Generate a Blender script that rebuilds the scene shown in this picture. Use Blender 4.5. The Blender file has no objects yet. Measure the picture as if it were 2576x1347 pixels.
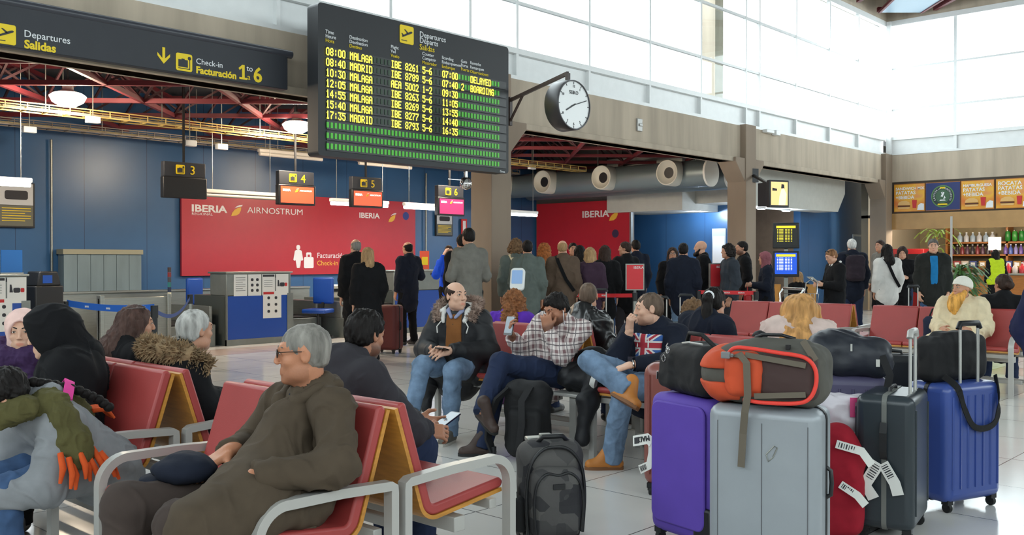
import bpy, math, random
import numpy as np
from math import sin, cos, pi, radians, sqrt, atan2
from mathutils import Vector, Matrix

# ------------------------------------------------------------------ camera, world, exposure
SC = bpy.context.scene
COL = SC.collection
F, H, HZ, CX = 2388.0, 1.42, 655.0, 1288.0       # focal length (px), eye height (m), horizon row, centre column
TH = radians(42.8)
FW = Vector((cos(TH), sin(TH), 0)); RT = Vector((sin(TH), -cos(TH), 0))
cam = bpy.data.cameras.new('camera'); camo = bpy.data.objects.new('camera', cam); COL.objects.link(camo)
cam.sensor_fit = 'HORIZONTAL'; cam.sensor_width = 36.0; cam.lens = 36.0 * F / 2576.0
cam.clip_start = 0.05; cam.clip_end = 300
camo.location = (0, 0, H)
camo.rotation_euler = (radians(90) - math.atan((673.5 - HZ) / F), 0, TH - pi / 2)
SC.camera = camo
SC.view_settings.view_transform = 'Standard'
SC.view_settings.look = 'None'
SC.view_settings.exposure = 0.2
SC.view_settings.gamma = 1.0
SC.view_settings.use_curve_mapping = False
SC.cycles.use_denoising = True
SC.cycles.max_bounces = 8
SC.cycles.diffuse_bounces = 4
SC.cycles.sample_clamp_indirect = 6.0
SC.cycles.caustics_reflective = False
SC.cycles.caustics_refractive = False
wd = bpy.data.worlds.new('sky'); SC.world = wd; wd.use_nodes = True
wn = wd.node_tree.nodes; wl = wd.node_tree.links
bg = wn['Background']; bg.inputs['Color'].default_value = (0.93, 0.97, 1.0, 1); bg.inputs['Strength'].default_value = 6.0

def portal(loc, rot, sx, sy):
    l = bpy.data.lights.new('window_portal', 'AREA'); l.shape = 'RECTANGLE'; l.size = sx; l.size_y = sy
    l.cycles.is_portal = True
    o = bpy.data.objects.new('window_portal', l); COL.objects.link(o); o.location = loc; o.rotation_euler = rot
# hall: x -7..26.8, y -9..10.42 ; clerestory glazing z 4.85..8.0 all round
HX0, HX1, HY0, HY1 = -7.0, 26.8, -9.0, 10.42
portal(((HX0 + HX1) / 2, HY1 + .12, 6.42), (radians(-90), 0, 0), HX1 - HX0, 3.1)
portal((HX1 + .12, (HY0 + HY1) / 2, 6.42), (radians(-90), 0, radians(-90)), HY1 - HY0, 3.1)
portal(((HX0 + HX1) / 2, HY0 - .12, 6.42), (radians(90), 0, 0), HX1 - HX0, 3.1)
portal((HX0 - .12, (HY0 + HY1) / 2, 6.42), (radians(90), 0, radians(-90)), HY1 - HY0, 3.1)

# ------------------------------------------------------------------ picture -> place
def W(px, py, d):
    lat = (px - CX) * d / F
    return FW * d + RT * lat + Vector((0, 0, H - (py - HZ) * d / F))
def G(px, d):
    p = W(px, HZ, d); p.z = 0; return p
def WV(px, py, v):
    t = (px - CX) / F
    return W(px, py, v / (FW.y + RT.y * t))
def WU(px, py, u):
    t = (px - CX) / F
    return W(px, py, u / (FW.x + RT.x * t))

# ------------------------------------------------------------------ objects
def tag(o, label=None, cat=None, group=None, kind=None):
    if label: o['label'] = label
    if cat: o['category'] = cat
    if group: o['group'] = group
    if kind: o['kind'] = kind
    return o
def E(name, loc=(0, 0, 0), rz=0.0, label=None, cat=None, group=None, kind=None):
    o = bpy.data.objects.new(name, None); COL.objects.link(o)
    o.location = loc; o.rotation_euler = (0, 0, rz); o.empty_display_size = .1
    return tag(o, label, cat, group, kind)
def link(name, me, mat, parent=None):
    o = bpy.data.objects.new(name, me); COL.objects.link(o)
    if mat is not None:
        me.materials.clear(); me.materials.append(mat)
    if parent is not None: o.parent = parent
    return o
def kids(o):
    return [c for c in COL.objects if c.parent == o]
def dup(o, loc=None, rz=None, label=None, parent=None, chmap=None):
    chmap = chmap or {}
    c = o.copy(); COL.objects.link(c)
    if parent is not None: c.parent = parent
    if loc is not None: c.location = loc
    if rz is not None: c.rotation_euler = (0, 0, rz)
    if label: c['label'] = label
    for k in list(o.children): dup(k, parent=c)
    return c

def frame(right, up):
    r = Vector(right).normalized(); u = Vector(up).normalized(); n = r.cross(u)
    return Matrix((r, u, n)).transposed()

class MB:
    def __init__(s): s.v = []; s.f = []
    def add(s, vs, fs):
        n = len(s.v); s.v += [tuple(v) for v in vs]; s.f += [tuple(i + n for i in f) for f in fs]; return s
    def box(s, c, size, R=None):
        c = Vector(c); h = Vector(size) / 2
        vs = [Vector((x * h.x, y * h.y, z * h.z)) for z in (-1, 1) for y in (-1, 1) for x in (-1, 1)]
        if R is not None: vs = [R @ v for v in vs]
        return s.add([c + v for v in vs], [(0, 2, 3, 1), (4, 5, 7, 6), (0, 1, 5, 4), (2, 6, 7, 3), (0, 4, 6, 2), (1, 3, 7, 5)])
    def bb(s, x0, x1, y0, y1, z0, z1):
        return s.box(((x0 + x1) / 2, (y0 + y1) / 2, (z0 + z1) / 2), (abs(x1 - x0), abs(y1 - y0), abs(z1 - z0)))
    def bar(s, a, b, w, h):
        a = Vector(a); b = Vector(b); d = b - a
        z = d.normalized(); x = Vector((0, 0, 1)).cross(z)
        if x.length < 1e-4: x = Vector((1, 0, 0))
        x.normalize(); y = z.cross(x)
        return s.box((a + b) / 2, (w, h, d.length), Matrix((x, y, z)).transposed())
    def quad(s, a, b, c, d): return s.add([a, b, c, d], [(0, 1, 2, 3)])
    def tube(s, pts, r, n=8, cap=True, close=False):
        pts = [Vector(p) for p in pts]; m = len(pts); rs = r if isinstance(r, (list, tuple)) else [r] * m
        base = len(s.v); prev = None
        for i, p in enumerate(pts):
            t = (pts[(i + 1) % m] - pts[i - 1]) if close else (pts[min(i + 1, m - 1)] - pts[max(i - 1, 0)])
            t.normalize()
            if prev is None:
                x = t.cross(Vector((0, 0, 1)))
                if x.length < 1e-3: x = t.cross(Vector((0, 1, 0)))
            else: x = prev - t * prev.dot(t)
            x.normalize(); prev = x; y = t.cross(x)
            for k in range(n):
                a = 2 * pi * k / n
                s.v.append(tuple(p + (x * cos(a) + y * sin(a)) * rs[i]))
        for i in range(m if close else m - 1):
            j = (i + 1) % m
            for k in range(n):
                k2 = (k + 1) % n
                s.f.append((base + i * n + k, base + i * n + k2, base + j * n + k2, base + j * n + k))
        if cap and not close:
            s.f.append(tuple(base + k for k in range(n))[::-1]); s.f.append(tuple(base + (m - 1) * n + k for k in range(n)))
        return s
    def cyl(s, a, b, r, r2=None, n=16): return s.tube([a, b], [r, r if r2 is None else r2], n)
    def ribbon(s, pts, w, t, side):
        """flat strap of width w and thickness t along pts; side = width direction"""
        pts = [Vector(p) for p in pts]; sd = Vector(side).normalized(); m = len(pts); base = len(s.v)
        for i, p in enumerate(pts):
            tg = (pts[min(i + 1, m - 1)] - pts[max(i - 1, 0)]).normalized()
            sx = (sd - tg * sd.dot(tg)).normalized(); nn = tg.cross(sx)
            for a, b in ((-1, -1), (1, -1), (1, 1), (-1, 1)): s.v.append(tuple(p + sx * a * w / 2 + nn * b * t / 2))
        for i in range(m - 1):
            for k in range(4):
                s.f.append((base + 4 * i + k, base + 4 * i + (k + 1) % 4, base + 4 * i + 4 + (k + 1) % 4, base + 4 * i + 4 + k))
        s.f.append((base + 3, base + 2, base + 1, base)); e = base + 4 * (m - 1); s.f.append((e, e + 1, e + 2, e + 3))
        return s
    def lathe(s, prof, o=(0, 0, 0), R=None, n=24):
        o = Vector(o); base = len(s.v)
        for r, z in prof:
            for k in range(n):
                a = 2 * pi * k / n; v = Vector((r * cos(a), r * sin(a), z))
                s.v.append(tuple(o + (R @ v if R is not None else v)))
        for i in range(len(prof) - 1):
            for k in range(n):
                k2 = (k + 1) % n
                s.f.append((base + i * n + k, base + i * n + k2, base + (i + 1) * n + k2, base + (i + 1) * n + k))
        s.f.append(tuple(base + k for k in range(n))[::-1]); s.f.append(tuple(base + (len(prof) - 1) * n + k for k in range(n)))
        return s
    def ell(s, c, r, R=None, n=16, m=10):
        r = Vector(r) if not isinstance(r, (int, float)) else Vector((r, r, r))
        c = Vector(c); base = len(s.v)
        def P(a, b):
            v = Vector((r.x * sin(b) * cos(a), r.y * sin(b) * sin(a), r.z * cos(b)))
            return tuple(c + (R @ v if R is not None else v))
        s.v.append(P(0, 0))
        for i in range(1, m):
            for k in range(n): s.v.append(P(2 * pi * k / n, pi * i / m))
        s.v.append(P(0, pi)); last = len(s.v) - 1
        for k in range(n):
            k2 = (k + 1) % n
            s.f.append((base, base + 1 + k, base + 1 + k2)); q = base + 1 + (m - 2) * n
            s.f.append((last, q + k2, q + k))
            for i in range(m - 2):
                a = base + 1 + i * n
                s.f.append((a + k, a + n + k, a + n + k2, a + k2))
        return s
    def prism(s, poly, M, o, t):
        """2-D outline in the frame M (columns right, up, normal) at o, thickness t along the normal"""
        o = Vector(o); n = len(poly)
        a = [o + M @ Vector((x, y, 0)) for x, y in poly]; b = [o + M @ Vector((x, y, t)) for x, y in poly]
        fs = [tuple(range(n))[::-1], tuple(range(n, 2 * n))] + [(i, (i + 1) % n, n + (i + 1) % n, n + i) for i in range(n)]
        return s.add(a + b, fs)
    def ob(s, name, mat, parent=None, smooth=None, bevel=0, seg=2, sub=0):
        me = bpy.data.meshes.new(name); me.from_pydata(s.v, [], s.f); me.update()
        o = link(name, me, mat, parent)
        if smooth is not None or bevel:
            me.polygons.foreach_set('use_smooth', [True] * len(me.polygons))
            me.set_sharp_from_angle(angle=radians(smooth if smooth is not None else 35))
        if bevel:
            b = o.modifiers.new('bevel', 'BEVEL'); b.width = bevel; b.segments = seg; b.limit_method = 'ANGLE'; b.harden_normals = False
            me.polygons.foreach_set('use_smooth', [True] * len(me.polygons))
        if sub:
            m = o.modifiers.new('sub', 'SUBSURF'); m.levels = sub; m.render_levels = sub
        return o

def crv(pts, n=5):
    P = [Vector(p) for p in pts]; out = []
    for i in range(len(P) - 1):
        a, b, c, d = P[max(i - 1, 0)], P[i], P[i + 1], P[min(i + 2, len(P) - 1)]
        for k in range(n):
            t = k / n; out.append(.5 * ((2 * b) + (c - a) * t + (2 * a - 5 * b + 4 * c - d) * t * t + (3 * b - a - 3 * c + d) * t ** 3))
    return out + [P[-1]]
def arc(c, r, a0, a1, n, ax=(1, 0, 0), ay=(0, 0, 1)):
    c = Vector(c); ax = Vector(ax); ay = Vector(ay)
    return [c + ax * r * cos(a0 + (a1 - a0) * i / n) + ay * r * sin(a0 + (a1 - a0) * i / n) for i in range(n + 1)]
def rrect(w, h, r, n=5, cx=0, cy=0):
    out = []
    for qx, qy, a in ((1, 1, 0), (-1, 1, 90), (-1, -1, 180), (1, -1, 270)):
        for i in range(n + 1):
            t = radians(a + 90 * i / n); out.append((cx + qx * (w / 2 - r) + r * cos(t), cy + qy * (h / 2 - r) + r * sin(t)))
    return out

def text(body, size, mat, o, right, up, parent=None, align='LEFT', ext=.002, bold=0.0, sx=1.0, name='lettering'):
    cu = bpy.data.curves.new('t', 'FONT'); cu.body = body; cu.size = size; cu.align_x = align; cu.extrude = ext; cu.offset = bold
    cu.resolution_u = 3
    t = bpy.data.objects.new('t', cu)
    me = bpy.data.meshes.new_from_object(t)
    bpy.data.objects.remove(t); bpy.data.curves.remove(cu)
    me.transform(Matrix.Translation(Vector(o)) @ (frame(right, up).to_4x4()) @ Matrix.Diagonal((sx, 1, 1, 1)))
    return link(name, me, mat, parent)

# ------------------------------------------------------------------ materials
MATS = {}
def mat(name, col=(.5, .5, .5), rough=.5, metal=0.0, bump=0.0, bscale=40.0, var=0.0, vscale=6.0, emit=0.0, ecol=None, stretch=(1, 1, 1), spec=.5, coat=0.0, sheen=0.0, alpha=1.0, trans=0.0, sss=0.0, wave=None, coords='Object'):
    if name in MATS: return MATS[name]
    m = bpy.data.materials.new(name); m.use_nodes = True; MATS[name] = m
    nt = m.node_tree; N = nt.nodes; L = nt.links; b = N['Principled BSDF']
    c4 = (*col, 1)
    b.inputs['Base Color'].default_value = c4; b.inputs['Roughness'].default_value = rough; b.inputs['Metallic'].default_value = metal
    b.inputs['Specular IOR Level'].default_value = spec
    if coat: b.inputs['Coat Weight'].default_value = coat; b.inputs['Coat Roughness'].default_value = .1
    if sheen: b.inputs['Sheen Weight'].default_value = sheen
    if trans: b.inputs['Transmission Weight'].default_value = trans
    if sss: b.inputs['Subsurface Weight'].default_value = sss; b.inputs['Subsurface Radius'].default_value = (.02, .008, .004); b.inputs['Subsurface Scale'].default_value = .4
    if alpha < 1: b.inputs['Alpha'].default_value = alpha
    if emit: b.inputs['Emission Color'].default_value = (*(ecol or col), 1); b.inputs['Emission Strength'].default_value = emit
    if var or bump:
        tc = N.new('ShaderNodeTexCoord'); mp = N.new('ShaderNodeMapping'); mp.inputs['Scale'].default_value = stretch
        L.new(tc.outputs[coords], mp.inputs['Vector'])
    if var:
        nz = N.new('ShaderNodeTexNoise'); nz.inputs['Scale'].default_value = vscale; nz.inputs['Detail'].default_value = 5
        L.new(mp.outputs[0], nz.inputs['Vector'])
        mx = N.new('ShaderNodeMix'); mx.data_type = 'RGBA'
        mx.inputs[6].default_value = (*[max(0, x * (1 - var)) for x in col], 1); mx.inputs[7].default_value = (*[min(1, x * (1 + var)) for x in col], 1)
        rp = N.new('ShaderNodeMapRange'); rp.inputs[1].default_value = .3; rp.inputs[2].default_value = .7
        L.new(nz.outputs['Fac'], rp.inputs[0]); L.new(rp.outputs[0], mx.inputs[0]); L.new(mx.outputs[2], b.inputs['Base Color'])
    if bump:
        if wave:
            n2 = N.new('ShaderNodeTexWave'); n2.inputs['Scale'].default_value = bscale; n2.inputs['Distortion'].default_value = wave; n2.inputs['Detail'].default_value = 3
        else:
            n2 = N.new('ShaderNodeTexNoise'); n2.inputs['Scale'].default_value = bscale; n2.inputs['Detail'].default_value = 4
        L.new(mp.outputs[0], n2.inputs['Vector'])
        bp = N.new('ShaderNodeBump'); bp.inputs['Strength'].default_value = bump; bp.inputs['Distance'].default_value = .01
        L.new(n2.outputs['Fac'], bp.inputs['Height']); L.new(bp.outputs[0], b.inputs['Normal'])
    return m
def srgb(r, g, b):
    def f(c):
        c /= 255.0
        return c / 12.92 if c <= .04045 else ((c + .055) / 1.055) ** 2.4
    return (f(r), f(g), f(b))
def cloth(name, rgb, fold=.5, rough=.9, bscale=9.0, var=.10, sheen=.0):
    return mat('cloth_' + name, srgb(*rgb), rough, bump=fold, bscale=bscale, var=var, vscale=14, sheen=sheen, spec=.25)
def node_mix(nt, fac, a, b):
    mx = nt.nodes.new('ShaderNodeMix'); mx.data_type = 'RGBA'
    for i, x in ((6, a), (7, b)):
        if isinstance(x, tuple): mx.inputs[i].default_value = (*x[:3], 1)
        else: nt.links.new(x, mx.inputs[i])
    if isinstance(fac, float): mx.inputs[0].default_value = fac
    else: nt.links.new(fac, mx.inputs[0])
    return mx.outputs[2]
def mth(nt, op, a, b=None, c=None):
    n = nt.nodes.new('ShaderNodeMath'); n.operation = op
    for i, x in enumerate((a, b, c)):
        if x is None: continue
        if isinstance(x, (int, float)): n.inputs[i].default_value = x
        else: nt.links.new(x, n.inputs[i])
    return n.outputs[0]

m_black = mat('black_plastic', srgb(22, 23, 26), .45)
m_charcoal = mat('sign_charcoal', srgb(40, 43, 50), .55, var=.05)
m_steel = mat('brushed_steel', srgb(150, 152, 146), .38, .75, var=.08, bump=.05, bscale=60, stretch=(1, 1, 12))
m_chrome = mat('chrome', (.75, .75, .75), .12, 1.0)
m_alu = mat('grey_painted_metal', srgb(176, 174, 170), .38, .15)
m_white = mat('white_panel', srgb(228, 230, 230), .35, var=.03)
m_yellow = mat('sign_yellow', srgb(236, 205, 20), .5)
m_signwhite = mat('sign_white', srgb(230, 232, 235), .5)
m_concrete = mat('raw_concrete', srgb(182, 168, 150), .85, var=.17, vscale=3.2, bump=.25, bscale=14, stretch=(1, 1, .12))
m_red_steel = mat('red_painted_steel', srgb(104, 30, 38), .6)
m_wood = mat('plywood_edge', srgb(186, 128, 50), .45, var=.15, vscale=10, stretch=(1, 1, 8))
m_redpad = mat('red_vinyl', srgb(158, 60, 58), .48, bump=.06, bscale=220, var=.05)
m_rubber = mat('black_rubber', srgb(26, 26, 26), .7)
m_paper = mat('white_paper', srgb(225, 225, 220), .7)
m_ink = mat('print_ink', srgb(50, 50, 55), .7)
m_redink = mat('print_red', srgb(190, 40, 40), .6)

# ------------------------------------------------------------------ organic surfaces: smooth-union distance fields meshed with surface nets
A3 = lambda *p: np.array(p, dtype=np.float64)
def unit(v):
    v = np.asarray(v, float); return v / max(np.linalg.norm(v), 1e-9)
def vnoise(p, seed=0):
    i = np.floor(p).astype(np.int64); f = p - i; f = f * f * (3 - 2 * f); out = 0
    for dx in (0, 1):
        for dy in (0, 1):
            for dz in (0, 1):
                h = (i[:, 0] + dx) * 374761393 + (i[:, 1] + dy) * 668265263 + (i[:, 2] + dz) * 1274126177 + seed * 974711
                h = (h ^ (h >> 13)) * 1103515245; h = (h ^ (h >> 16)) & 0xFFFF
                w = (f[:, 0] if dx else 1 - f[:, 0]) * (f[:, 1] if dy else 1 - f[:, 1]) * (f[:, 2] if dz else 1 - f[:, 2])
                out = out + w * (h / 65535.0)
    return out - .5
class Vox:
    def __init__(s, lo, hi, vs):
        s.vs = vs; s.o = np.asarray(lo, float) - 3 * vs
        s.n = np.ceil((np.asarray(hi, float) + 3 * vs - s.o) / vs).astype(int) + 1
        s.D = np.ones(s.n, np.float32)
    def grid(s, lo, hi):
        a = np.clip(np.floor((lo - s.o) / s.vs).astype(int), 0, s.n - 1); b = np.clip(np.ceil((hi - s.o) / s.vs).astype(int) + 1, 1, s.n)
        ax = [(s.o[i] + s.vs * np.arange(a[i], b[i])).astype(np.float32) for i in range(3)]
        return (slice(a[0], b[0]), slice(a[1], b[1]), slice(a[2], b[2])), ax[0][:, None, None], ax[1][None, :, None], ax[2][None, None, :]
    def put(s, sl, d, k, op):
        D = s.D[sl]
        if op == '-': d = -d; h = np.maximum(k - np.abs(D - d), 0) / max(k, 1e-6); s.D[sl] = np.maximum(D, d) + h * h * k / 4
        elif op == '+': h = np.maximum(k - np.abs(D - d), 0) / max(k, 1e-6); s.D[sl] = np.minimum(D, d) - h * h * k / 4
    def cone(s, a, b, ra, rb=None, k=.02, fl=None, op='+', fb=False):
        a = np.asarray(a, float); b = np.asarray(b, float); rb = ra if rb is None else rb
        p = max(ra, rb) + k + 2 * s.vs
        if fl is not None and fl[1] < 1: p = p / fl[1]
        sl, X, Y, Z = s.grid(np.minimum(a, b) - p, np.maximum(a, b) + p)
        ba = (b - a).astype(np.float32); L2 = float(ba @ ba) + 1e-9
        x = X - np.float32(a[0]); y = Y - np.float32(a[1]); z = Z - np.float32(a[2])
        h = np.clip((x * ba[0] + y * ba[1] + z * ba[2]) / L2, 0, 1)
        wx = x - h * ba[0]; wy = y - h * ba[1]; wz = z - h * ba[2]
        q = wx * wx + wy * wy + wz * wz
        if fl is not None:
            n, f = fl; w = wx * n[0] + wy * n[1] + wz * n[2]; q = q + (f * f - 1) * w * w
        d = np.sqrt(q) - (ra + (rb - ra) * h)
        if fb: Ln = sqrt(L2); d = np.maximum(d, (x * ba[0] + y * ba[1] + z * ba[2]) / Ln - Ln)      # flat far end (cuffs, hems)
        s.put(sl, d.astype(np.float32), k, op); return s
    def ell(s, c, r, R=None, k=.02, op='+'):
        c = np.asarray(c, float); r = A3(r, r, r) if isinstance(r, (int, float)) else np.asarray(r, float); p = max(r) + k + 2 * s.vs
        sl, X, Y, Z = s.grid(c - p, c + p); x = X - c[0]; y = Y - c[1]; z = Z - c[2]
        R = np.eye(3) if R is None else R
        q = [x * R[0][i] + y * R[1][i] + z * R[2][i] for i in range(3)]
        k0 = np.sqrt(sum((q[i] / r[i]) ** 2 for i in range(3))); k1 = np.sqrt(sum((q[i] / r[i] ** 2) ** 2 for i in range(3))) + 1e-6
        s.put(sl, (k0 * (k0 - 1) / k1).astype(np.float32), k, op); return s
    def box(s, c, h, R=None, r=.01, k=.02, op='+'):
        c = np.asarray(c, float); h = np.asarray(h, float); p = np.linalg.norm(h) + k + 2 * s.vs
        sl, X, Y, Z = s.grid(c - p, c + p); x = X - c[0]; y = Y - c[1]; z = Z - c[2]
        R = np.eye(3) if R is None else R
        q = [np.abs(x * R[0][i] + y * R[1][i] + z * R[2][i]) - (h[i] - r) for i in range(3)]
        d = np.sqrt(sum(np.maximum(t, 0) ** 2 for t in q)) + np.minimum(np.maximum(np.maximum(q[0], q[1]), q[2]), 0) - r
        s.put(sl, d.astype(np.float32), k, op); return s
    def cut(s, n, c, k=.004):
        """remove the side where n.p > c"""
        sl, X, Y, Z = s.grid(s.o, s.o + s.n * s.vs)
        d = (X * n[0] + Y * n[1] + Z * n[2] - c).astype(np.float32); D = s.D
        h = np.maximum(k - np.abs(D - d), 0) / k; s.D = np.maximum(D, d) + h * h * k / 4; return s
    def mesh(s):
        D = s.D; B = D < 0; n = D.shape
        c = [B[dx:n[0] - 1 + dx, dy:n[1] - 1 + dy, dz:n[2] - 1 + dz] for dx in (0, 1) for dy in (0, 1) for dz in (0, 1)]
        cnt = sum(x.astype(np.int8) for x in c); act = (cnt > 0) & (cnt < 8)
        I = np.argwhere(act); idx = -np.ones(act.shape, np.int32); idx[act] = np.arange(len(I))
        off = np.array([(dx, dy, dz) for dx in (0, 1) for dy in (0, 1) for dz in (0, 1)])
        val = np.stack([D[I[:, 0] + o[0], I[:, 1] + o[1], I[:, 2] + o[2]] for o in off], 1).astype(np.float64)
        acc = np.zeros((len(I), 3)); num = np.zeros(len(I))
        for i in range(8):
            for j in range(i + 1, 8):
                if np.abs(off[i] - off[j]).sum() == 1:
                    m = (val[:, i] < 0) != (val[:, j] < 0); t = val[m, i] / (val[m, i] - val[m, j])
                    acc[m] += off[i] + t[:, None] * (off[j] - off[i]); num[m] += 1
        V = s.o + s.vs * (I + acc / num[:, None]); Q = []
        for ax in range(3):
            a = [slice(None)] * 3; b = [slice(None)] * 3; a[ax] = slice(0, -1); b[ax] = slice(1, None)
            ed = B[tuple(a)] != B[tuple(b)]; P = np.argwhere(ed)
            u, v = (ax + 1) % 3, (ax + 2) % 3
            P = P[(P[:, u] > 0) & (P[:, v] > 0) & (P[:, u] < n[u] - 1) & (P[:, v] < n[v] - 1)]
            ins = B[P[:, 0], P[:, 1], P[:, 2]]
            eu = np.eye(3, dtype=int)[u]; ev = np.eye(3, dtype=int)[v]
            g = lambda q: idx[q[:, 0], q[:, 1], q[:, 2]]
            q4 = np.stack([g(P - eu - ev), g(P - ev), g(P), g(P - eu)], 1)
            q4[~ins] = q4[~ins][:, ::-1]; Q.append(q4)
        return V, np.concatenate(Q)
def vnormals(V, Q):
    fn = np.cross(V[Q[:, 2]] - V[Q[:, 0]], V[Q[:, 3]] - V[Q[:, 1]]); N = np.zeros_like(V)
    for i in range(4): np.add.at(N, Q[:, i], fn)
    return N / (np.linalg.norm(N, axis=1, keepdims=True) + 1e-12)
def folds(V, Q, amp, fr=(7, 7, 4), seed=0, crease=0):
    N = vnormals(V, Q); w = V * np.array(fr); w = w + vnoise(V * 5, seed + 5)[:, None] * 1.6
    d = vnoise(w, seed) + .5 * vnoise(w * 2.3, seed + 1)
    if crease: r = 1 - np.abs(vnoise(w * A3(1.5, 1.5, 1.1), seed + 2)) * 4; d = d * .8 + crease * np.maximum(r - .55, 0) * .8
    return V + N * (d * amp * 2)[:, None]
def sobj(name, V, Q, material, parent, tint=None):
    me = bpy.data.meshes.new(name); n, m = len(V), len(Q)
    me.vertices.add(n); me.vertices.foreach_set('co', V.astype(np.float32).ravel())
    me.loops.add(4 * m); me.loops.foreach_set('vertex_index', Q.astype(np.int32).ravel())
    me.polygons.add(m); me.polygons.foreach_set('loop_start', np.arange(0, 4 * m, 4, dtype=np.int32))
    me.polygons.foreach_set('use_smooth', np.ones(m, bool)); me.update(calc_edges=True)
    if tint is not None:
        a = me.color_attributes.new('tint', 'FLOAT_COLOR', 'POINT'); a.data.foreach_set('color', np.concatenate([tint, np.ones((n, 1))], 1).astype(np.float32).ravel())
    return link(name, me, material, parent)

# ------------------------------------------------------------------ people
def skin_mat(rgb):
    nm = 'skin_%d_%d_%d' % rgb
    if nm in MATS: return MATS[nm]
    m = mat(nm, srgb(*rgb), .5, bump=.12, bscale=120, spec=.35, sss=.12)
    nt = m.node_tree; a = nt.nodes.new('ShaderNodeAttribute'); a.attribute_name = 'tint'
    mx = nt.nodes.new('ShaderNodeMix'); mx.data_type = 'RGBA'; mx.blend_type = 'MULTIPLY'; mx.inputs[0].default_value = 1
    mx.inputs[6].default_value = (*srgb(*rgb), 1); nt.links.new(a.outputs['Color'], mx.inputs[7]); nt.links.new(mx.outputs[2], nt.nodes['Principled BSDF'].inputs['Base Color'])
    return m
def hair_mat(rgb, curly=False):
    nm = 'hair_%d_%d_%d_%d' % (*rgb, curly)
    return mat(nm, srgb(*rgb), .62, bump=.9, bscale=28 if curly else 45, var=.45, vscale=30, stretch=(1, 1, 1) if curly else (1, 1, .18), spec=.2)
m_eye = mat('eye_white', srgb(215, 208, 200), .25); m_iris = mat('iris', srgb(38, 24, 16), .2)
m_brow_d = mat('brow_dark', srgb(40, 32, 28), .8); m_brow_g = mat('brow_grey', srgb(105, 98, 92), .8)

STAND = dict(pel=(0, 0, .96), che=(0, -.01, 1.27), nek=(0, -.02, 1.46), hd=(0, .025, 1.615),
    shL=(-.155, -.01, 1.40), elL=(-.205, -.04, 1.12), wrL=(-.205, .06, .88), shR=(.155, -.01, 1.40), elR=(.205, -.04, 1.12), wrR=(.205, .06, .88),
    hiL=(-.09, 0, .92), knL=(-.10, .03, .49), anL=(-.11, -.01, .088), hiR=(.09, 0, .92), knR=(.10, .03, .49), anR=(.11, -.01, .088))
SIT = dict(pel=(0, .02, .54), che=(0, -.06, .785), nek=(0, -.06, .94), hd=(0, -.015, 1.08),
    shL=(-.155, -.07, .89), elL=(-.22, -.01, .67), wrL=(-.13, .24, .655), shR=(.155, -.07, .89), elR=(.22, -.01, .67), wrR=(.13, .24, .655),
    hiL=(-.10, .03, .53), knL=(-.13, .46, .53), anL=(-.13, .47, .088), hiR=(.10, .03, .53), knR=(.13, .46, .53), anR=(.13, .47, .088))

HS = .925      # head size
def head_sdf(vx, R, c, face=1):
    T = lambda *p: c + HS * (R @ A3(*p))
    def e(p, r, k, op='+'): vx.ell(T(*p), HS * A3(*r), R, k * HS, op)
    def n(a, b, ra, rb, k, op='+'): vx.cone(T(*a), T(*b), ra * HS, (ra if rb is None else rb) * HS, k * HS, op=op)
    e((0, -.012, .030), (.075, .097, .086), .02)
    e((0, .026, -.035), (.058, .064, .085), .03)
    e((0, .040, -.082), (.044, .046, .036), .025)
    e((0, .074, -.103), (.018, .017, .014), .02)
    for q in (-1, 1):
        e((q * .043, .056, -.026), (.020, .020, .018), .022); e((q * .050, .02, -.075), (.016, .03, .022), .03)
    n((-.034, .081, .031), (.034, .081, .031), .0125, None, .016)
    for q in (-1, 1): e((q * .031, .106, .012), (.019, .014, .012), .010, '-')
    for q in (-1, 1): e((q * .032, .0775, .010), (.0165, .0140, .0115), .006)
    n((0, .089, .024), (0, .108, -.022), .0068, .0090, .014)
    e((0, .1065, -.027), (.0095, .0095, .0080), .008)
    for q in (-1, 1): e((q * .0115, .102, -.031), (.0075, .011, .0065), .006)
    n((-.019, .084, -.062), (.019, .084, -.062), .0088, None, .012)
    n((-.016, .085, -.073), (.016, .085, -.073), .0088, None, .008)
    n((-.024, .094, -.0675), (.024, .094, -.0675), .0022, None, .003, '-')
    for q in (-1, 1):
        n((q * .018, .101, -.040), (q * .034, .086, -.072), .0015, None, .006, '-')
        e((q * .077, -.012, -.004), (.0085, .020, .032), .008); e((q * .085, -.006, .000), (.006, .010, .017), .006, '-')
def hand_sdf(vx, w, d, n, side, curl=.35, sc=1.0, fine=True):
    w = np.asarray(w, float); d = unit(d); n = np.asarray(n, float); n = unit(n - d * (n @ d)); t = np.cross(n, d) * (1 if side == 'L' else -1)
    M = np.stack([t, d, n], 1)
    vx.cone(w - d * .03, w + d * .02, .027, .026, .02, fl=(n, 1.3))
    vx.box(w + d * .052 * sc, (.039 * sc, .047 * sc, .0135), M, .012, .015)
    rot = lambda a: d * cos(a) + n * sin(a)
    fr = .0088 if fine else .0105
    for i, L in enumerate((.072, .080, .075, .058)):
        p = w + d * .092 * sc + t * (.030 - .0205 * i) * sc; a = 0
        for j, (f, ca) in enumerate(((.45, .8), (.30, 1.2), (.25, .8))):
            a += curl * ca * (1 + .12 * i); q = p + rot(a) * L * f * sc + t * (.006 - .004 * i) * (j == 0)
            vx.cone(p, q, fr - .0006 * j, fr - .0006 * (j + 1), .004 if j else .008); p = q
    p = w + d * .028 * sc + t * .030 * sc; q = p + unit(d * .65 + t * .65 + n * .35) * .045 * sc; e = q + unit(d * .9 + t * .15 + n * (.25 + curl)) * .034 * sc
    vx.cone(p, q, .014, .0105, .012); vx.cone(q, e, .0105, .0085, .004)

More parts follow.
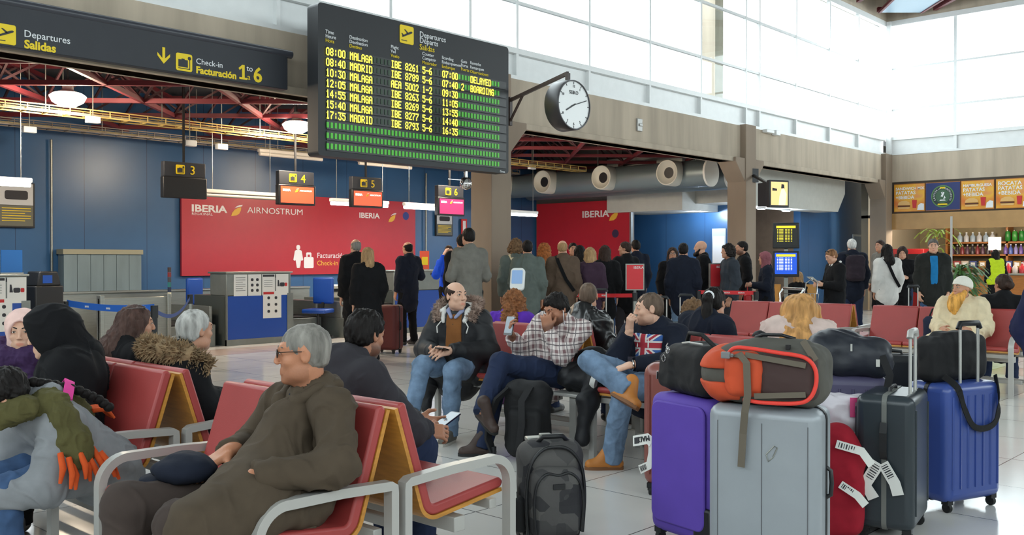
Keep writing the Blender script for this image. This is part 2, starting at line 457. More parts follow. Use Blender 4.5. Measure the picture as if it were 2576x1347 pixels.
HAIRS = {}
def hair_obj(root, R, c, style, material, q=.006, sv=(1, 1, 1), L=.22, w=.085, fr=60, seed=0, name='hair', hl=0.0, amp=None):
    """hair modelled in head space: x right, y towards the face, z up"""
    vx = Vox((-.24, -.30, -.15 - L), (.24, .17, .2), q)
    am = .004
    if style in ('short', 'buzz', 'ring', 'pony', 'bun', 'thick'):
        g = {'buzz': .0012, 'ring': .0035, 'thick': .014}.get(style, .008)
        vx.ell((0, -.014, .032), (.077 + g * .8, .098 + g, .087 + g), None, .01)
        vx.ell((0, -.052, -.022), (.062 + g * .5, .05 + g * .5, .046), None, .03)
        nn = unit((0, .74, -.67)); vx.cut(nn, .016 - hl, .02)
        if style == 'ring': vx.cut(unit((0, .35, 1)), .045 - hl, .006)
        if style == 'pony':
            vx.cone((0, -.10, .05), (0, -.15, .02), .03, .038, .02); vx.cone((0, -.15, .02), (0, -.155, -L), .04, w * .5, .02, fl=(A3(0, 1, 0), 1.3)); am = .006
        if style == 'bun': vx.ell((0, -.125, .0), (.05, .045, .045), None, .015)
        if style == 'thick': am = .009
    else:
        vx.ell((0, -.016, .034), (.092, .110, .098), None, .01)
        big = style == 'curly'
        vx.cone((0, -.04, .0), (0, -.065 - max(0, L - .14) * 1.05, -L), .088 if not big else .105, w, .03, fl=(A3(0, 1, 0), 1.15))
        for sx in (-1, 1): vx.cone((sx * .07, -.005, .02), (sx * .085, .0, -L * .8), .035, .03 if not big else .05, .03)
        vx.ell((0, .115, -.045), (.066, .085, .125), None, .012, '-')
        am = .017 if big else .007
    V, Q = vx.mesh()
    V = folds(V, Q, amp or am, (fr, fr, fr * (.3 if style != 'curly' else .8)), seed)
    return sobj(name, HS * ((V * A3(*sv)) @ R.T) + c, Q, material, root)

def person(label, loc, ang, pose='stand', s=1.0, q=.011, J=None, head=(0, 0, 0), skin=(196, 150, 124), top=None, legs=None, shoe=None, hair=None, face=0,
           hands=None, girth=1.0, stubble=0, extra=None, group=None, brow=None, name='person', eyes=True, z=0.0, fingers=True):
    root = E(name, (loc[0], loc[1], z), radians(ang - 90), label, 'person', group); root.scale = (s, s, s)
    P = dict(STAND if pose == 'stand' else SIT); P.update(J or {}); P = {k: A3(*v) for k, v in P.items()}
    yw, pt, rl = [radians(a) for a in head]
    Rz = np.array([[cos(yw), -sin(yw), 0], [sin(yw), cos(yw), 0], [0, 0, 1]]); Rx = np.array([[1, 0, 0], [0, cos(pt), -sin(pt)], [0, sin(pt), cos(pt)]])
    Ry = np.array([[cos(rl), 0, sin(rl)], [0, 1, 0], [-sin(rl), 0, cos(rl)]]); R = Rz @ Rx @ Ry; hc = P['hd']
    pel, che, nek = P['pel'], P['che'], P['nek']; lat = unit(P['shR'] - P['shL']); sp = unit(nek - pel); tf = unit(np.cross(sp, lat))
    wst = pel * .55 + che * .45; upp = che * .45 + nek * .55; seed = abs(hash(label)) % 97 if False else sum(map(ord, label)) % 97
    pts = np.array(list(P.values())); lo = pts.min(0) - .2; hi = pts.max(0) + .2; lo[2] = max(lo[2], -.01 - q) if pose == 'stand' else lo[2]
    hn = hands or {}
    sk = skin_mat(skin)
    # body: one continuous surface
    vx = Vox(lo, hi, q)
    def torso(v, t, g=girth, k=.05):
        v.cone(pel, wst, .135 * g + t, .118 * g + t, k, (tf, 1.32)); v.cone(wst, che, .118 * g + t, .140 * g + t, k, (tf, 1.32))
        v.cone(che, upp, .140 * g + t, .105 + t, k, (tf, 1.35)); v.cone(P['shL'], P['shR'], .05 + t * .8, None, k)
        v.cone(upp, nek, .10 + t, .065 + t * .6, k, (tf, 1.2))
    torso(vx, -.012)
    for a in 'LR':
        vx.cone(P['sh' + a], P['el' + a], .046, .038, .04); vx.cone(P['el' + a], P['wr' + a], .038, .026, .02)
        vx.cone(P['hi' + a], P['kn' + a], .075, .05, .04); vx.cone(P['kn' + a], P['an' + a], .05, .034, .02)
        ft = P.get('to' + a); td = unit(ft) if ft is not None else A3(0, 1, 0)
        fu = P.get('su' + a); fu = A3(0, 0, 1) if fu is None else fu; fu = unit(fu - td * (fu @ td)); vx.cone(P['an' + a] - fu * .03, P['an' + a] + td * .09 - fu * .045, .028, .018, .02)
    vx.cone(nek - sp * .04, hc + R @ A3(0, -.018, -.055), .058, .052, .03)
    head_sdf(vx, R, hc)
    if fingers:
        for a in 'LR':
            d = hn.get('d' + a); d = unit(P['wr' + a] - P['el' + a]) if d is None else unit(d)
            n = hn.get('n' + a, A3(.9 if a == 'L' else -.9, -.1, -.4)); hand_sdf(vx, P['wr' + a], d, n, a, hn.get('c' + a, .4), 1.0, q < .007)
    V, Q = vx.mesh(); h = (V - hc) @ R / HS; tint = np.ones((len(V), 3))
    lip = np.clip(1 - np.sqrt((h[:, 0] / .026) ** 2 + ((h[:, 2] + .0675) / .013) ** 2), 0, 1) * (h[:, 1] > .07); lip = np.minimum(lip * 3, 1)[:, None]
    tint = tint * (1 - lip) + lip * A3(.92, .62, .60)
    if stubble:
        st = ((h[:, 2] < -.03) & (h[:, 2] > -.135) & (h[:, 1] > -.02)).astype(float) * np.clip((-.03 - h[:, 2]) / .03, 0, 1)
        st = np.maximum(st, np.clip(1 - np.abs(h[:, 2] + .045) / .012, 0, 1) * (np.abs(h[:, 0]) < .03) * (h[:, 1] > .08)) * (1 - lip[:, 0]) * stubble
        tint = tint * (1 - st[:, None]) + st[:, None] * A3(.34, .32, .33)
    b = sobj('body', V, Q, sk, root, tint)
    T = lambda *p: hc + HS * (R @ A3(*p))
    Rm = Matrix(R.tolist())
    if face and eyes:
        for sx in (-1, 1):
            ey = MB().ell(T(sx * .032, .0845, .0088), (.0125 * HS, .0078 * HS, .0054 * HS), Rm, 14, 8).ob('eye', m_eye, root, smooth=180)
            MB().ell(T(sx * .032, .0895, .0088), (.0052 * HS, .0042 * HS, .0052 * HS), Rm, 10, 6).ob('iris', m_iris, ey, smooth=180)
            MB().tube([T(sx * .0195, .0865, .0085), T(sx * .026, .0915, .0140), T(sx * .034, .0915, .0148), T(sx * .042, .087, .0115), T(sx * .047, .080, .0075)], .0015, 5).ob('eyelash', m_brow_d, root, smooth=60)
            bw = MB().tube([T(sx * .013, .0935, .030), T(sx * .031, .0915, .0375), T(sx * .051, .076, .032)], [.0032, .0042, .002], 6).ob('eyebrow', brow or m_brow_d, root, smooth=60)
    ctx = dict(root=root, P=P, R=R, hc=hc, T=T, tf=tf, lat=lat, sp=sp, q=q, pel=pel, che=che, nek=nek, upp=upp, wst=wst, torso=torso, lo=lo, hi=hi, seed=seed, Rm=Rm)
    if legs:
        t = legs.get('t', .014); vx = Vox(lo, hi, max(q, .007)); up = unit(che - pel)
        vx.cone(pel + up * .06, pel - up * .01, .118 * girth + t, .132 * girth + t, .04, (tf, 1.3))
        for a in 'LR':
            m = P['hi' + a] * .5 + P['kn' + a] * .5
            vx.cone(P['hi' + a], m, .084 + t, .072 + t, .05); vx.cone(m, P['kn' + a], .072 + t, .055 + t, .03); e = P['an' + a] + unit(P['kn' + a] - P['an' + a]) * legs.get('up', -.035)
            vx.cone(P['kn' + a], e, .055 + t, .040 + t + legs.get('flare', .006), .03, fb=True)
        V, Q = vx.mesh(); V = folds(V, Q, legs.get('fold', .007), (9, 9, 11), seed + 2, 1.0)
        sobj(legs.get('name', 'trousers'), V, Q, legs['mat'], root)
    if shoe:
        for a in 'LR':
            an = P['an' + a]; td = P.get('to' + a); td = A3(0, 1, 0) if td is None else unit(td); sh = P.get('su' + a); fu = sh if sh is not None else A3(0, 0, 1); fu = unit(fu - td * (fu @ td)); sd = np.cross(td, fu)
            vx = Vox(an - .24, an + .24, max(.006, q * .75))
            vx.cone(an - td * .035 - fu * .05, an + td * .145 - fu * .056, .040, .037, .02, (fu, 1.05)); vx.cone(an + fu * shoe.get('shaft', .01), an + td * .09 - fu * .04, .046, .034, .03)
            vx.cut(-fu, .086 - fu @ an, .006)
            V, Q = vx.mesh(); so = sobj('shoe', V, Q, shoe['mat'], root)
            if shoe.get('sole'):
                mb = MB(); Mx = Matrix((sd.tolist(), td.tolist(), fu.tolist())).transposed()
                ol = [(x * .041 * (1 - .12 * (y < .3)), -.075 + y * .26) for x, y in ((0, 0), (.7, .03), (.95, .15), (.85, .4), (1, .68), (.85, .88), (.4, .99), (0, 1), (-.4, .99), (-.85, .88), (-1, .68), (-.85, .4), (-.95, .15), (-.7, .03))]
                mb.prism(ol, Mx, an - fu * .088, .022).ob('sole', shoe['sole'], so, smooth=40)
    if top: make_top(ctx, top)
    for hcfg in ([hair] if isinstance(hair, dict) else hair or []):
        cfg = dict(hcfg); st = cfg.pop('style'); hair_obj(root, R, hc, st, cfg.pop('mat'), cfg.pop('q', max(.005, q * .7)), seed=seed, **cfg)
    if extra: extra(ctx)
    return root

def make_top(c, top):
    P, tf, sp, lat, q = c['P'], c['tf'], c['sp'], c['lat'], c['q']; t = top.get('t', .022); vq = max(q * 1.15, .007)
    vx = Vox(c['lo'] - .06, c['hi'] + .06, vq); k = .05; g = top.get('girth', 1.0)
    c['torso'](vx, t)
    pel, che = c['pel'], c['che']; L = top.get('len', .12); dn = A3(*top['dn']) if 'dn' in top else -unit(che - pel); dn = unit(dn)
    vx.cone(pel - dn * .05, pel + dn * L, .136 * g + t, .136 * g + t + top.get('flare', .015), k, (tf, 1.22))
    for a in 'LR':
        sh, el, wr = P['sh' + a], P['el' + a], P['wr' + a]; st = top.get('st', t); e = wr - unit(wr - el) * top.get('cuff', .015)
        vx.cone(sh, el, .052 + st, .044 + st, .045); vx.cone(el, e, .044 + st, .033 + st * .6, .03, fb=True)
        th = top.get('thigh', 0)
        if th: vx.cone(P['hi' + a], P['hi' + a] * (1 - th) + P['kn' + a] * th, .085 + t, .085 + t * .8, .06)
    if top.get('collar', 1): vx.cone(c['nek'] - sp * .06, c['nek'] + sp * top.get('ch', .015), .085 + t * .4, .066 + t * .3, .02)
    if top.get('hood'):
        b = c['nek'] - tf * .075 + sp * .0; vx.ell(b, (.115, .07, .075), np.stack([lat, tf, sp], 1), .03); vx.cone(c['nek'] - lat * .085 + tf * .02 - sp * .02, b - lat * .05, .035, .04, .03); vx.cone(c['nek'] + lat * .085 + tf * .02 - sp * .02, b + lat * .05, .035, .04, .03)
    ncut = c['nek'] + sp * (.045 + top.get('ch', .015)); 
    hcv = c['hc']; ax = unit(hcv - c['nek']); vx.cone(c['nek'] + ax * .035 + tf * .01, c['nek'] + ax * .16 + tf * .01, .059, .062, .006, op='-')
    V, Q = vx.mesh(); V = folds(V, Q, top.get('fold', .010), top.get('fr', (8, 8, 6)), c['seed'], 1.2)
    o = sobj(top.get('name', 'jacket'), V, Q, top['mat'], c['root'])
    c['top'] = o
    f = top.get('front')
    if f:      # the layer that shows between the open jacket fronts
        vx = Vox(c['lo'] - .02, c['hi'] + .02, max(q, .006)); c['torso'](vx, t + f.get('out', .007), k=.05)
        vx.cone(c['nek'] - sp * .06, c['nek'] + sp * .01, .085 + t * .4, .064 + t * .3, .02)
        w = f.get('w', .05); m = c['nek']
        vx.cut(lat, lat @ m + w, .01); vx.cut(-lat, -(lat @ m) + w, .01); vx.cut(-tf, -(tf @ c['che']) - .03, .01)
        vx.cut(-sp, -(sp @ c['pel']) - f.get('lo', .0), .01); hx = f.get('hi', .0); vx.cut(sp, sp @ c['nek'] + hx, .01)
        V, Q = vx.mesh(); V = folds(V, Q, .004, (14, 14, 10), c['seed'] + 3); sobj(f.get('name', 'shirt'), V, Q, f['mat'], c['root'])
def tubes_obj(ctx, name, material, chains, k=.02, amp=.004, fr=(30, 30, 30), cuts=(), q=None, ells=(), subs=()):
    """an organic part made from tapered chains [(p, r), ...] in person space"""
    allp = np.array([p for ch in chains for p, r in ch] + [e[0] for e in ells]); rm = max([r for ch in chains for p, r in ch] + [max(e[1]) for e in ells]) + .03
    vx = Vox(allp.min(0) - rm, allp.max(0) + rm, q or max(.006, ctx['q'] * .8))
    for ch in chains:
        if len(ch) == 1: vx.cone(ch[0][0], A3(*ch[0][0]) + 1e-4, ch[0][1], None, k)
        for (a, ra), (b, rb) in zip(ch, ch[1:]): vx.cone(a, b, ra, rb, k)
    for e in ells: vx.ell(e[0], e[1], e[2] if len(e) > 2 else None, k)
    for e in subs: vx.ell(e[0], e[1], e[2] if len(e) > 2 else None, .01, '-')
    for n, c in cuts: vx.cut(n, c)
    V, Q = vx.mesh()
    if amp: V = folds(V, Q, amp, fr, ctx['seed'] + 7, .8)
    return sobj(name, V, Q, material, ctx['root'])
def fur(name, material, parent, path, r, n, ln, seed=1, up=None):
    """a roll of fur: a soft core and a coat of tapering tufts"""
    rnd = random.Random(seed); mb = MB(); pts = [Vector(p) for p in path]; mb.tube(pts, [r * .55] + [r] * (len(pts) - 2) + [r * .55], 10)
    for _ in range(n):
        i = rnd.randrange(len(pts) - 1); f = rnd.random(); p = pts[i].lerp(pts[i + 1], f); tg = (pts[i + 1] - pts[i]).normalized()
        v = Vector((rnd.gauss(0, 1), rnd.gauss(0, 1), rnd.gauss(0, 1))); v = (v - tg * v.dot(tg)).normalized(); b = p + v * r * .8
        tip = b + (v + tg * rnd.uniform(-.7, .7) + Vector((0, 0, rnd.uniform(-.6, .3)))).normalized() * ln * rnd.uniform(.6, 1.2); w = ln * .16
        x = tg * w; y = v.cross(tg) * w; mb.add([b + x, b - x * .5 + y, b - x * .5 - y, tip], [(0, 1, 3), (1, 2, 3), (2, 0, 3)])
    return mb.ob(name, material, parent, smooth=60)

# ------------------------------------------------------------------ the setting
ST = 'structure'
def floor_mat():
    m = mat('floor_tiles', srgb(224, 222, 218), .16, var=.04, vscale=1.5, spec=.5)
    nt = m.node_tree; N = nt.nodes; L = nt.links; b = N['Principled BSDF']
    base = b.inputs['Base Color'].links[0].from_socket
    g = N.new('ShaderNodeNewGeometry'); sx = N.new('ShaderNodeSeparateXYZ'); L.new(g.outputs['Position'], sx.inputs[0])
    S = .9
    def line(o):
        f = mth(nt, 'FRACT', mth(nt, 'DIVIDE', mth(nt, 'ADD', o, 90.27), S)); return mth(nt, 'LESS_THAN', mth(nt, 'ABSOLUTE', mth(nt, 'SUBTRACT', f, .5)), .0045)
    ln = mth(nt, 'MAXIMUM', line(sx.outputs[0]), line(sx.outputs[1]))
    cell = N.new('ShaderNodeCombineXYZ')
    for i in (0, 1): L.new(mth(nt, 'FLOOR', mth(nt, 'ADD', mth(nt, 'DIVIDE', mth(nt, 'ADD', sx.outputs[i], 90.27), S), .5)), cell.inputs[i])
    wn_ = N.new('ShaderNodeTexWhiteNoise'); wn_.noise_dimensions = '2D'; L.new(cell.outputs[0], wn_.inputs['Vector'])
    tone = node_mix(nt, mth(nt, 'MULTIPLY', wn_.outputs['Value'], .10), base, srgb(165, 160, 150))
    pink = node_mix(nt, mth(nt, 'MULTIPLY', mth(nt, 'GREATER_THAN', wn_.outputs['Value'], .93), .45), tone, srgb(190, 140, 122))
    L.new(node_mix(nt, ln, pink, srgb(96, 94, 92)), b.inputs['Base Color'])
    r = N.new('ShaderNodeTexNoise'); r.inputs['Scale'].default_value = 2.5; L.new(g.outputs['Position'], r.inputs['Vector'])
    L.new(mth(nt, 'MULTIPLY_ADD', r.outputs['Fac'], .12, .09), b.inputs['Roughness'])
    return m
def blue_mat():
    m = mat('blue_wall_panels', srgb(50, 90, 132), .34, var=.05, vscale=2)
    nt = m.node_tree; b = nt.nodes['Principled BSDF']; base = b.inputs['Base Color'].links[0].from_socket
    g = nt.nodes.new('ShaderNodeNewGeometry'); sx = nt.nodes.new('ShaderNodeSeparateXYZ'); nt.links.new(g.outputs['Position'], sx.inputs[0])
    f = mth(nt, 'FRACT', mth(nt, 'DIVIDE', mth(nt, 'ADD', sx.outputs[0], sx.outputs[1]), 1.22))
    nt.links.new(node_mix(nt, mth(nt, 'LESS_THAN', f, .008), base, srgb(24, 48, 84)), b.inputs['Base Color']); return m
m_blue = blue_mat()
m_dark_ceiling = mat('dark_ceiling', srgb(62, 64, 66), .9, var=.1)
m_grey_wall = mat('grey_plaster', srgb(190, 190, 184), .8, var=.04)
m_glass = bpy.data.materials.new('window_glass'); m_glass.use_nodes = True
_n = m_glass.node_tree; _n.nodes.clear(); _o = _n.nodes.new('ShaderNodeOutputMaterial'); _m = _n.nodes.new('ShaderNodeMixShader'); _t = _n.nodes.new('ShaderNodeBsdfTransparent'); _g = _n.nodes.new('ShaderNodeBsdfGlossy')
_t.inputs[0].default_value = (.93, .97, .97, 1); _g.inputs['Roughness'].default_value = .02; _m.inputs[0].default_value = .06
_n.links.new(_t.outputs[0], _m.inputs[1]); _n.links.new(_g.outputs[0], _m.inputs[2]); _n.links.new(_m.outputs[0], _o.inputs[0])

MB().bb(HX0 - .3, 34, HY0 - .3, 20, -.2, 0).ob('floor', floor_mat(), kind=None) if False else tag(MB().bb(HX0 - .3, 34, HY0 - .3, 20, -.2, 0).ob('floor', floor_mat()), kind=ST)
def struct(name, mb, m, bevel=0, smooth=None): return tag(mb.ob(name, m, bevel=bevel, smooth=smooth), kind=ST)
# check-in hall behind the beam
struct('wall_north', MB().bb(HX0, 24.3, 18, 18.2, 0, 4.72), m_blue)
struct('wall_west', MB().bb(HX0 - .2, HX0, 10.6, 18.2, 0, 4.72), m_blue)
struct('wall_alcove', MB().bb(22, 22.2, 12.4, 18, 0, 4.72), m_blue)
struct('wall_corridor', MB().bb(24.3, 24.5, 12.0, 18.2, 0, 4.72), mat('brown_panel', srgb(112, 92, 74), .6, var=.1))
struct('wall_northeast', MB().bb(24.3, 30, 11.8, 12.0, 0, 4.72), m_blue)
struct('ceiling_low', MB().bb(HX0, 30, 10.7, 18.2, 4.7, 4.85), m_dark_ceiling)
# soffits round the lit alcove
struct('trim_1', MB().bb(20.3, 22, 13.0, 15.35, 2.68, 4.1), m_grey_wall)
struct('trim_2', MB().bb(20.9, 22, 11.6, 13.0, 2.86, 4.1), m_grey_wall)
struct('trim_3', MB().prism([(20.4, 2.72), (25.1, 2.74), (25.55, 3.25), (25.55, 3.95), (20.4, 3.95)], frame((1, 0, 0), (0, 0, 1)), (0, 11.75, 0), .65), m_grey_wall)
# hall walls that the camera stands between
BT, BB_ = 4.36, 3.55
for nm, x0, x1, y0, y1 in (('wall_south', HX0, 31, HY0 - .2, HY0), ('wall_left', HX0 - .2, HX0, HY0, 10.4)):
    struct(nm, MB().bb(x0, x1, y0, y1, 0, 4.85), m_grey_wall)
beam = MB().bb(HX0, 26.95, 10.42, 10.72, BB_, BT).bb(HX0, 26.95, 10.36, 10.78, BB_ + .0, BB_ + .1)
struct('beam_north', beam, m_concrete, bevel=.01)
struct('beam_east', MB().bb(26.8, 27.1, HY0, 10.42, 3.6, BT), m_concrete, bevel=.01)
for i, u in enumerate((2.9, 10.86, 18.8, 26.6)):
    mb = MB().bb(u - .225, u + .225, 10.28, 10.74, 0, BT + .02)
    M = frame((1, 0, 0), (0, 0, 1))
    for sg in (-1, 1):
        mb.prism([(u + sg * .22, 3.12), (u + sg * .62, 3.54), (u + sg * .62, 3.64), (u + sg * .22, 3.64)][::-sg], M, (0, 10.74, 0), .44)
    struct('column', mb, mat('column_concrete', srgb(146, 130, 114), .85, var=.14, vscale=1.2, bump=.25, bscale=14, stretch=(1, 1, .25)), bevel=.012)
    tag(COL.objects[-1], 'square raw concrete column, ' + ['left of the view', 'behind the right end of the departures board', 'with a television on a bracket', 'at the cafe corner'][i])
# white spandrel band and clerestory glazing
def glazing(name, a, b, us, n, z0=4.85, zs=(5.63, 6.78, 8.0)):
    """one window wall between floor points a and b: mullions at distances us along it"""
    a = Vector((*a, 0)); b = Vector((*b, 0)); d = (b - a).normalized(); n = Vector((*n, 0)); L = (b - a).length
    root = E('window_%d' % name, a, 0, kind=ST)
    pt = lambda u, o, z: d * u + n * o + Vector((0, 0, z))
    fr = MB()
    fr.bar(pt(0, 0, 4.83), pt(L, 0, 4.83), .10, .09); fr.bar(pt(0, 0, zs[-1] + .05), pt(L, 0, zs[-1] + .05), .14, .14)
    for z in zs[:-1]: fr.bar(pt(0, 0, z), pt(L, 0, z), .06, .05)
    for u in us: fr.bar(pt(u, 0, BT), pt(u, 0, zs[-1]), .055, .08)
    fr.ob('window_frame', m_white, root)
    p = MB(); Rm = Matrix((d, n, Vector((0, 0, 1)))).transposed()
    p.box(pt(L / 2, .06, (BT + 4.83) / 2), (L, .05, 4.83 - BT), Rm); p.box(pt(L / 2, -.01, BT + .03), (L, .12, .06), Rm)
    p.ob('spandrel_panel', m_white, root)
    g = MB(); e = [0] + list(us) + [L]
    for i in range(len(e) - 1):
        g.box(pt((e[i] + e[i + 1]) / 2, .03, (4.87 + zs[-1]) / 2), (e[i + 1] - e[i] - .04, .008, zs[-1] - 4.87), Rm)
    g.ob('pane', m_glass, root); return root
us = [u - HX0 for u in (-4.2, -2.3, -.4, 1.5, 3.4, 5.3, 6.9, 8.76, 10.35, 11.43, 13.33, 15.21, 17.05, 18.92, 19.53, 21.33, 23.18, 24.95)]
glazing(1, (HX0, 10.5), (26.8, 10.5), us, (0, 1))
glazing(2, (26.86, 10.42), (26.86, HY0), [1.8 * i for i in range(1, 11)], (1, 0))
glazing(3, (HX0, HY0 - .06), (26.8, HY0 - .06), [2.0 * i for i in range(1, 17)], (0, -1))  # unseen side behind the camera, glazing added to let daylight in
glazing(4, (HX0 - .06, HY0), (HX0 - .06, 10.4), [2.0 * i for i in range(1, 10)], (-1, 0))  # likewise unseen, added for daylight
struct('column_outside', MB().bb(18.75, 19.1, 11.15, 11.5, 4.86, 9.0), m_concrete)
struct('trim_4', MB().bb(26.70, 26.82, 10.3, 10.42, 3.45, 8.1), m_white)
struct('ceiling', MB().bb(HX0 - .4, 27.2, HY0 - .4, 10.9, 9.0, 9.2), mat('roof_deck', srgb(150, 152, 150), .85, var=.08))
struct('roof_edge', MB().bb(HX0 - .3, 27.1, 10.45, 10.8, 8.1, 9.0).bb(26.8, 27.15, HY0 - .2, 10.8, 8.1, 9.0).bb(HX0 - .3, 27.1, HY0 - .3, HY0, 8.1, 9.0).bb(HX0 - .3, HX0, HY0, 10.8, 8.1, 9.0), m_concrete)

# red space frames: chords on the diagonal grid, webs between the two layers
def truss(name, x0, x1, y0, y1, z0, z1, sp, r, label):
    root = E(name, ((x0 + x1) / 2, (y0 + y1) / 2, z0), 0, label, None, None, ST); o = root.location
    ch = MB(); wb = MB(); s2 = sqrt(2)
    def clip(p, d):
        t0, t1 = -99, 99
        for c, dd, lo, hi in ((p[0], d[0], x0, x1), (p[1], d[1], y0, y1)):
            a, b = (lo - c) / dd, (hi - c) / dd; t0 = max(t0, min(a, b)); t1 = min(t1, max(a, b))
        return t0, t1
    cx, cy = (x0 + x1) / 2, (y0 + y1) / 2
    for z, off in ((z0, 0), (z1, sp / 2)):
        for d, e in (((1 / s2, 1 / s2), (1 / s2, -1 / s2)), ((1 / s2, -1 / s2), (1 / s2, 1 / s2))):
            for k in range(-24, 25):
                p = (cx + e[0] * (k * sp + off), cy + e[1] * (k * sp + off)); t0, t1 = clip(p, d)
                if t1 - t0 < .3: continue
                A = Vector((p[0] + d[0] * t0, p[1] + d[1] * t0, z)) - o; B = Vector((p[0] + d[0] * t1, p[1] + d[1] * t1, z)) - o
                ch.bar(A, B, r * 2, r * 2.4)
    for i in range(-24, 25):
        for j in range(-24, 25):
            p = Vector((cx + (i + j) * sp / s2, cy + (i - j) * sp / s2, z0))
            if not (x0 < p.x < x1 and y0 < p.y < y1): continue
            for a, b in ((.5, .5), (.5, -.5), (-.5, .5), (-.5, -.5)):
                q = Vector((p.x + (a + b) * sp / s2, p.y + (a - b) * sp / s2, z1))
                if x0 <= q.x <= x1 and y0 <= q.y <= y1: wb.bar(p - o, q - o, r * 1.1, r * 1.1)
    ch.ob('chord', m_red_steel, root); wb.ob('web_member', mat('web_steel', srgb(66, 34, 38), .6), root)
truss('ceiling_space_frame', 1.0, 21.5, 10.85, 17.9, 3.92, 4.6, 1.5, .030, 'dark red steel space frame above the check-in desks')
truss('roof_space_frame', 10, 26.7, -2, 10.3, 8.25, 8.95, 2.4, .05, 'red steel space frame under the high hall roof')
sk = E('skylight', (26.1, 9.8, 8.14), radians(222.8), 'pale blue translucent sheet hanging under the roof corner', 'skylight')
MB().add([(0, -.55, 0), (7, -1.0, .35), (7, 1.0, .35), (0, .55, 0), (0, -.55, .04), (7, -1.0, .39), (7, 1.0, .39), (0, .55, .04)], [(0, 1, 2, 3), (7, 6, 5, 4), (0, 4, 5, 1), (1, 5, 6, 2), (2, 6, 7, 3), (3, 7, 4, 0)]).ob('sheet', mat('blue_sheet', srgb(120, 160, 188), .4, alpha=.9), sk)
MB().bar((0, -.57, .02), (7, -1.02, .37), .06, .08).bar((0, .57, .02), (7, 1.02, .37), .06, .08).bar((3, 0, .2), (3, 0, .80), .03, .03).ob('edge_bar', m_red_steel, sk)

# ventilation ducts with nozzles
m_galv = mat('galvanised_duct', srgb(120, 132, 136), .42, .55, bump=.35, bscale=5.0, stretch=(.01, 1, .01), wave=0.5)
m_nozzle = mat('nozzle_paint', srgb(206, 204, 192), .5)
def duct(u, v0, v1, z, r, ns, label):
    root = E('ventilation_duct', (u, v0, z), 0, label, 'duct')
    pr = []; L = v1 - v0; k = int(L / .12)
    for i in range(k + 1): pr += [(r * (1.012 if i % 2 else 1.0), L * i / k)]
    MB().lathe(pr, (0, 0, 0), frame((1, 0, 0), (0, 0, -1)), 28).ob('duct_tube', m_galv, root, smooth=50)
    MB().cyl((0, -.02, 0), (0, .03, 0), r * 1.03, n=32).ob('end_cap', mat('cap_paint', srgb(238, 238, 232), .5), root, smooth=40)
    for v in ns:
        R = frame((0, 0, 1), (0, 1, 0))
        nz = MB().lathe([(.30, 0), (.30, .30), (.29, .36), (.265, .36), (.235, .32), (.17, .28), (.13, .27), (.13, .2)], (-r * .55, v - v0, .02), R, 32).ob('nozzle', m_nozzle, root, smooth=50)
        MB().cyl((-r * .55 - .262, v - v0, .02), (-r * .55 - .268, v - v0, .02), .132, n=24).ob('nozzle_bore', m_black, nz)
    mb = MB()
    for v in (v0 + .4, (v0 + v1) / 2, v1 - .5): mb.bar((0, v - v0, r), (0, v - v0, 4.7 - z), .04, .01)
    mb.ob('hanger', m_steel, root)
duct(19.0, 11.4, 17.9, 3.42, .31, (12.25, 14.15, 16.05, 17.6), 'long galvanised duct with round white nozzles under the beam')
duct(20.1, 11.5, 17.9, 3.42, .31, (), 'plain galvanised duct end half hidden by the concrete column')

# cable trays with their boxes
def tray(v, z, u0, u1, col, label):
    root = E('cable_tray', (u0, v, z), 0, label, 'cable tray'); mb = MB(); L = u1 - u0
    for y in (-.13, .13):
        mb.bar((0, y, 0), (L, y, 0), .015, .02); mb.bar((0, y, .10), (L, y, .10), .012, .016)
    n = int(L / .3)
    for i in range(n + 1):
        mb.bar((L * i / n, -.13, 0), (L * i / n, .13, 0), .015, .015)
        for y in (-.13, .13): mb.bar((L * i / n, y, 0), (L * i / n, y, .10), .012, .012)
    mb.ob('rack', col, root)
    cb = MB()
    for k in range(5): cb.tube([(L * i / 14, -.09 + .04 * k + .01 * sin(i * 1.7 + k), .03 + .01 * (k % 2)) for i in range(15)], .012, 5)
    cb.ob('cable', mat('cable_grey', srgb(150, 140, 110), .6), root)
    hg = MB()
    for i in range(0, n, 6): hg.bar((L * i / n, 0, 0), (L * i / n, 0, 4.7 - z), .012, .012)
    hg.ob('hanger', m_steel, root)
m_tray_lit = mat('zinc_lamplit', srgb(206, 180, 110), .45, .4)  # yellow lamp light is put into this tray colour
tray(14.6, 3.60, 2, 18.3, m_tray_lit, 'cable tray coloured as if lamplit yellow, running below the high-bay lamps')
tray(16.8, 3.66, 2, 18.3, mat('zinc_grey', srgb(120, 112, 104), .5, .4), 'dull grey cable tray nearer the blue wall')
for px, py, v, lb in ((235, 302, 14.4, 'left one under the bright tray'), (160, 284, 15.4, 'small one at far left'), (478, 361, 14.4, 'above the desk sign with a blank screen'), (558, 370, 15.0, 'right of the middle'), (75, 327, 16, 'under the grey tray, far left'), (1338, 421, 15, 'right of the board')):
    p = WV(px, py, v); b = E('junction_box', p, 0, 'small white junction box hanging from the trays, ' + lb, 'junction box', 'junction boxes')
    MB().bb(-.10, .10, -.05, .05, -.05, .05).ob('box', m_white, b, bevel=.01); MB().bar((0, 0, .05), (0, 0, 4.7 - p.z), .012, .012).ob('conduit', m_steel, b)
for px, y0, y1, v, lb in ((130, 372, 900, 17.93, 'left'), (1072, 480, 900, 17.93, 'right')):
    a = WV(px, y0, v); tag(MB().cyl((a.x, v, .0), (a.x, v, 3.62), .022).ob('conduit_pipe', m_steel, smooth=40), 'thin vertical steel pipe on the blue wall, %s of the red airline panel' % lb, 'pipe')

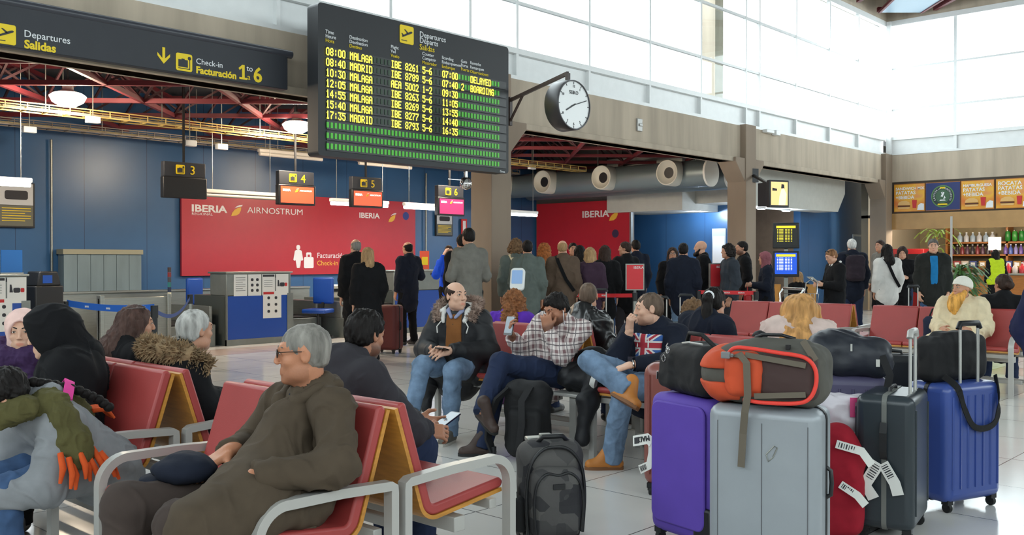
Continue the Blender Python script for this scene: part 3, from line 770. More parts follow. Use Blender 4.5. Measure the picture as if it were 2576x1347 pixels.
# lamps
m_glow_warm = mat('lamp_glow', (1, .86, .66), .4, emit=45, ecol=(1, .86, .68))
m_tube_on = mat('tube_glow', (1, 1, 1), .4, emit=9, ecol=(.90, .97, 1.0))
m_tube_off = mat('tube_off', srgb(196, 190, 182), .4)
for i, u in enumerate((5.7, 9.6, 13.5)):  # the last lamp is hidden by the board, added for its light
    r = E('high_bay_lamp', (u, 14.0, 3.80), 0, 'glowing round high-bay lamp among the red trusses, ' + ['the left one', 'just left of the departures board', 'an unseen one added for light behind the departures board'][i], 'lamp', 'high-bay lamps')
    MB().lathe([(.05, .20), (.07, .17), (.08, .07), (.18, .03), (.18, .02)], n=24).ob('lamp_shade', m_alu, r, smooth=50)
    MB().lathe([(.01, .02), (.20, .02), (.25, -.02), (.21, -.10), (.11, -.16), (.01, -.17)], n=24).ob('diffuser', m_glow_warm, r, smooth=60)
    MB().bar((0, 0, .2), (0, 0, .9), .02, .02).ob('suspension', m_black, r)
    l = bpy.data.lights.new('lamp_light', 'POINT'); l.energy = 190; l.color = (1, .82, .60); l.shadow_soft_size = .15
    o = bpy.data.objects.new('lamp_light', l); COL.objects.link(o); o.parent = r; o.location = (0, 0, -.30)
def tube_lamp(u0, u1, v, z, on, label):
    L = u1 - u0; r = E('fluorescent_lamp', ((u0 + u1) / 2, v, z), 0, label, 'lamp', 'fluorescent lamps over the desks')
    MB().bb(-L / 2, L / 2, -.05, .05, .0, .07).ob('housing', m_tube_off if not on else m_white, r, bevel=.015)
    MB().cyl((-L / 2 + .02, 0, -.03), (L / 2 - .02, 0, -.03), .035, n=12).ob('tube', m_tube_on if on else m_tube_off, r, smooth=50)
    MB().bar((-L * .4, 0, .07), (-L * .4, 0, 4.7 - z), .008, .008).bar((L * .4, 0, .07), (L * .4, 0, 4.7 - z), .008, .008).ob('wire', m_steel, r)
    if on:
        l = bpy.data.lights.new('tube_light', 'AREA'); l.shape = 'RECTANGLE'; l.size = L; l.size_y = .08; l.energy = 34; l.color = (.90, .97, 1)
        o = bpy.data.objects.new('tube_light', l); COL.objects.link(o); o.parent = r; o.location = (0, 0, -.075)
tube_lamp(4.05, 5.57, 15, 2.58, True, 'lit fluorescent tube at the left edge above the framed poster')
tube_lamp(8.41, 9.85, 15, 2.58, False, 'unlit fluorescent tube between desk signs 3 and 4')
tube_lamp(11.05, 12.48, 15, 2.55, True, 'lit fluorescent tube in front of desk sign 5')
tube_lamp(12.9, 14.32, 15, 2.55, True, 'lit fluorescent tube in front of desk sign 6')
tube_lamp(15.6, 17.08, 15, 2.52, True, 'lit fluorescent tube just right of the concrete column')
tube_lamp(10.1, 11.6, 16, 3.50, False, 'thin unlit tube fitting under the left half of the board')
tube_lamp(12.5, 14.0, 16, 3.50, False, 'thin unlit tube fitting under the right half of the board')
for i, (px, py, u) in enumerate(((1758, 508, 21.3), (1978, 524, 23), (1915, 527, 22.4))):
    p = WU(px, py, u) if i == 0 else WV(px, py, 11.45); p.z = 2.84 if i == 0 else 2.705
    r = E('downlight', p, 0, 'small round downlight in the pale soffit, ' + ['left of the column', 'right of the column, under the television', 'right beside the column'][i], 'lamp', 'soffit downlights')
    MB().lathe([(.10, .02), (.12, 0), (.12, -.015), (.095, -.02)], n=20).ob('ring', m_white, r, smooth=40)
    MB().cyl((0, 0, -.022), (0, 0, -.03), .09, n=20).ob('diffuser', mat('cool_glow', (1, 1, 1), .4, emit=20, ecol=(.75, .86, 1)), r)
    l = bpy.data.lights.new('spot_light', 'POINT'); l.energy = 230 if i == 0 else 40; l.color = (.72, .85, 1); l.shadow_soft_size = .08
    o = bpy.data.objects.new('spot_light', l); COL.objects.link(o); o.parent = r; o.location = (0, 0, -.14)

# ------------------------------------------------------------------ signs, board, clock
XU, ZU = (1, 0, 0), (0, 0, 1)
FN = frame(XU, ZU)                 # faces -y (towards the hall): right = +x, up = +z
FW_ = frame((0, -1, 0), ZU)        # faces -x: right = -y
def plane_icon(parent, o, right, up, s, ink):
    """departing aircraft pictogram: yellow tile with a climbing plane and a runway bar"""
    M = frame(right, up); o = Vector(o); n = M @ Vector((0, 0, 1))
    t = MB().prism(rrect(s, s, s * .1), M, o, .008).ob('pictogram', m_yellow, parent)
    P = lambda pts: [(x * s, y * s) for x, y in pts]
    mb = MB(); q = o + n * .008
    mb.prism(P([(-.38, -.12), (-.30, -.17), (.36, .13), (.40, .19), (.33, .23), (.22, .20), (-.20, -.02)]), M, q, .004)
    mb.prism(P([(-.20, .26), (-.12, .27), (.12, .10), (.02, .06)]), M, q, .004)
    mb.prism(P([(-.40, .03), (-.34, .04), (-.22, -.06), (-.30, -.12)]), M, q, .004)
    mb.prism(P([(-.40, -.36), (.0, -.36), (.0, -.32), (-.40, -.32)]), M, q, .004)
    mb.ob('plane_mark', m_charcoal, t)
def case_icon(parent, o, right, up, s):
    M = frame(right, up); o = Vector(o); n = M @ Vector((0, 0, 1)); q = o + n * .006
    t = MB().prism(rrect(s, s, s * .12), M, o, .006).ob('pictogram', m_yellow, parent)
    P = lambda pts: [(x * s, y * s) for x, y in pts]
    mb = MB().prism(P([(-.36, -.28), (.22, -.28), (.22, .14), (-.36, .14)]), M, q, .003).prism(P([(-.16, .14), (.02, .14), (.02, .20), (-.16, .20)]), M, q, .003)
    mb.prism(P([(-.36, -.38), (.36, -.38), (.36, -.34), (-.36, -.34)]), M, q, .003).prism(P([(.32, -.34), (.36, -.34), (.36, .2), (.32, .2)]), M, q, .003).prism(rrect(.2 * s, .2 * s, .09 * s, 4, .32 * s, .26 * s), M, q, .003)
    mb.ob('case_mark', m_charcoal, t)
# long hanging Departures / Check-in sign
y0 = 10.18
sg = E('hanging_sign', (3.1, y0, 3.56), 0, 'long charcoal Departures and Check-in sign along the concrete beam', 'sign')
MB().bb(0, 3.75, 0, .10, 0, .44).ob('panel', m_charcoal, sg, bevel=.01)
MB().cyl((-.1, .03, .455), (3.82, .03, .455), .05, n=16).ob('top_rail', mat('rail_paint', srgb(58, 60, 68), .3), sg, smooth=40)
MB().bb(.3, .4, .1, .30, .2, .3).bb(3.3, 3.4, .1, .30, .2, .3).ob('bracket', m_black, sg)
def sx(px, py): p = WV(px, py, y0); return (p.x - 3.1, -.001, p.z - 3.56)
plane_icon(sg, sx(15, 87), XU, ZU, .20, None)
text('Departures', .100, m_signwhite, sx(62, 93), XU, ZU, sg)
text('Salidas', .118, m_yellow, sx(63, 121), XU, ZU, sg, bold=.004)
a = sx(413, 149); mb = MB(); q = Vector(a)
mb.prism([(-.016, -.01), (.016, -.01), (.016, .13), (-.016, .13)], FN, q, .004).prism([(-.075, .03), (0, -.055), (.075, .03), (.075, .065), (0, -.012), (-.075, .065)], FN, q, .0045)
mb.ob('arrow', m_yellow, sg)
case_icon(sg, sx(464, 158), XU, ZU, .20)
text('Check-in', .095, m_signwhite, sx(494, 161), XU, ZU, sg)
text('Facturación', .112, m_yellow, sx(494, 184), XU, ZU, sg, bold=.004)
MB().prism([(.0, .13), (.05, .175), (.082, .175), (.082, .024), (.115, .024), (.115, 0), (.01, 0), (.01, .024), (.047, .024), (.047, .135), (.015, .108)], FN, sx(601, 199), .003).ob('lettering', m_yellow, sg); text('6', .25, m_yellow, sx(638, 205), XU, ZU, sg, bold=.006)
text('to', .10, m_signwhite, sx(621, 179), XU, ZU, sg); text('a', .10, m_yellow, sx(623, 201), XU, ZU, sg)

# departures board with segment characters
FONT5 = {'0': '0E11111111110E', '1': '040C040404040E', '2': '0E11010204081F', '3': '1F02040201110E', '4': '02060A121F0202', '5': '1F101E0101110E', '6': '0608101E11110E', '7': '1F010204080808', '8': '0E11110E11110E', '9': '0E11110F01020C',
 'A': '0E11111F111111', 'B': '1E11111E11111E', 'C': '0E11101010110E', 'D': '1E11111111111E', 'E': '1F10101E10101F', 'G': '0E11101711110F', 'I': '0E04040404040E', 'L': '1010101010101F', 'M': '111B1511111111', 'N': '11191513111111', 'O': '0E11111111110E', 'R': '1E11111E141211', 'Y': '11110A04040404', '-': '0000001F000000', ':': '00040400040400'}
BX0, BX1, BZ0, BZ1, BY = 6.89, 10.29, 2.70, 4.57, 9.6
bd = E('departures_board', ((BX0 + BX1) / 2, BY, BZ0), 0, 'large black flight departures board with yellow and green character rows', 'departures board')
bw, bh = BX1 - BX0, BZ1 - BZ0; hw = bw / 2
MB().prism(rrect(bw, bh, .05), FN, (0, .22, bh / 2), .22).ob('housing', mat('board_housing', srgb(22, 25, 30), .5), bd)
MB().bb(-1.3, -1.15, .22, .745, 1.3, 1.5).bb(1.15, 1.3, .22, .745, 1.3, 1.5).ob('bracket', m_black, bd)
m_row = mat('board_row', srgb(18, 21, 22), .35)
m_seg = mat('segment_yellow', (1, .92, .05), .5, emit=1.5, ecol=(1, .88, .08)); m_cellg = mat('cell_green', srgb(40, 120, 30), .4, emit=.42, ecol=srgb(80, 190, 44)); m_celld = mat('cell_dark_green', srgb(20, 52, 24), .4)
ROWS = [('08:00', 'MALAGA', 'IBE 8261', '5-6', '07:00', '', 'DELAYED'), ('08:40', 'MADRID', 'IBE 8789', '5-6', '07:40', '2', 'BOARDING'), ('10:30', 'MALAGA', 'AEA 5002', '1-2', '09:30', '', ''), ('12:05', 'MALAGA', 'IBE 8263', '5-6', '11:05', '', ''),
        ('14:55', 'MALAGA', 'IBE 8269', '5-6', '13:55', '', ''), ('15:40', 'MALAGA', 'IBE 8277', '5-6', '14:40', '', ''), ('17:35', 'MADRID', 'IBE 8793', '5-6', '16:35', '', ''), None, None, None]
NC = 41; cx0 = -1.42; cw = 2.93 / NC; STARTS = (0, 6, 17, 26, 32, 38, 41)
def bpx(px, py): p = WV(px, py, BY); return (p.x - bd.location.x, p.z - BZ0)
colx = [bpx(819, 125)[0], bpx(880, 140)[0], bpx(984, 160)[0], bpx(1064, 178)[0], bpx(1113, 187)[0], bpx(1160, 215)[0], bpx(1184, 200)[0]]
ex = bpx(1256, 210)[0]
zt = 1.29; rp = .1295
for r_, row in enumerate(ROWS):
    zc = zt - r_ * rp
    tr = MB().bb(-hw + .12, hw - .06, -.012, .0, zc - .055, zc + .055).ob('row_strip', m_row, bd)
    lit = MB(); cel = MB(); ced = MB(); x = colx[0]
    CW = (ex - colx[0]) / 51
    n_cells = 51
    chars = {}
    if row:
        for ci, t in enumerate(row):
            k0 = STARTS[ci]
            for i, ch in enumerate(t): chars[k0 + i] = ch
    for k in range(n_cells):
        xa = colx[0] + k * CW; ch = chars.get(k)
        if ch and ch != ' ':
            g = FONT5[ch]
            for rr in range(7):
                bits = int(g[rr * 2:rr * 2 + 2], 16)
                for cc in range(5):
                    if bits >> (4 - cc) & 1:
                        px_ = xa + cc * CW * .158; pz = zc + .042 - rr * .0138
                        lit.bb(px_ - .0003, px_ + CW * .168 + .0003, -.020, -.0155, pz - .0141, pz + .0002)
        else: (ced if row and k < 32 and r_ < 7 else cel).bb(xa + CW * .14, xa + CW * .68, -.018, -.012, zc - .034, zc + .034)
    if lit.v: lit.ob('lettering', m_seg, tr)
    if cel.v: tag(cel.ob('blank_cell', m_cellg, tr))
    if ced.v: ced.ob('blank_cell', m_celld, tr)
def bt(s, sz, m, px, py, **k): x, z = bpx(px, py); text(s, sz, m, (x, -.004, z), XU, ZU, bd, **k)
x, z = bpx(1023, 89); plane_icon(bd, (x, -.001, z), XU, ZU, .24, None)
for s, m, py in (('Departures', m_signwhite, 93), ('Départs', m_signwhite, 108), ('Salidas', m_yellow, 125)): bt(s, .105, m, 1055, py)
for px, py, st, ws in ((819, 84, 11, ('Time', 'Heure', 'Hora')), (879, 98, 11, ('Destination', 'Destination', 'Destino')), (983, 122, 11, ('Flight', 'Vol', 'Vuelo')), (1062, 139, 11, ('Counter', 'Comptoir', 'Mostrador')), (1111, 149, 11, ('Boarding', 'Embarquement', 'Embarque')), (1159, 158, 10, ('Gate', 'Porte', 'Puerta')), (1182, 162, 11, ('Remarks', 'Remarques', 'Observaciones'))):
    for i, w_ in enumerate(ws): bt(w_, .062, m_yellow if i == 2 else m_signwhite, px, py + i * st)
bt('Gmua', .045, m_signwhite, 1257, 434)
# chrome dome camera hanging under the board
p = WV(1172, 437, 9.71); p.z = BZ0
dc = E('dome_camera', p, 0, 'chrome dome camera hanging below the departures board', 'camera')
MB().cyl((0, 0, 0), (0, 0, -.12), .03, n=12).lathe([(.05, -.10), (.075, -.12), (.085, -.16)], n=20).ob('stem', m_chrome, dc, smooth=40)
MB().ell((0, 0, -.19), (.088, .088, .085), n=24, m=14).ob('dome', m_chrome, dc, smooth=180); MB().bar((0, 0, -.14), (-.35, 0, -.14), .01, .01).ob('arm', m_chrome, dc)

# clock on its bracket
pc = W(1428, 267, 13.0); cr = E('wall_clock', pc, 0, 'round black-rimmed two-sided clock with a white face on a bracket', 'clock')
# dial faces the hall, slightly turned to the left
fa = radians(268); nf = Vector((cos(fa), sin(fa), 0)); rgt = Vector((0, 0, 1)).cross(nf); rgt.normalize(); Mc = frame(rgt, ZU)
R0 = .345
MB().lathe([(R0 * .96, -.13), (R0, -.11), (R0, .10), (R0 * .97, .125), (R0 * .93, .125), (R0 * .93, .105)], (0, 0, 0), Mc, 48).ob('case', mat('clock_case', srgb(46, 44, 48), .4), cr, smooth=40)
fc = MB().cyl(nf * .10, nf * .108, R0 * .935, n=48).ob('dial', mat('dial_white', srgb(226, 228, 228), .25), cr)
mk = MB()
for h in range(12):
    a = radians(90 - h * 30); mk.box(nf * .112 + rgt * cos(a) * R0 * .86 + Vector((0, 0, sin(a) * R0 * .86)), (.008, .03, .003), Mc @ Matrix.Rotation(a - pi / 2, 3, 'Z'))
mk.ob('hour_mark', m_ink, fc)
for h in (12, 1, 5, 6, 7, 8, 10):
    a = radians(90 - h * 30); o = nf * .111 + rgt * cos(a) * R0 * .74 + Vector((0, 0, sin(a) * R0 * .74 - .018)); text(str(h), .05, m_ink, o, rgt, ZU, fc, 'CENTER')
text('SEIKO', .07, m_ink, nf * .111 + Vector((0, 0, R0 * .42)), rgt, ZU, fc, 'CENTER')
for nm, deg, L, w in (('hour_hand', 242, R0 * .52, .018), ('minute_hand', 72, R0 * .80, .012)):
    a = radians(90 - deg); d = rgt * cos(a) + Vector((0, 0, sin(a))); MB().box(nf * .116 + d * L * .40, (w, L * 1.2, .004), Mc @ Matrix.Rotation(a - pi / 2, 3, 'Z')).ob(nm, m_black, cr)
wb = Vector((11.05, 10.28, 4.05)) - pc; top = Vector((0, 0, R0 + .10))
MB().bar(top, Vector((0, 0, R0 - .02)), .05, .05).bar(top, Vector((wb.x, wb.y, top.z - .02)), .035, .05).bar((wb.x, wb.y, top.z + .03), (wb.x, wb.y, top.z - .42), .06, .06).bar((wb.x, wb.y, top.z - .36), Vector((wb.x, wb.y, 0)) * .75 + Vector((0, 0, top.z - .03)), .03, .03).ob('bracket', mat('bracket_brown', srgb(60, 46, 42), .5), cr)
p = WV(1608, 315, 10.40); tag(MB().box(p, (.16, .04, .24)).box(p + Vector((.01, -.03, 0)), (.10, .02, .05)).ob('wall_box', m_alu, bevel=.01), 'small grey box fixed to the concrete beam right of the clock', 'box')
p = WV(1948, 320, 10.40); tag(MB().bb(p.x - .1, p.x + .1, 10.3, 10.42, 4.28, 4.40).bb(p.x - .55, p.x - .2, 10.3, 10.42, 4.30, 4.37).ob('camera_box', m_white, bevel=.01), 'white camera boxes on top of the column capital', 'camera')

# ------------------------------------------------------------------ check-in area
m_pred = mat('panel_red', srgb(176, 30, 44), .38, var=.03); m_gold = mat('leaf_yellow', srgb(226, 176, 60), .5); m_print_white = mat('print_white', srgb(232, 228, 228), .5)
def leaf(parent, o, right, up, s):
    M = frame(right, up); o = Vector(o)
    MB().prism([(x * s, y * s) for x, y in ((-.5, -.45), (-.42, -.2), (-.2, .05), (.1, .2), (.38, .28), (.34, .0), (.2, -.25), (-.05, -.4))], M, o, .004).ob('emblem', m_gold, parent)
    MB().prism([(x * s, y * s) for x, y in ((-.2, .16), (.0, .34), (.25, .43), (.5, .46), (.45, .34), (.1, .27))], M, o, .004).ob('emblem', m_print_white, parent)
yw = 17.9
wp = E('airline_panel', (0, yw, 0), 0, 'wide red IBERIA AIRNOSTRUM wall panel behind the check-in desks', 'wall panel')
a = WV(457, 478, yw); b = WV(1045, 695, yw)
MB().bb(a.x, b.x, 0, .06, 1.10, 2.86).ob('panel', m_pred, wp)
def wt(s, sz, m, px, py, par=wp, v=yw, **k): p = WV(px, py, v); text(s, sz, m, (p.x, -.003, p.z), XU, ZU, par, **k)
wt('IBERIA', .20, m_print_white, 481, 532, bold=.006, sx=1.42); wt('REGIONAL', .075, m_print_white, 482, 541, sx=1.3); wt('AIRNOSTRUM', .185, m_print_white, 622, 536, sx=1.22)
wt('IBERIA', .175, m_print_white, 903, 548, bold=.004, sx=1.25); wt('Facturación', .165, m_print_white, 797, 649, sx=1.05); wt('Check-in', .155, m_gold, 797, 668, sx=1.05)
for px, py, s in ((596, 530, .27), (987, 548, .25)): p = WV(px, py, yw); leaf(wp, (p.x, -.002, p.z), XU, ZU, s)
p = WV(1021, 544, yw); MB().cyl((p.x, -.004, p.z), (p.x, .0, p.z), .10, n=24).ob('round_emblem', mat('emblem_blue', srgb(50, 62, 130), .5), wp)
o = Vector(WV(750, 668, yw)); o = Vector((o.x, -.003, o.z)); mb = MB()
mb.prism(rrect(.10, .11, .045, 5, 0, .40), FN, o, .004).prism([(-.09, .32), (-.05, .345), (.05, .345), (.09, .32), (.13, .12), (.09, .10), (.07, .12), (.05, -.05), (.04, 0), (.02, 0), (0, .0), (-.04, -.05), (-.07, .12), (-.09, .10), (-.13, .12)], FN, o, .004).prism([(-.05, .1), (.05, .1), (.035, -.06), (-.035, -.06)], FN, o, .0035)
mb.prism(rrect(.26, .25, .03, 3, .28, .06), FN, o, .004).prism([(.21, .18), (.25, .18), (.25, .24), (.31, .24), (.31, .18), (.35, .18), (.35, .27), (.33, .29), (.23, .29), (.21, .27)], FN, o, .004)
mb.ob('pictogram', m_print_white, wp)
u2 = 20.4; a = WU(1350, 505, u2); b = WU(1584, 497, u2)
wp2 = E('airline_panel', (u2, 0, 0), 0, 'red IBERIA wall panel beside the lit blue alcove', 'wall panel')
MB().bb(0, .06, b.y, a.y, .9, 3.02).ob('panel', m_pred, wp2); MB().bb(-.01, .07, b.y - .05, b.y, .9, 3.04).ob('edge_trim', m_steel, wp2)
struct('wall_partition', MB().bb(20.47, 20.6, b.y, 18, 0, 4.72), mat('partition_grey', srgb(112, 106, 100), .7))
p = WU(1464, 548, u2); text('IBERIA', .25, m_print_white, (-.003, p.y, p.z), (0, -1, 0), ZU, wp2, bold=.005, sx=1.3)
p = WU(1545, 542, u2); leaf(wp2, (-.002, p.y, p.z), (0, -1, 0), ZU, .33)
p = WU(1548, 588, u2); MB().cyl((-.004, p.y, p.z), (0, p.y, p.z), .11, n=24).ob('round_emblem', mat('emblem_navy', srgb(56, 40, 70), .5), wp2)
# numbered desk signs with screens
def desk_sign(n, x0, x1, z0, z1, scr, label):
    v = 14.3; w = x1 - x0; r = E('desk_sign', ((x0 + x1) / 2, v, z0), radians(-3), label, 'sign', 'numbered desk signs'); h = z1 - z0; hs = .24
    MB().bb(-w / 2 + .02, w / 2 - .02, 0, .12, h - hs, h).ob('number_panel', m_charcoal, r, bevel=.008)
    case_icon(r, (-.08, -.001, h - hs / 2), XU, ZU, .15); text(str(n), .20, m_yellow, (.08, -.001, h - hs / 2 - .07), XU, ZU, r)
    MB().bb(-w / 2, w / 2, -.02, .10, 0, h - hs).ob('monitor', m_black, r, bevel=.015)
    if scr:
        s = MB().bb(-w / 2 + .04, w / 2 - .04, -.025, -.019, .035, h - hs - .035).ob('screen', scr, r)
        mw = mat('screen_white', (1, .95, .9), .5, emit=1.0)
        text('IBERIA', .055, mw, (-w * .40, -.027, h - hs - .12), XU, ZU, s, bold=.002); leaf(s, (-.015, -.026, h - hs - .10), XU, ZU, .08); text('AIRNOSTRUM', .04, mw, (.04, -.027, h - hs - .115), XU, ZU, s)
    MB().bar((0, .05, h), (0, .05, 4.65 - z0), .03, .03).ob('suspension', m_black, r)
m_scr = mat('screen_orange', srgb(240, 84, 50), .4, emit=1.0, ecol=srgb(248, 80, 48)); m_scrp = mat('screen_magenta', srgb(150, 40, 90), .4, emit=.8, ecol=srgb(180, 44, 100))
desk_sign(3, 7.30, 8.04, 2.42, 3.0, None, 'desk sign 3 with a blank black screen')
desk_sign(4, 9.43, 10.18, 2.40, 3.0, m_scr, 'desk sign 4 with an orange screen')
desk_sign(5, 11.03, 11.75, 2.42, 3.0, m_scr, 'desk sign 5 with an orange screen behind a lit tube')
desk_sign(6, 13.22, 13.95, 2.34, 2.96, m_scrp, 'desk sign 6 with a magenta screen')
# framed posters and safety sign on the blue wall
for px0, px1, y0_, y1_, lb in ((-6, 88, 462, 572, 'dark framed notice with yellow print at the left edge of the blue wall'), (1097, 1139, 535, 594, 'dark framed notice on the blue wall left of the concrete column')):
    a = WV(px0, y1_, 17.93); b = WV(px1, y0_, 17.93); w = b.x - a.x; h = b.z - a.z
    r = E('framed_notice', ((a.x + b.x) / 2, 17.93, a.z), 0, lb, 'poster')
    MB().bb(-w / 2, w / 2, 0, .05, 0, h).ob('frame', m_black, r, bevel=.005)
    MB().bb(-w / 2 + .03, w / 2 - .03, -.006, 0, h * .5, h - .02).ob('picture', mat('notice_white', srgb(196, 198, 200), .5), r)
    MB().bb(-w / 2 + .03, w / 2 - .03, -.006, 0, .03, h * .49).ob('text_field', mat('notice_olive', srgb(98, 98, 86), .5), r)
    mb = MB(); [mb.bb(-w / 2 + .07, w / 2 - .07 - .1 * (i % 3 == 2), -.009, -.006, h * (.42 - .055 * i), h * (.42 - .055 * i) + .012) for i in range(6)]; mb.ob('print', m_yellow, r)
    MB().prism(rrect(w * .62, h * .2, .04), FN, (0, -.006, h * .72), .004).ob('drawing', m_ink, r)
a = WV(1158, 598, 17.93); b = WV(1178, 552, 17.93); r = E('fire_sign', ((a.x + b.x) / 2, 17.93, a.z), 0, 'small red fire equipment sign beside the column', 'sign')
MB().bb(-.1, .1, 0, .02, 0, b.z - a.z).ob('panel', mat('fire_red', srgb(200, 40, 40), .5), r); MB().bb(-.05, .05, -.004, 0, .05, b.z - a.z - .05).ob('symbol', m_print_white, r)
# grey slatted baggage shutter
a = WV(160, 630, 17.7); b = WV(356, 630, 17.7); r = E('baggage_shutter', ((a.x + b.x) / 2, 17.7, 0), 0, 'grey boarded cabinet standing against the blue wall', 'cabinet'); w = (b.x - a.x) / 2
m_shut = mat('shutter_grey', srgb(112, 128, 134), .6, var=.15, vscale=4, stretch=(1, 1, .2))
for i in range(6): MB().bb(-w + 2 * w * i / 6 + .004, -w + 2 * w * (i + 1) / 6 - .004, 0, .25, 0, 1.53).ob('board', m_shut, r)
MB().bb(-w - .02, w + .02, -.03, .27, 1.53, 1.62).ob('top_rail', mat('rail_beige', srgb(150, 146, 124), .6), r)
# check-in desks
m_desk = mat('desk_steel', srgb(128, 132, 128), .4, .5, var=.08); m_dblue = mat('desk_blue', srgb(16, 70, 160), .4); m_deskdark = mat('desk_dark', srgb(70, 76, 74), .5, .2)
def notice(parent, x, z, w, h, y, kind):
    s = MB().bb(x - w / 2, x + w / 2, y - .005, y, z - h / 2, z + h / 2).ob('notice', m_paper, parent); mb = MB(); mr = MB()
    if kind == 'text':
        for i in range(7): mb.bb(x - w * .36, x + w * (.36 - .2 * (i % 3 == 2)), y - .008, y - .005, z + h * (.34 - .1 * i), z + h * (.34 - .1 * i) + .006)
    elif kind == 'icons':
        for i in range(3):
            for j in range(2): mb.prism(rrect(.05, .05, .02, 3, x - w * .2 + j * w * .4, z + h * (.25 - .25 * i)), FN, (0, y - .005, 0), .003)
    elif kind == 'boxed':
        mr.bb(x - w * .42, x + w * .42, y - .008, y - .005, z - h * .46, z - h * .34); mb.bb(x - w * .45, x + w * .45, y - .008, y - .005, z + h * .38, z + h * .48); [mb.bb(x - w * .36, x + w * .3, y - .008, y - .005, z + h * (.2 - .1 * i), z + h * (.2 - .1 * i) + .005) for i in range(4)]
    elif kind == 'items':
        mb.prism([(x - w * .38, z - .03), (x - w * .2, z - .03), (x - w * .28, z + .08), (x - w * .36, z + .08)], FN, (0, y - .005, 0), .003).prism(rrect(.09, .07, .02, 3, x, z), FN, (0, y - .005, 0), .003); mr.prism(rrect(.05, .06, .015, 3, x + w * .3, z), FN, (0, y - .005, 0), .003)
    elif kind == 'nostep':
        mr.lathe([(w * .40, 0), (w * .40, .003), (w * .33, .003), (w * .33, 0)], (x, y - .004, z), FN, 28); mr.box((x, y - .007, z), (w * .07, w * .72, .004), FN @ Matrix.Rotation(radians(45), 3, 'Z'))
        mb.prism(rrect(.04, .045, .02, 3, x + .01, z + w * .2), FN, (0, y - .004, 0), .003).prism([(x - .02, z + w * .12), (x + .03, z + w * .12), (x + .02, z - .01), (x + .07, z - w * .2), (x + .05, z - w * .22), (x, z - .03), (x - .05, z - w * .2), (x - .08, z - w * .2), (x - .02, z)], FN, (0, y - .004, 0), .003)
    if mb.v: mb.ob('print', m_ink, s)
    if mr.v: mr.ob('print', m_redink, s)
def desk(u0, u1, label, notes):
    v = 14.07; w = u1 - u0; r = E('check_in_desk', ((u0 + u1) / 2, v, 0), 0, label, 'check-in desk', 'check-in desks'); h = w / 2
    MB().bb(-h, h, .02, 1.05, 0, .83).ob('body', m_deskdark, r, bevel=.01)
    MB().bb(-h + .02, h - .12, 0, .03, .10, .82).ob('front_panel', m_dblue, r); MB().bb(-h, -h + .02, -.01, .04, 0, .85).bb(h - .12, h, -.01, .04, 0, .85).bb(-h, h, -.005, .04, 0, .10).ob('steel_trim', m_desk, r)
    MB().bb(-h, h - .04, .0, .52, .83, 1.20).ob('riser', m_desk, r, bevel=.015); MB().bb(-h - .02, h - .02, -.03, .56, 1.195, 1.225).ob('counter_top', m_steel, r, bevel=.006)
    if notes:
        for i, k in enumerate(('text', 'icons', 'boxed', 'items')): notice(r, -h + .26 + .27 * i, 1.0, .25, .36, -.002, k)
        notice(r, h - .42, .66, .36, .46, -.004, 'icons')
    MB().bb(h - .4, h - .2, .0, -.004, 1.12, 1.17).ob('scale_display', m_black, r)
    return r
desk(3.95, 5.2, 'blue-fronted check-in desk at the left edge below a blue leaflet stand', True)
desk(8.27, 9.56, 'blue-fronted check-in desk covered in white notices', True)
desk(11.85, 13.2, 'check-in desk behind the couple in black', False)
def conveyor(u0, u1, v0, v1, label, sign=False):
    r = E('weigh_conveyor', ((u0 + u1) / 2, v0, 0), 0, label, 'conveyor', 'weigh conveyors'); h = (u1 - u0) / 2; L = v1 - v0
    MB().bb(-h, h, 0, L, 0, .36).ob('frame', m_desk, r, bevel=.01); MB().bb(-h + .07, h - .07, .02, L - .02, .36, .385).ob('belt', m_rubber, r)
    MB().bb(-h, -h + .05, .1, L, .36, .66).bb(h - .05, h, .1, L, .36, .66).ob('side_rail', m_steel, r, bevel=.01)
    if sign: notice(r, .05, .20, .34, .34, -.012, 'nostep')
conveyor(7.25, 8.15, 14.2, 16.4, 'steel weigh conveyor left of the noticed desk')
conveyor(9.7, 10.55, 14.6, 16.6, 'steel weigh conveyor right of the noticed desk')
conveyor(10.62, 11.6, 14.0, 16.6, 'steel weigh conveyor bearing a no-stepping sign', True)
tag(MB().bb(5.4, 11.8, 16.75, 16.9, 0, .86).bb(5.4, 11.8, 16.72, 16.93, .83, .87).ob('back_barrier', m_steel, bevel=.01), 'long low steel barrier wall behind the conveyors', 'barrier')
tag(MB().bb(6.1, 7.2, 13.9, 13.95, .05, .86).bb(6.1, 6.16, 13.86, 14, 0, .9).bb(7.14, 7.2, 13.86, 14, 0, .9).ob('steel_screen', m_steel, bevel=.008), 'brushed steel screen panel left of the noticed desk', 'panel')
for px, d, an, lb in ((515, 17.0, 20, 'blue swivel chair back behind the noticed desk'), (800, 17.2, -60, 'blue swivel chair turned sideways behind the conveyors')):
    g = G(px, d); r = E('office_chair', g, radians(an), lb, 'chair'); mb = MB()
    for k in range(5): mb.bar((0, 0, .08), (.28 * cos(k * 1.257), .28 * sin(k * 1.257), .05), .03, .03)
    mb.cyl((0, 0, .05), (0, 0, .46), .025).ob('base', m_black, r)
    MB().bb(-.23, .23, -.22, .22, .46, .54).ob('seat', m_dblue, r, bevel=.03, seg=3); MB().bb(-.2, .2, .20, .27, .62, 1.10).ob('backrest', m_dblue, r, bevel=.03, seg=3); MB().bar((0, .18, .48), (0, .26, .85), .05, .03).ob('back_bar', m_black, r)
g = G(426, 15.2); r = E('signal_tower', (g.x, g.y, .83), 0, 'thin banded signal lamp standing on the steel barrier', 'signal lamp')
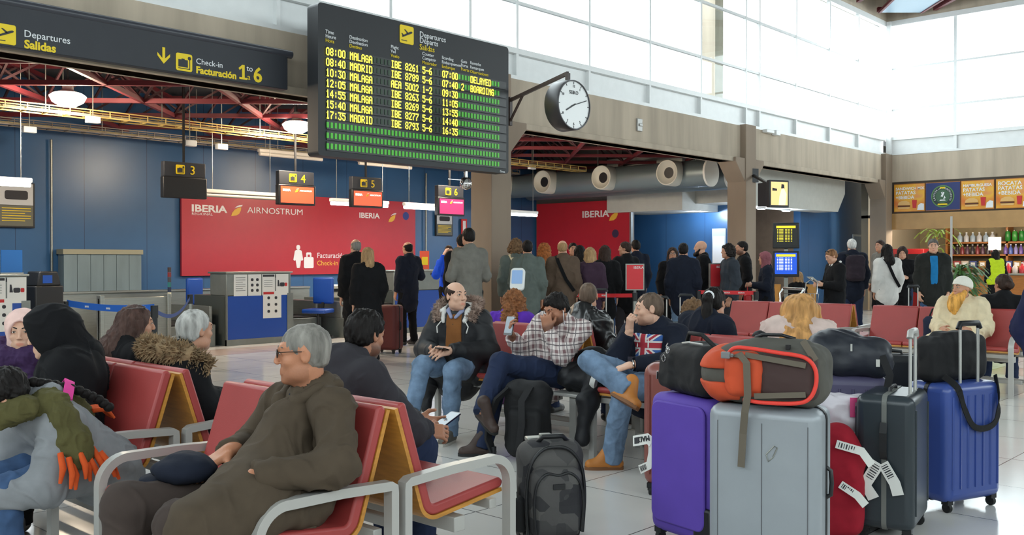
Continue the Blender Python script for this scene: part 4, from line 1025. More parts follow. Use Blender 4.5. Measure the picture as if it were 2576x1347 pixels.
for i, c in enumerate(((210, 206, 180), (30, 40, 70), (40, 110, 110), (60, 60, 70), (120, 40, 40), (60, 44, 40))): MB().cyl((0, 0, .08 * i), (0, 0, .08 * i + .075), .028).ob('band', mat('band%d' % i, srgb(*c), .4), r, smooth=40)
MB().bar((0, 0, 0), (0, 0, -.83), .03, .03).ob('pole', m_steel, r)
g = WV(92, 715, 14.9); r = E('desk_terminal', (g.x, 14.9, .83), radians(15), 'black desk terminal on the left check-in desk', 'monitor'); MB().bb(-.02, .46, 0, .3, -.83, .2).prism([(0, .2), (.42, .2), (.36, .42), (.06, .42)], FN, (0, .3, 0), .3).ob('housing', m_black, r, bevel=.02); MB().bb(.1, .26, -.004, .0, .24, .36).ob('screen', m_dblue, r)
a = WV(30, 692, 14.3); r = E('leaflet_stand', (a.x, 14.3, 1.225), 0, 'upright blue leaflet stand on the left check-in desk', 'leaflet stand'); MB().bb(-.14, .14, 0, .02, 0, .34).ob('card', mat('card_blue', srgb(30, 110, 190), .4), r); MB().bb(-.15, .15, -.02, .12, 0, .02).ob('foot', m_steel, r)
p = WV(1068, 670, 14.3); r = E('card_holder', (p.x, 14.3, 1.225), radians(-20), 'orange and yellow card in a clear holder on the desk', 'card holder'); MB().bb(-.1, .1, 0, .012, .0, .38).ob('card', mat('card_orange', srgb(224, 84, 50), .5), r); MB().bb(-.06, .07, -.004, 0, .1, .26).ob('print', m_yellow, r); MB().bb(-.1, .1, -.03, .08, 0, .012).ob('foot', m_chrome, r)
p = WV(858, 720, 15); r = E('label_printer', (p.x, 15.2, .66), 0, 'cream label printer on the conveyor rail', 'printer'); MB().bb(-.16, .16, 0, .3, 0, .28).ob('housing', mat('cream', srgb(206, 200, 180), .5), r, bevel=.03); MB().bb(-.02, .08, -.004, 0, .14, .2).ob('slot', m_black, r); MB().bb(-.14, .14, .02, .28, -.66, 0).ob('stand', m_desk, r)

# ------------------------------------------------------------------ waiting benches
def path_round(P0, P1, P2, r, n=8):
    P0, P1, P2 = Vector(P0), Vector(P1), Vector(P2); a = (P0 - P1).normalized(); b = (P2 - P1).normalized()
    th = a.angle(b); t = r / math.tan(th / 2); c = P1 + (a + b).normalized() * (r / sin(th / 2)); s = P1 + a * t; e = P1 + b * t
    out = [P0]; v0 = s - c; v1 = e - c; a0 = atan2(v0.y, v0.x); a1 = atan2(v1.y, v1.x)
    if a1 - a0 > pi: a1 -= 2 * pi
    if a0 - a1 > pi: a1 += 2 * pi
    out += [c + Vector((cos(a0 + (a1 - a0) * i / n), sin(a0 + (a1 - a0) * i / n))) * r for i in range(n + 1)]
    return out + [P2]
def offset(path, o):
    out = []
    for i, p in enumerate(path):
        t = (path[min(i + 1, len(path) - 1)] - path[max(i - 1, 0)]).normalized(); out.append(p + Vector((-t.y, t.x)) * o)
    return out
SW = .54
_cl = path_round((.012, .87), (.155, .425), (.575, .475), .075)
PB = frame((1, 0, 0), (0, 0, 1))
_cache = {}
def bench(u0, v0, n, side, label):
    """one-sided row of n joined seats; back-to-back rows share the line u0"""
    L = n * SW; r = E('waiting_bench', (u0 + side * .012, v0 + L / 2, 0), 0 if side > 0 else pi, label, 'bench', 'red airport waiting benches')
    for i in range(n):
        y = -L / 2 + SW * i
        fr = offset(_cl, .046); bk = offset(_cl, .002); sh = offset(_cl, -.014)
        e0 = (_cl[0] + (_cl[0] - _cl[1]).normalized() * .012 + (fr[0] - _cl[0]) * .55); e1 = (_cl[-1] + (_cl[-1] - _cl[-2]).normalized() * .016 + (fr[-1] - _cl[-1]) * .5)
        pad = [(p.x, p.y) for p in bk + [e1] + fr[::-1] + [e0]]; shell = [(p.x, p.y) for p in sh + bk[::-1]]
        s = MB().prism(shell, PB, (0, y + SW - .005, 0), SW - .01).ob('seat_shell', m_wood, r)
        MB().prism(pad, PB, (0, y + SW - .006, 0), SW - .012).ob('cushion', m_redpad, s, bevel=.010, seg=2)
    for sg in (-1, 1):
        y = sg * (L / 2 + .028)
        pts = [(.02, y, 0), (.02, y, .575), (.021, y, .592), (.034, y, .600), (.25, y, .612), (.46, y, .614)] + arc((.475, y, .505), .11, radians(85), 0, 8) + [(.585, y, .3), (.585, y, 0)]
        MB().ribbon(pts, .046, .034, (0, 1, 0)).ob('arm_frame', m_alu, r, bevel=.006, seg=2)
    MB().bb(.30, .36, -L / 2, L / 2, .345, .405).bb(.50, .54, -L / 2, L / 2, .40, .44).bb(.04, .08, -L / 2, L / 2, .40, .44).bb(.05, .09, -L / 2, L / 2, .09, .13).ob('support_beam', m_alu, r, bevel=.004)
    return r
U1, U2, U3 = 2.27, 5.945, 11.2
bench(U1, 2.70, 2, -1, 'red two-seat bench on which the man in glasses sits')
bench(U1, 2.70, 2, 1, 'red two-seat bench with the empty near seat, behind the man in glasses')
bench(U1, 4.31, 3, -1, 'red bench under the black-hooded woman at the left')
bench(U1, 4.31, 3, 1, 'red bench on which the grey-haired woman in the fur-collared coat sits')
bench(U2, 3.06, 2, -1, 'red bench on which the man in the flag hoodie sits')
bench(U2, 3.06, 2, 1, 'red bench turned away behind the man in the flag hoodie')
bench(U2, 4.68, 2, -1, 'red bench shared by the parka man and the plaid-shirt man')
bench(U2, 4.68, 2, 1, 'red bench turned away behind the plaid-shirt man')
bench(U3, 2.88, 3, -1, 'red bench on which the bearded man in the white cap sits')
bench(U3, 2.88, 3, 1, 'red bench turned away behind the bearded man in the white cap')
bench(U3, 4.75, 3, -1, 'red bench with empty seats beyond the blond woman')
bench(U3, 4.75, 3, 1, 'red bench turned away beyond the blond woman')

tb = E('side_table', (U2 - .30, 4.40, 0), 0, 'low grey table joining the two benches, under the black coat', 'table')
MB().bb(-.27, .27, -.19, .19, .415, .44).ob('table_top', m_alu, tb, bevel=.006); [MB().bb(x - .02, x + .02, -.03, .03, 0, .415).ob('leg', m_alu, tb) for x in (-.22, .22)]

# ------------------------------------------------------------------ cafe
XE = 26.8
m_tan = mat('cafe_tan', srgb(176, 138, 88), .5, var=.1, vscale=3); m_cafewood = mat('cafe_wood', srgb(168, 106, 46), .5, var=.15, stretch=(1, 1, 6)); m_cafedark = mat('cafe_dark', srgb(60, 50, 40), .7)
struct('wall_cafe', MB().bb(31.0, 31.2, 2, 12, 0, 4.6), mat('cafe_stone', srgb(150, 140, 112), .8, var=.2, vscale=3))
struct('wall_cafe_side', MB().bb(26.9, 31, 11.0, 11.2, 0, 4.6), mat('cafe_grey', srgb(150, 140, 120), .8))
struct('wall_east', MB().bb(26.8, 27.0, HY0, 4.4, 0, 3.6), m_grey_wall)
struct('ceiling_cafe', MB().bb(26.9, 31, 2, 11.2, 2.62, 2.7), m_cafedark)
struct('trim_5', MB().bb(26.78, 26.95, 4.4, 10.28, 2.28, 2.72), m_tan)
struct('trim_6', MB().bb(26.80, 27.0, 4.4, 10.28, 2.72, 3.6), m_cafedark)
def poster_mat(nm, c1, c2, c3):
    m = mat(nm, c1, .45); nt = m.node_tree; n = nt.nodes.new('ShaderNodeTexNoise'); n.inputs['Scale'].default_value = 1.6; tc = nt.nodes.new('ShaderNodeTexCoord'); nt.links.new(tc.outputs['Object'], n.inputs['Vector'])
    r = nt.nodes.new('ShaderNodeValToRGB'); e = r.color_ramp.elements; e[0].position = .35; e[0].color = (*c1, 1); e[1].position = .68; e[1].color = (*c3, 1); k = e.new(.52); k.color = (*c2, 1)
    nt.links.new(n.outputs['Fac'], r.inputs[0]); nt.links.new(r.outputs[0], nt.nodes['Principled BSDF'].inputs['Base Color']); return m
pm = poster_mat('menu_print', srgb(214, 116, 40), srgb(226, 172, 50), srgb(206, 84, 100))
EX = (0, -1, 0)
def menu(v0, v1, lines, label, logo=False):
    z0, z1 = 2.78, 3.52; w = v0 - v1; c = (v0 + v1) / 2; r = E('menu_panel', (XE - .03, c, z0), radians(-90), label, 'menu sign', 'menu panels over the cafe'); h = z1 - z0
    MB().bb(-w / 2 + .01, w / 2 - .01, 0, .05, 0, h).ob('panel', pm if not logo else mat('logo_navy', srgb(24, 44, 104), .45), r); MB().bb(-w / 2, w / 2, .01, .055, -.02, h + .02).ob('frame', m_cafewood, r)
    if logo:
        MB().cyl((0, -.004, h / 2), (0, 0, h / 2), .30, n=36).ob('badge', mat('badge_green', srgb(86, 132, 72), .5), r); MB().cyl((0, -.007, h / 2), (0, -.004, h / 2), .27, n=36).ob('badge', mat('badge_dark', srgb(26, 50, 48), .5), r); MB().cyl((0, -.010, h / 2), (0, -.007, h / 2), .185, n=36).ob('badge', mat('badge_mid', srgb(60, 96, 70), .5), r)
        for i, ch in enumerate('CAFETERIA AEROPUERTO'):
            a = radians(205 - i * 12.2); text(ch, .065, m_signwhite, (.20 * cos(a), -.012, h / 2 + .20 * sin(a)), (sin(a), 0, -cos(a)), (cos(a), 0, sin(a)), r, 'CENTER')
        mb = MB(); q = (0, -.010, h / 2)
        for pl in ([(-.05, .0), (.02, .12), (.05, .1), (.0, -.02)], [(.02, -.08), (.08, -.05), (.05, .02)], [(-.08, -.12), (.08, -.12), (.06, -.09), (-.06, -.09)], [(-.04, .1), (.0, .13), (-.02, .06)]): mb.prism(pl, FN, q, .003)
        mb.ob('badge_mark', m_signwhite, r); MB().prism([(-.13, -.02), (.13, -.02), (.12, .02), (-.12, .02)], FN, (0, -.011, h / 2 - .215), .004).ob('ribbon', m_yellow, r); MB().prism([(-.07, -.02), (.07, -.02), (.06, .02), (-.06, .02)], FN, (0, -.011, h / 2 + .23), .004).ob('ribbon', m_yellow, r)
        return
    for i, (t, s) in enumerate(lines): text(t, s, m_signwhite, (-w / 2 + .05, -.003, h - .15 - .125 * i), XU, ZU, r, bold=.002)
    q = (0, -.001, 0); x = -.14
    MB().prism([(x - .17, .17), (x - .15, .24), (x - .06, .285), (x + .06, .285), (x + .15, .24), (x + .17, .17)], FN, q, .01).prism(rrect(.32, .05, .02, 4, x, .09), FN, q, .01).ob('bun', mat('bun', srgb(222, 178, 110), .6), r)
    MB().prism(rrect(.34, .04, .018, 4, x, .14), FN, q, .014).ob('filling', mat('filling', srgb(96, 56, 30), .7), r); MB().prism([(.10, .08), (.19, .08), (.21, .30), (.08, .30)], FN, q, .012).ob('cup', mat('cup_red', srgb(196, 40, 40), .5), r)
    MB().prism([(w / 2 - .20, .02), (w / 2 - .02, .02), (w / 2 - .02, .19), (w / 2 - .10, .21), (w / 2 - .18, .15)], FN, q, .008).ob('price_bubble', m_signwhite, r)
menu(10.22, 9.38, (('SANDWICH MIX', .105), ('PATATAS', .13), ('+BEBIDA', .13)), 'orange menu panel reading SANDWICH MIX PATATAS + BEBIDA')
menu(9.36, 8.46, (), 'navy cafe panel with the round green badge', True)
menu(8.44, 7.62, (('HAMBURGUESA', .10), ('PATATAS', .13), ('+BEBIDA', .13)), 'orange menu panel reading HAMBURGUESA PATATAS + BEBIDA')
menu(7.58, 6.74, (('BOCATA', .14), ('PATATAS', .14), ('+BEBIDA', .14)), 'orange menu panel reading BOCATA PATATAS + BEBIDA')
menu(6.70, 5.86, (('MENU', .14), ('PATATAS', .13)), 'x') if False else None
ct = E('cafe_counter', (27.6, 7.2, 0), 0, 'wooden cafe counter with a pale top', 'counter'); MB().bb(-.3, .4, -2.8, 2.4, 0, 1.02).ob('body', m_cafewood, ct, bevel=.01); MB().bb(-.36, .45, -2.85, 2.45, 1.02, 1.07).ob('counter_top', m_steel, ct, bevel=.005)
sh = E('cafe_shelf', (30.6, 7.4, 0), 0, 'wooden wall shelf behind the cafe counter', 'shelf')
for z in (1.15, 1.55, 1.92): MB().bb(-.2, .35, -2.6, 2.6, z, z + .05).ob('shelf_board', m_cafewood, sh)
for y in (-2.6, -.9, .9, 2.6): MB().bb(-.2, .35, y - .03, y + .03, 0, 2.5).ob('upright', m_cafewood, sh)
rnd = random.Random(4)
def goods(name, cat, grp, lb, n, u, va, vb, z, cols, shape):
    for i in range(n):
        v = va + (vb - va) * (i + .5) / n; c = cols[i % len(cols)]; r = E(name, (u, v, z), rnd.uniform(-.2, .2), lb, cat, grp); m = mat('goods_%d_%d_%d' % c, srgb(*c), .3)
        w = abs(vb - va) / n * .42
        if shape == 'bag': MB().lathe([(w * .3, 0), (w * .95, .03), (w, .15), (w * .9, .26), (w * .75, .30)], n=10).ob('body', m, r, smooth=60); MB().bb(-w * .6, w * .6, -.01, .01, .29, .34).ob('crimp', m_steel, r)
        elif shape == 'bottle': MB().lathe([(w, 0), (w, .16), (w * .35, .22), (w * .35, .27)], n=10).ob('body', m, r, smooth=40); MB().cyl((0, 0, .265), (0, 0, .29), w * .4, n=8).ob('cap', m_signwhite, r)
        else: MB().bb(-w, w, -w, w, 0, .2).ob('body', m, r, bevel=.01); MB().bb(-w - .003, -w, -w * .6, w * .6, .05, .15).ob('print', m_signwhite, r)
goods('crisp_bag', 'snack', 'green crisp bags', 'green crisp bag on the upper cafe shelf', 7, 30.35, 8.35, 7.05, 1.97, [(40, 130, 50), (60, 150, 60)], 'bag')
goods('crisp_bag', 'snack', 'red crisp bags', 'red crisp bag on the upper cafe shelf right of the green ones', 3, 30.35, 6.95, 6.35, 1.97, [(170, 50, 50)], 'bag')
goods('drink_bottle', 'bottle', 'pale bottles', 'pale bottle on the upper cafe shelf left of the crisp bags', 6, 30.4, 9.7, 8.6, 1.97, [(170, 190, 210), (200, 205, 215)], 'bottle')
goods('drink_bottle', 'bottle', 'violet bottles', 'violet or blue bottle on the middle cafe shelf', 8, 30.4, 8.4, 7.3, 1.60, [(120, 90, 170), (90, 110, 190), (150, 140, 200)], 'bottle')
goods('drink_bottle', 'bottle', 'dark bottles', 'dark red or brown bottle on the middle cafe shelf', 9, 30.4, 9.9, 8.6, 1.60, [(90, 60, 80), (60, 50, 60), (130, 50, 60)], 'bottle')
goods('snack_box', 'box', 'boxes on the low shelf', 'coloured snack box on the lowest cafe shelf', 10, 30.4, 9.8, 7.4, 1.20, [(150, 60, 60), (200, 190, 180), (70, 80, 140), (160, 120, 60)], 'box')
goods('coffee_cup', 'cup', 'red cups', 'red cup on the cafe counter', 6, 27.55, 7.9, 6.9, 1.07, [(180, 40, 50), (200, 190, 185)], 'bottle')
for i, (v, s) in enumerate(((9.5, 1.0), (8.3, .7), (6.9, .9), (5.9, .8))):
    r = E('spotlight', (27.5, v, 2.60), 0, 'bright round spotlight in the cafe ceiling, ' + ['first from the left', 'second from the left', 'third from the left', 'fourth from the left'][i], 'lamp', 'cafe spotlights'); MB().cyl((0, 0, 0), (0, 0, .02), .09).ob('ring', m_white, r); MB().ell((0, 0, -.01), (.07, .07, .05)).ob('bulb', mat('cafe_glow', (1, 1, 1), .4, emit=14, ecol=(1, .92, .8)), r)
    l = bpy.data.lights.new('cafe_light', 'POINT'); l.energy = 85 * s; l.color = (1, .86, .66); l.shadow_soft_size = .1; o = bpy.data.objects.new('cafe_light', l); COL.objects.link(o); o.parent = r; o.location = (0, 0, -.2)
m_leafg = mat('leaf_green', srgb(66, 104, 44), .5, var=.3); m_leafy = mat('leaf_lime', srgb(150, 170, 60), .5, var=.2)
def plant(g, h, n, L, m, label, seed, base=.45):
    r = E('potted_plant', g, 0, label, 'plant'); rd = random.Random(seed)
    MB().lathe([(.16, 0), (.22, .38), (.24, base), (.20, base), (.18, base - .06)], n=18).ob('pot', mat('pot_grey', srgb(110, 108, 104), .6), r, smooth=40); MB().tube([(0, 0, base - .1), (.02, 0, base + (h - base) * .5), (0, .02, h)], [.03, .025, .015], 7).ob('stem', m_cafewood, r)
    mb = MB()
    for i in range(n):
        a = rd.uniform(0, 2 * pi); z = h - (h - base) * .7 * rd.random() ** 1.5; l = L * rd.uniform(.7, 1.2); up = rd.uniform(.5, 1.1); d = Vector((cos(a), sin(a), 0))
        mb.ribbon([Vector((0, 0, z)) + d * l * t + Vector((0, 0, l * (up * t - 1.1 * t * t))) for t in (0, .15, .35, .6, .8, 1)], .045, .004, Vector((-d.y, d.x, 0)))
    return tag(mb.ob('foliage', m, r), kind=None)
plant(G(2415, 20.0), 1.25, 90, .55, m_leafg, 'bushy green potted plant behind the man in the blue shirt', 3)
plant(G(2358, 24.0), 2.15, 34, .55, m_leafy, 'tall thin-leaved plant rising above the head of the man in the blue shirt', 5)
g = G(2393, 22.5); tag(MB().cyl((g.x, g.y, 0), (g.x + .0, g.y, 2.46), .025).ob('pole', m_alu, smooth=40), 'slim pale pole standing in front of the cafe', 'pole')
r = E('vending_machine', (28.4, 10.3, 0), 0, 'dark red drinks cooler at the left end of the cafe', 'cooler'); MB().bb(-.35, .4, -.45, .45, 0, 1.75).ob('body', mat('cooler_red', srgb(150, 28, 34), .4), r, bevel=.02); MB().bb(-.36, -.35, -.38, .38, .5, 1.6).ob('door_glass', m_black, r); MB().bar((-.38, .40, .6), (-.38, .40, 1.4), .03, .03).ob('handle', m_chrome, r)
pp = WU(2502, 616, 27.9); r = E('price_card', (27.9, pp.y, 2.05), radians(-90), 'white card hanging over the cafe counter', 'sign'); MB().bb(-.16, .16, 0, .01, -.36, .0).ob('card', m_signwhite, r); MB().bar((0, 0, 0), (0, 0, .57), .006, .006).ob('cord', m_black, r)
a = WV(2165, 680, 11.78); b = WV(2190, 592, 11.78); r = E('wall_notice', (a.x, 11.78, a.z), 0, 'white framed sheet on the blue wall behind the white-haired man', 'notice'); MB().bb(-.55, .55, 0, .02, 0, b.z - a.z).ob('frame', m_white, r); MB().bb(-.48, .48, -.005, 0, .06, b.z - a.z - .06).ob('sheet', mat('sheet_blue', srgb(170, 190, 210), .5), r)
a = WU(1808, 655, 21.97); r = E('wall_notice', (21.97, a.y, 1.25), radians(-90), 'tall white sheet on the lit blue wall beside the column', 'notice'); MB().bb(-.2, .2, 0, .02, 0, 1.0).ob('frame', mat('sheet_pale', srgb(176, 184, 188), .5), r); MB().bb(-.17, .17, -.004, 0, .1, .8).ob('sheet', m_signwhite, r)

# ------------------------------------------------------------------ screens, barriers, kiosk, trolley
def screen_lines(s, w, h, z0, y, hdr, rows, cols, m):
    MB().bb(-w * .46, w * .46, y - .004, y, z0 + h * .84, z0 + h * .96).ob('header', hdr, s); mb = MB()
    for i in range(rows):
        zz = z0 + h * (.76 - .66 * i / rows)
        for a, b in cols: mb.bb(w * a, w * b, y - .004, y, zz, zz + h * .03)
    mb.ob('lettering', m, s)
m_hdr = mat('screen_yellow', srgb(240, 200, 40), .5, emit=.9); m_scw = mat('screen_text', (1, 1, .9), .5, emit=.9); m_scy = mat('screen_text_yellow', srgb(235, 215, 60), .5, emit=.8)
g = G(1977, 17.0); r = E('flight_screens', g, radians(205 + 90), 'pair of stacked flight screens on a slim post', 'screen stand')
MB().bar((-.0, .1, 0), (-.0, .1, 2.05), .07, .07).bb(-.25, .25, -.1, .3, 0, .03).ob('post', m_steel, r)
for z0, ms, hd in ((1.63, mat('screen_dark', srgb(24, 26, 22), .4), 1), (1.12, mat('screen_blue', srgb(26, 80, 200), .4, emit=.7), 1)):
    s = MB().bb(-.23, .23, -.03, .07, z0, z0 + .46).ob('monitor', m_black, r, bevel=.015); MB().bb(-.19, .19, -.036, -.030, z0 + .05, z0 + .43).ob('screen', ms, s)
    screen_lines(s, .36, .36, z0 + .06, -.036, m_hdr, 9, ((-.42, -.36), (-.32, -.12), (-.04, .06), (.1, .18), (.24, .30)), m_scw if z0 < 1.5 else m_scy)
p = W(1960, 488, 19.3); r = E('television', p, radians(243 + 90), 'television with a yellowish picture on a bracket from the concrete column', 'television')
MB().bb(-.24, .24, 0, .10, -.28, .28).ob('bezel', m_black, r, bevel=.015); MB().prism([(-.20, -.24), (.20, -.24), (.2, .24), (-.2, .24)], FN, (0, .45, 0), .36).ob('back_shell', m_black, r)
MB().bb(-.20, .20, -.006, 0, -.23, .24).ob('screen', mat('tv_picture', srgb(220, 190, 120), .4, emit=.8, ecol=srgb(226, 196, 130)), r)
MB().prism([(-.02, -.23), (.14, -.23), (.17, .0), (.1, .12), (.05, .10), (.0, -.05)], FN, (0, -.006, 0), .003).ob('picture_figure', mat('tv_figure', srgb(236, 214, 180), .5, emit=.9), r); MB().prism([(.04, .11), (.12, .11), (.11, .19), (.05, .2)], FN, (0, -.006, 0), .003).prism([(-.17, .06), (-.06, .06), (-.06, .10), (-.17, .12)], FN, (0, -.006, 0), .003).ob('picture_detail', m_ink, r)
_iv = Matrix.Rotation(-radians(243 + 90), 3, 'Z'); q = _iv @ (Vector((18.9, 10.28, 3.28)) - p); MB().bar((0, .30, .2), (q.x, q.y, q.z), .05, .05).bb(q.x - .12, q.x + .12, q.y - .02, q.y + .06, q.z - .15, q.z + .15).ob('bracket', m_black, r)
def post(g, label, m=m_steel, sign=False, h=.95, ang=0):
    r = E('barrier_post', g, ang, label, 'barrier post', 'queue barrier posts')
    MB().lathe([(.16, 0), (.16, .02), (.05, .045), (.03, .05)], n=20).ob('base', m, r, smooth=40); MB().cyl((0, 0, .04), (0, 0, h), .03, n=12).ob('tube', m, r, smooth=40); MB().cyl((0, 0, h - .10), (0, 0, h + .02), .036, n=12).ob('belt_head', m_black, r, smooth=40)
    if sign:
        s = MB().bb(-.13, .13, -.015, .015, h + .05, h + .42).ob('sign_frame', m_steel, r); MB().bb(-.115, .115, -.019, -.015, h + .065, h + .405).ob('sign_sheet', mat('sheet_red', srgb(206, 44, 52), .5), s); text('IBERIA', .05, m_print_white, (-.02, -.02, h + .35), XU, ZU, s); MB().bar((0, 0, h), (0, 0, h + .06), .04, .02).ob('sign_clip', m_chrome, r)
def belt(a, b, m, label, sag=.0, logo=None, z=.90, w=.055):
    a = Vector(a); b = Vector(b); a.z = b.z = z; n = 10
    r = E('barrier_belt', (a + b) / 2, 0, label, 'barrier belt'); c = (a + b) / 2
    pts = [a.lerp(b, i / n) - c - Vector((0, 0, sag * 4 * (i / n) * (1 - i / n))) for i in range(n + 1)]
    MB().ribbon(pts, w, .003, (0, 0, 1)).ob('webbing', m, r)
    if logo:
        d = (b - a).normalized(); nn = Vector((d.y, -d.x, 0))
        for t in (.25, .5, .75): text(logo, w * .6, m_print_white, a.lerp(b, t) - c + nn * .004 - Vector((0, 0, w * .2 + sag * 4 * t * (1 - t))), d, ZU, r, 'CENTER')
m_beltr = mat('belt_red', srgb(206, 36, 44), .6); m_beltb = mat('belt_blue', srgb(30, 96, 190), .6)
q1, q2, q3, q4 = G(1313, 14.6), G(1437, 13.9), G(1597, 13.2), G(1450, 14.0)
post(q1, 'steel queue post at the left end of the red belt'); post(q3, 'steel queue post with a red sheet behind the flag hoodie man', sign=True, ang=radians(-47))
belt(q1, q3, m_beltr, 'red IBERIA queue belt behind the leather-jacket man', .02, 'IBERIA', .93)
q5, q6 = G(1757, 13.9), G(1902, 13.6)
post(q5, 'steel queue post at the left end of the short red belt'); post(q6, 'steel queue post at the right end of the short red belt'); belt(q5, q6, m_beltr, 'short red IBERIA queue belt above the ponytail woman', .0, 'IBERIA', .95)
post(G(1803, 14.6), 'queue post with a red sheet above the ponytail woman', sign=True, ang=radians(-30))
b1, b2 = G(168, 10.4), G(388, 9.4)
post(b1, 'dark queue post at the left end of the blue belt', m_black); post(b2, 'dark queue post behind the long-haired woman', m_black); belt(b1, b2, m_beltb, 'bright blue queue belt above the black hood', .03, 'aena', .95, .07)
b3 = G(478, 12.4); post(b3, 'steel queue post at the noticed desk'); belt(b2, b3, mat('rope_blue', srgb(20, 66, 130), .6), 'sagging dark blue belt leading up to the noticed desk', .14, None, .93, .04)
g = G(1302, 12.4); r = E('info_kiosk', g, radians(-60), 'pale information kiosk with a tilted screen right of the concrete column', 'kiosk')
MB().lathe([(.2, 0), (.2, .03), (.05, .06), (.045, 1.06)], n=18).ob('pedestal', m_white, r, smooth=40)
Rk = Matrix.Rotation(radians(-16), 3, 'X')
MB().prism(rrect(.19, .30, .05), Rk @ FN, (0, .03, 1.16), .06).ob('screen_head', m_white, r, bevel=.01); MB().prism(rrect(.14, .18, .01), Rk @ FN, Vector((0, -.028, 1.17)) + Rk @ Vector((0, -.006, .03)), .003).ob('screen', mat('kiosk_screen', srgb(120, 150, 190), .3, emit=.4), r)
g = G(2052, 13.4); r = E('luggage_trolley', g, radians(60), 'wire luggage trolley in front of the woman checking papers', 'trolley'); mb = MB()
for sx_ in (-.25, .25): mb.tube([(sx_, -.35, .12), (sx_, .35, .12), (sx_, .42, .95), (sx_, .36, 1.02)], .016, 7)
mb.tube([(-.25, .36, 1.02), (.25, .36, 1.02)], .02, 7); [mb.tube([(-.25, y, .12), (.25, y, .12)], .01, 6) for y in (-.3, -.1, .1, .3)]; mb.ob('frame', m_chrome, r, smooth=60)
mb = MB(); [mb.tube([(-.22 + .088 * i, .16, .62), (-.24 + .096 * i, .12, .95)], .005, 5) for i in range(6)]; [mb.tube([(-.24, y, z), (.24, y, z)], .005, 5) for y, z in ((.16, .62), (.14, .78), (.12, .95), (.38, .62), (.4, .95))]; mb.tube([(-.2, .12, .95), (-.18, .1, 1.1), (-.05, .1, 1.16), (.08, .1, 1.1), (.1, .12, .95)], .008, 6); mb.ob('basket', m_chrome, r, smooth=60)
for x_, y_ in ((-.25, -.33), (.25, -.33), (0, .36)): MB().cyl((x_ - .02, y_, .06), (x_ + .02, y_, .06), .06, n=14).ob('wheel', m_rubber, r, smooth=40)
for px, d, an, lb in ((1945, 18.8, 100, 'orange wooden chair beside the flight screens'), (2014, 18.6, 140, 'orange wooden chair under the seated woman behind the flight screens')):
    g = G(px, d); r = E('side_chair', g, radians(an), lb, 'chair', 'orange cafe chairs'); m_or = mat('chair_orange', srgb(196, 140, 66), .5, var=.1)
    MB().bb(-.22, .22, -.22, .22, .44, .47).ob('seat', m_or, r, bevel=.01); MB().bb(-.22, .22, .21, .235, .60, .95).ob('backrest', m_or, r, bevel=.01)
    for x_ in (-.2, .2):
        MB().tube([(x_, -.2, 0), (x_, -.2, .45)], .014, 7).ob('leg', m_chrome, r, smooth=60); MB().tube([(x_, .24, 0), (x_, .2, .45), (x_, .22, .93)], .014, 7).ob('leg', m_chrome, r, smooth=60)

# ------------------------------------------------------------------ luggage
def blob(name, m, parent, fn, lo, hi, vs=.008, amp=.006, fr=(10, 10, 10), seed=0):
    vx = Vox(A3(*lo), A3(*hi), vs); fn(vx); V, Q = vx.mesh()
    if amp: V = folds(V, Q, amp, fr, seed)
    return sobj(name, V, Q, m, parent)
def tag_strip(parent, pts, w, side, txt=None):
    t = MB().ribbon(pts, w, .0015, side).ob('luggage_tag', m_paper, parent, smooth=60)
    p = [Vector(x) for x in pts]; a, b = p[0].lerp(p[1], .12), p[0].lerp(p[1], .48 if txt else .8); d = (p[1] - p[0]).normalized(); s = Vector(side).normalized(); n = d.cross(s)
    mb = MB(); [mb.box(a.lerp(b, i / 7) + n * k, (.0035 + .003 * (i % 2), w * .6, .0006), Matrix((d, (s - d * d.dot(s)).normalized(), n.normalized())).transposed()) for i in range(7) for k in (.0012, -.0012)]
    mb.ob('barcode', m_ink, t); return t
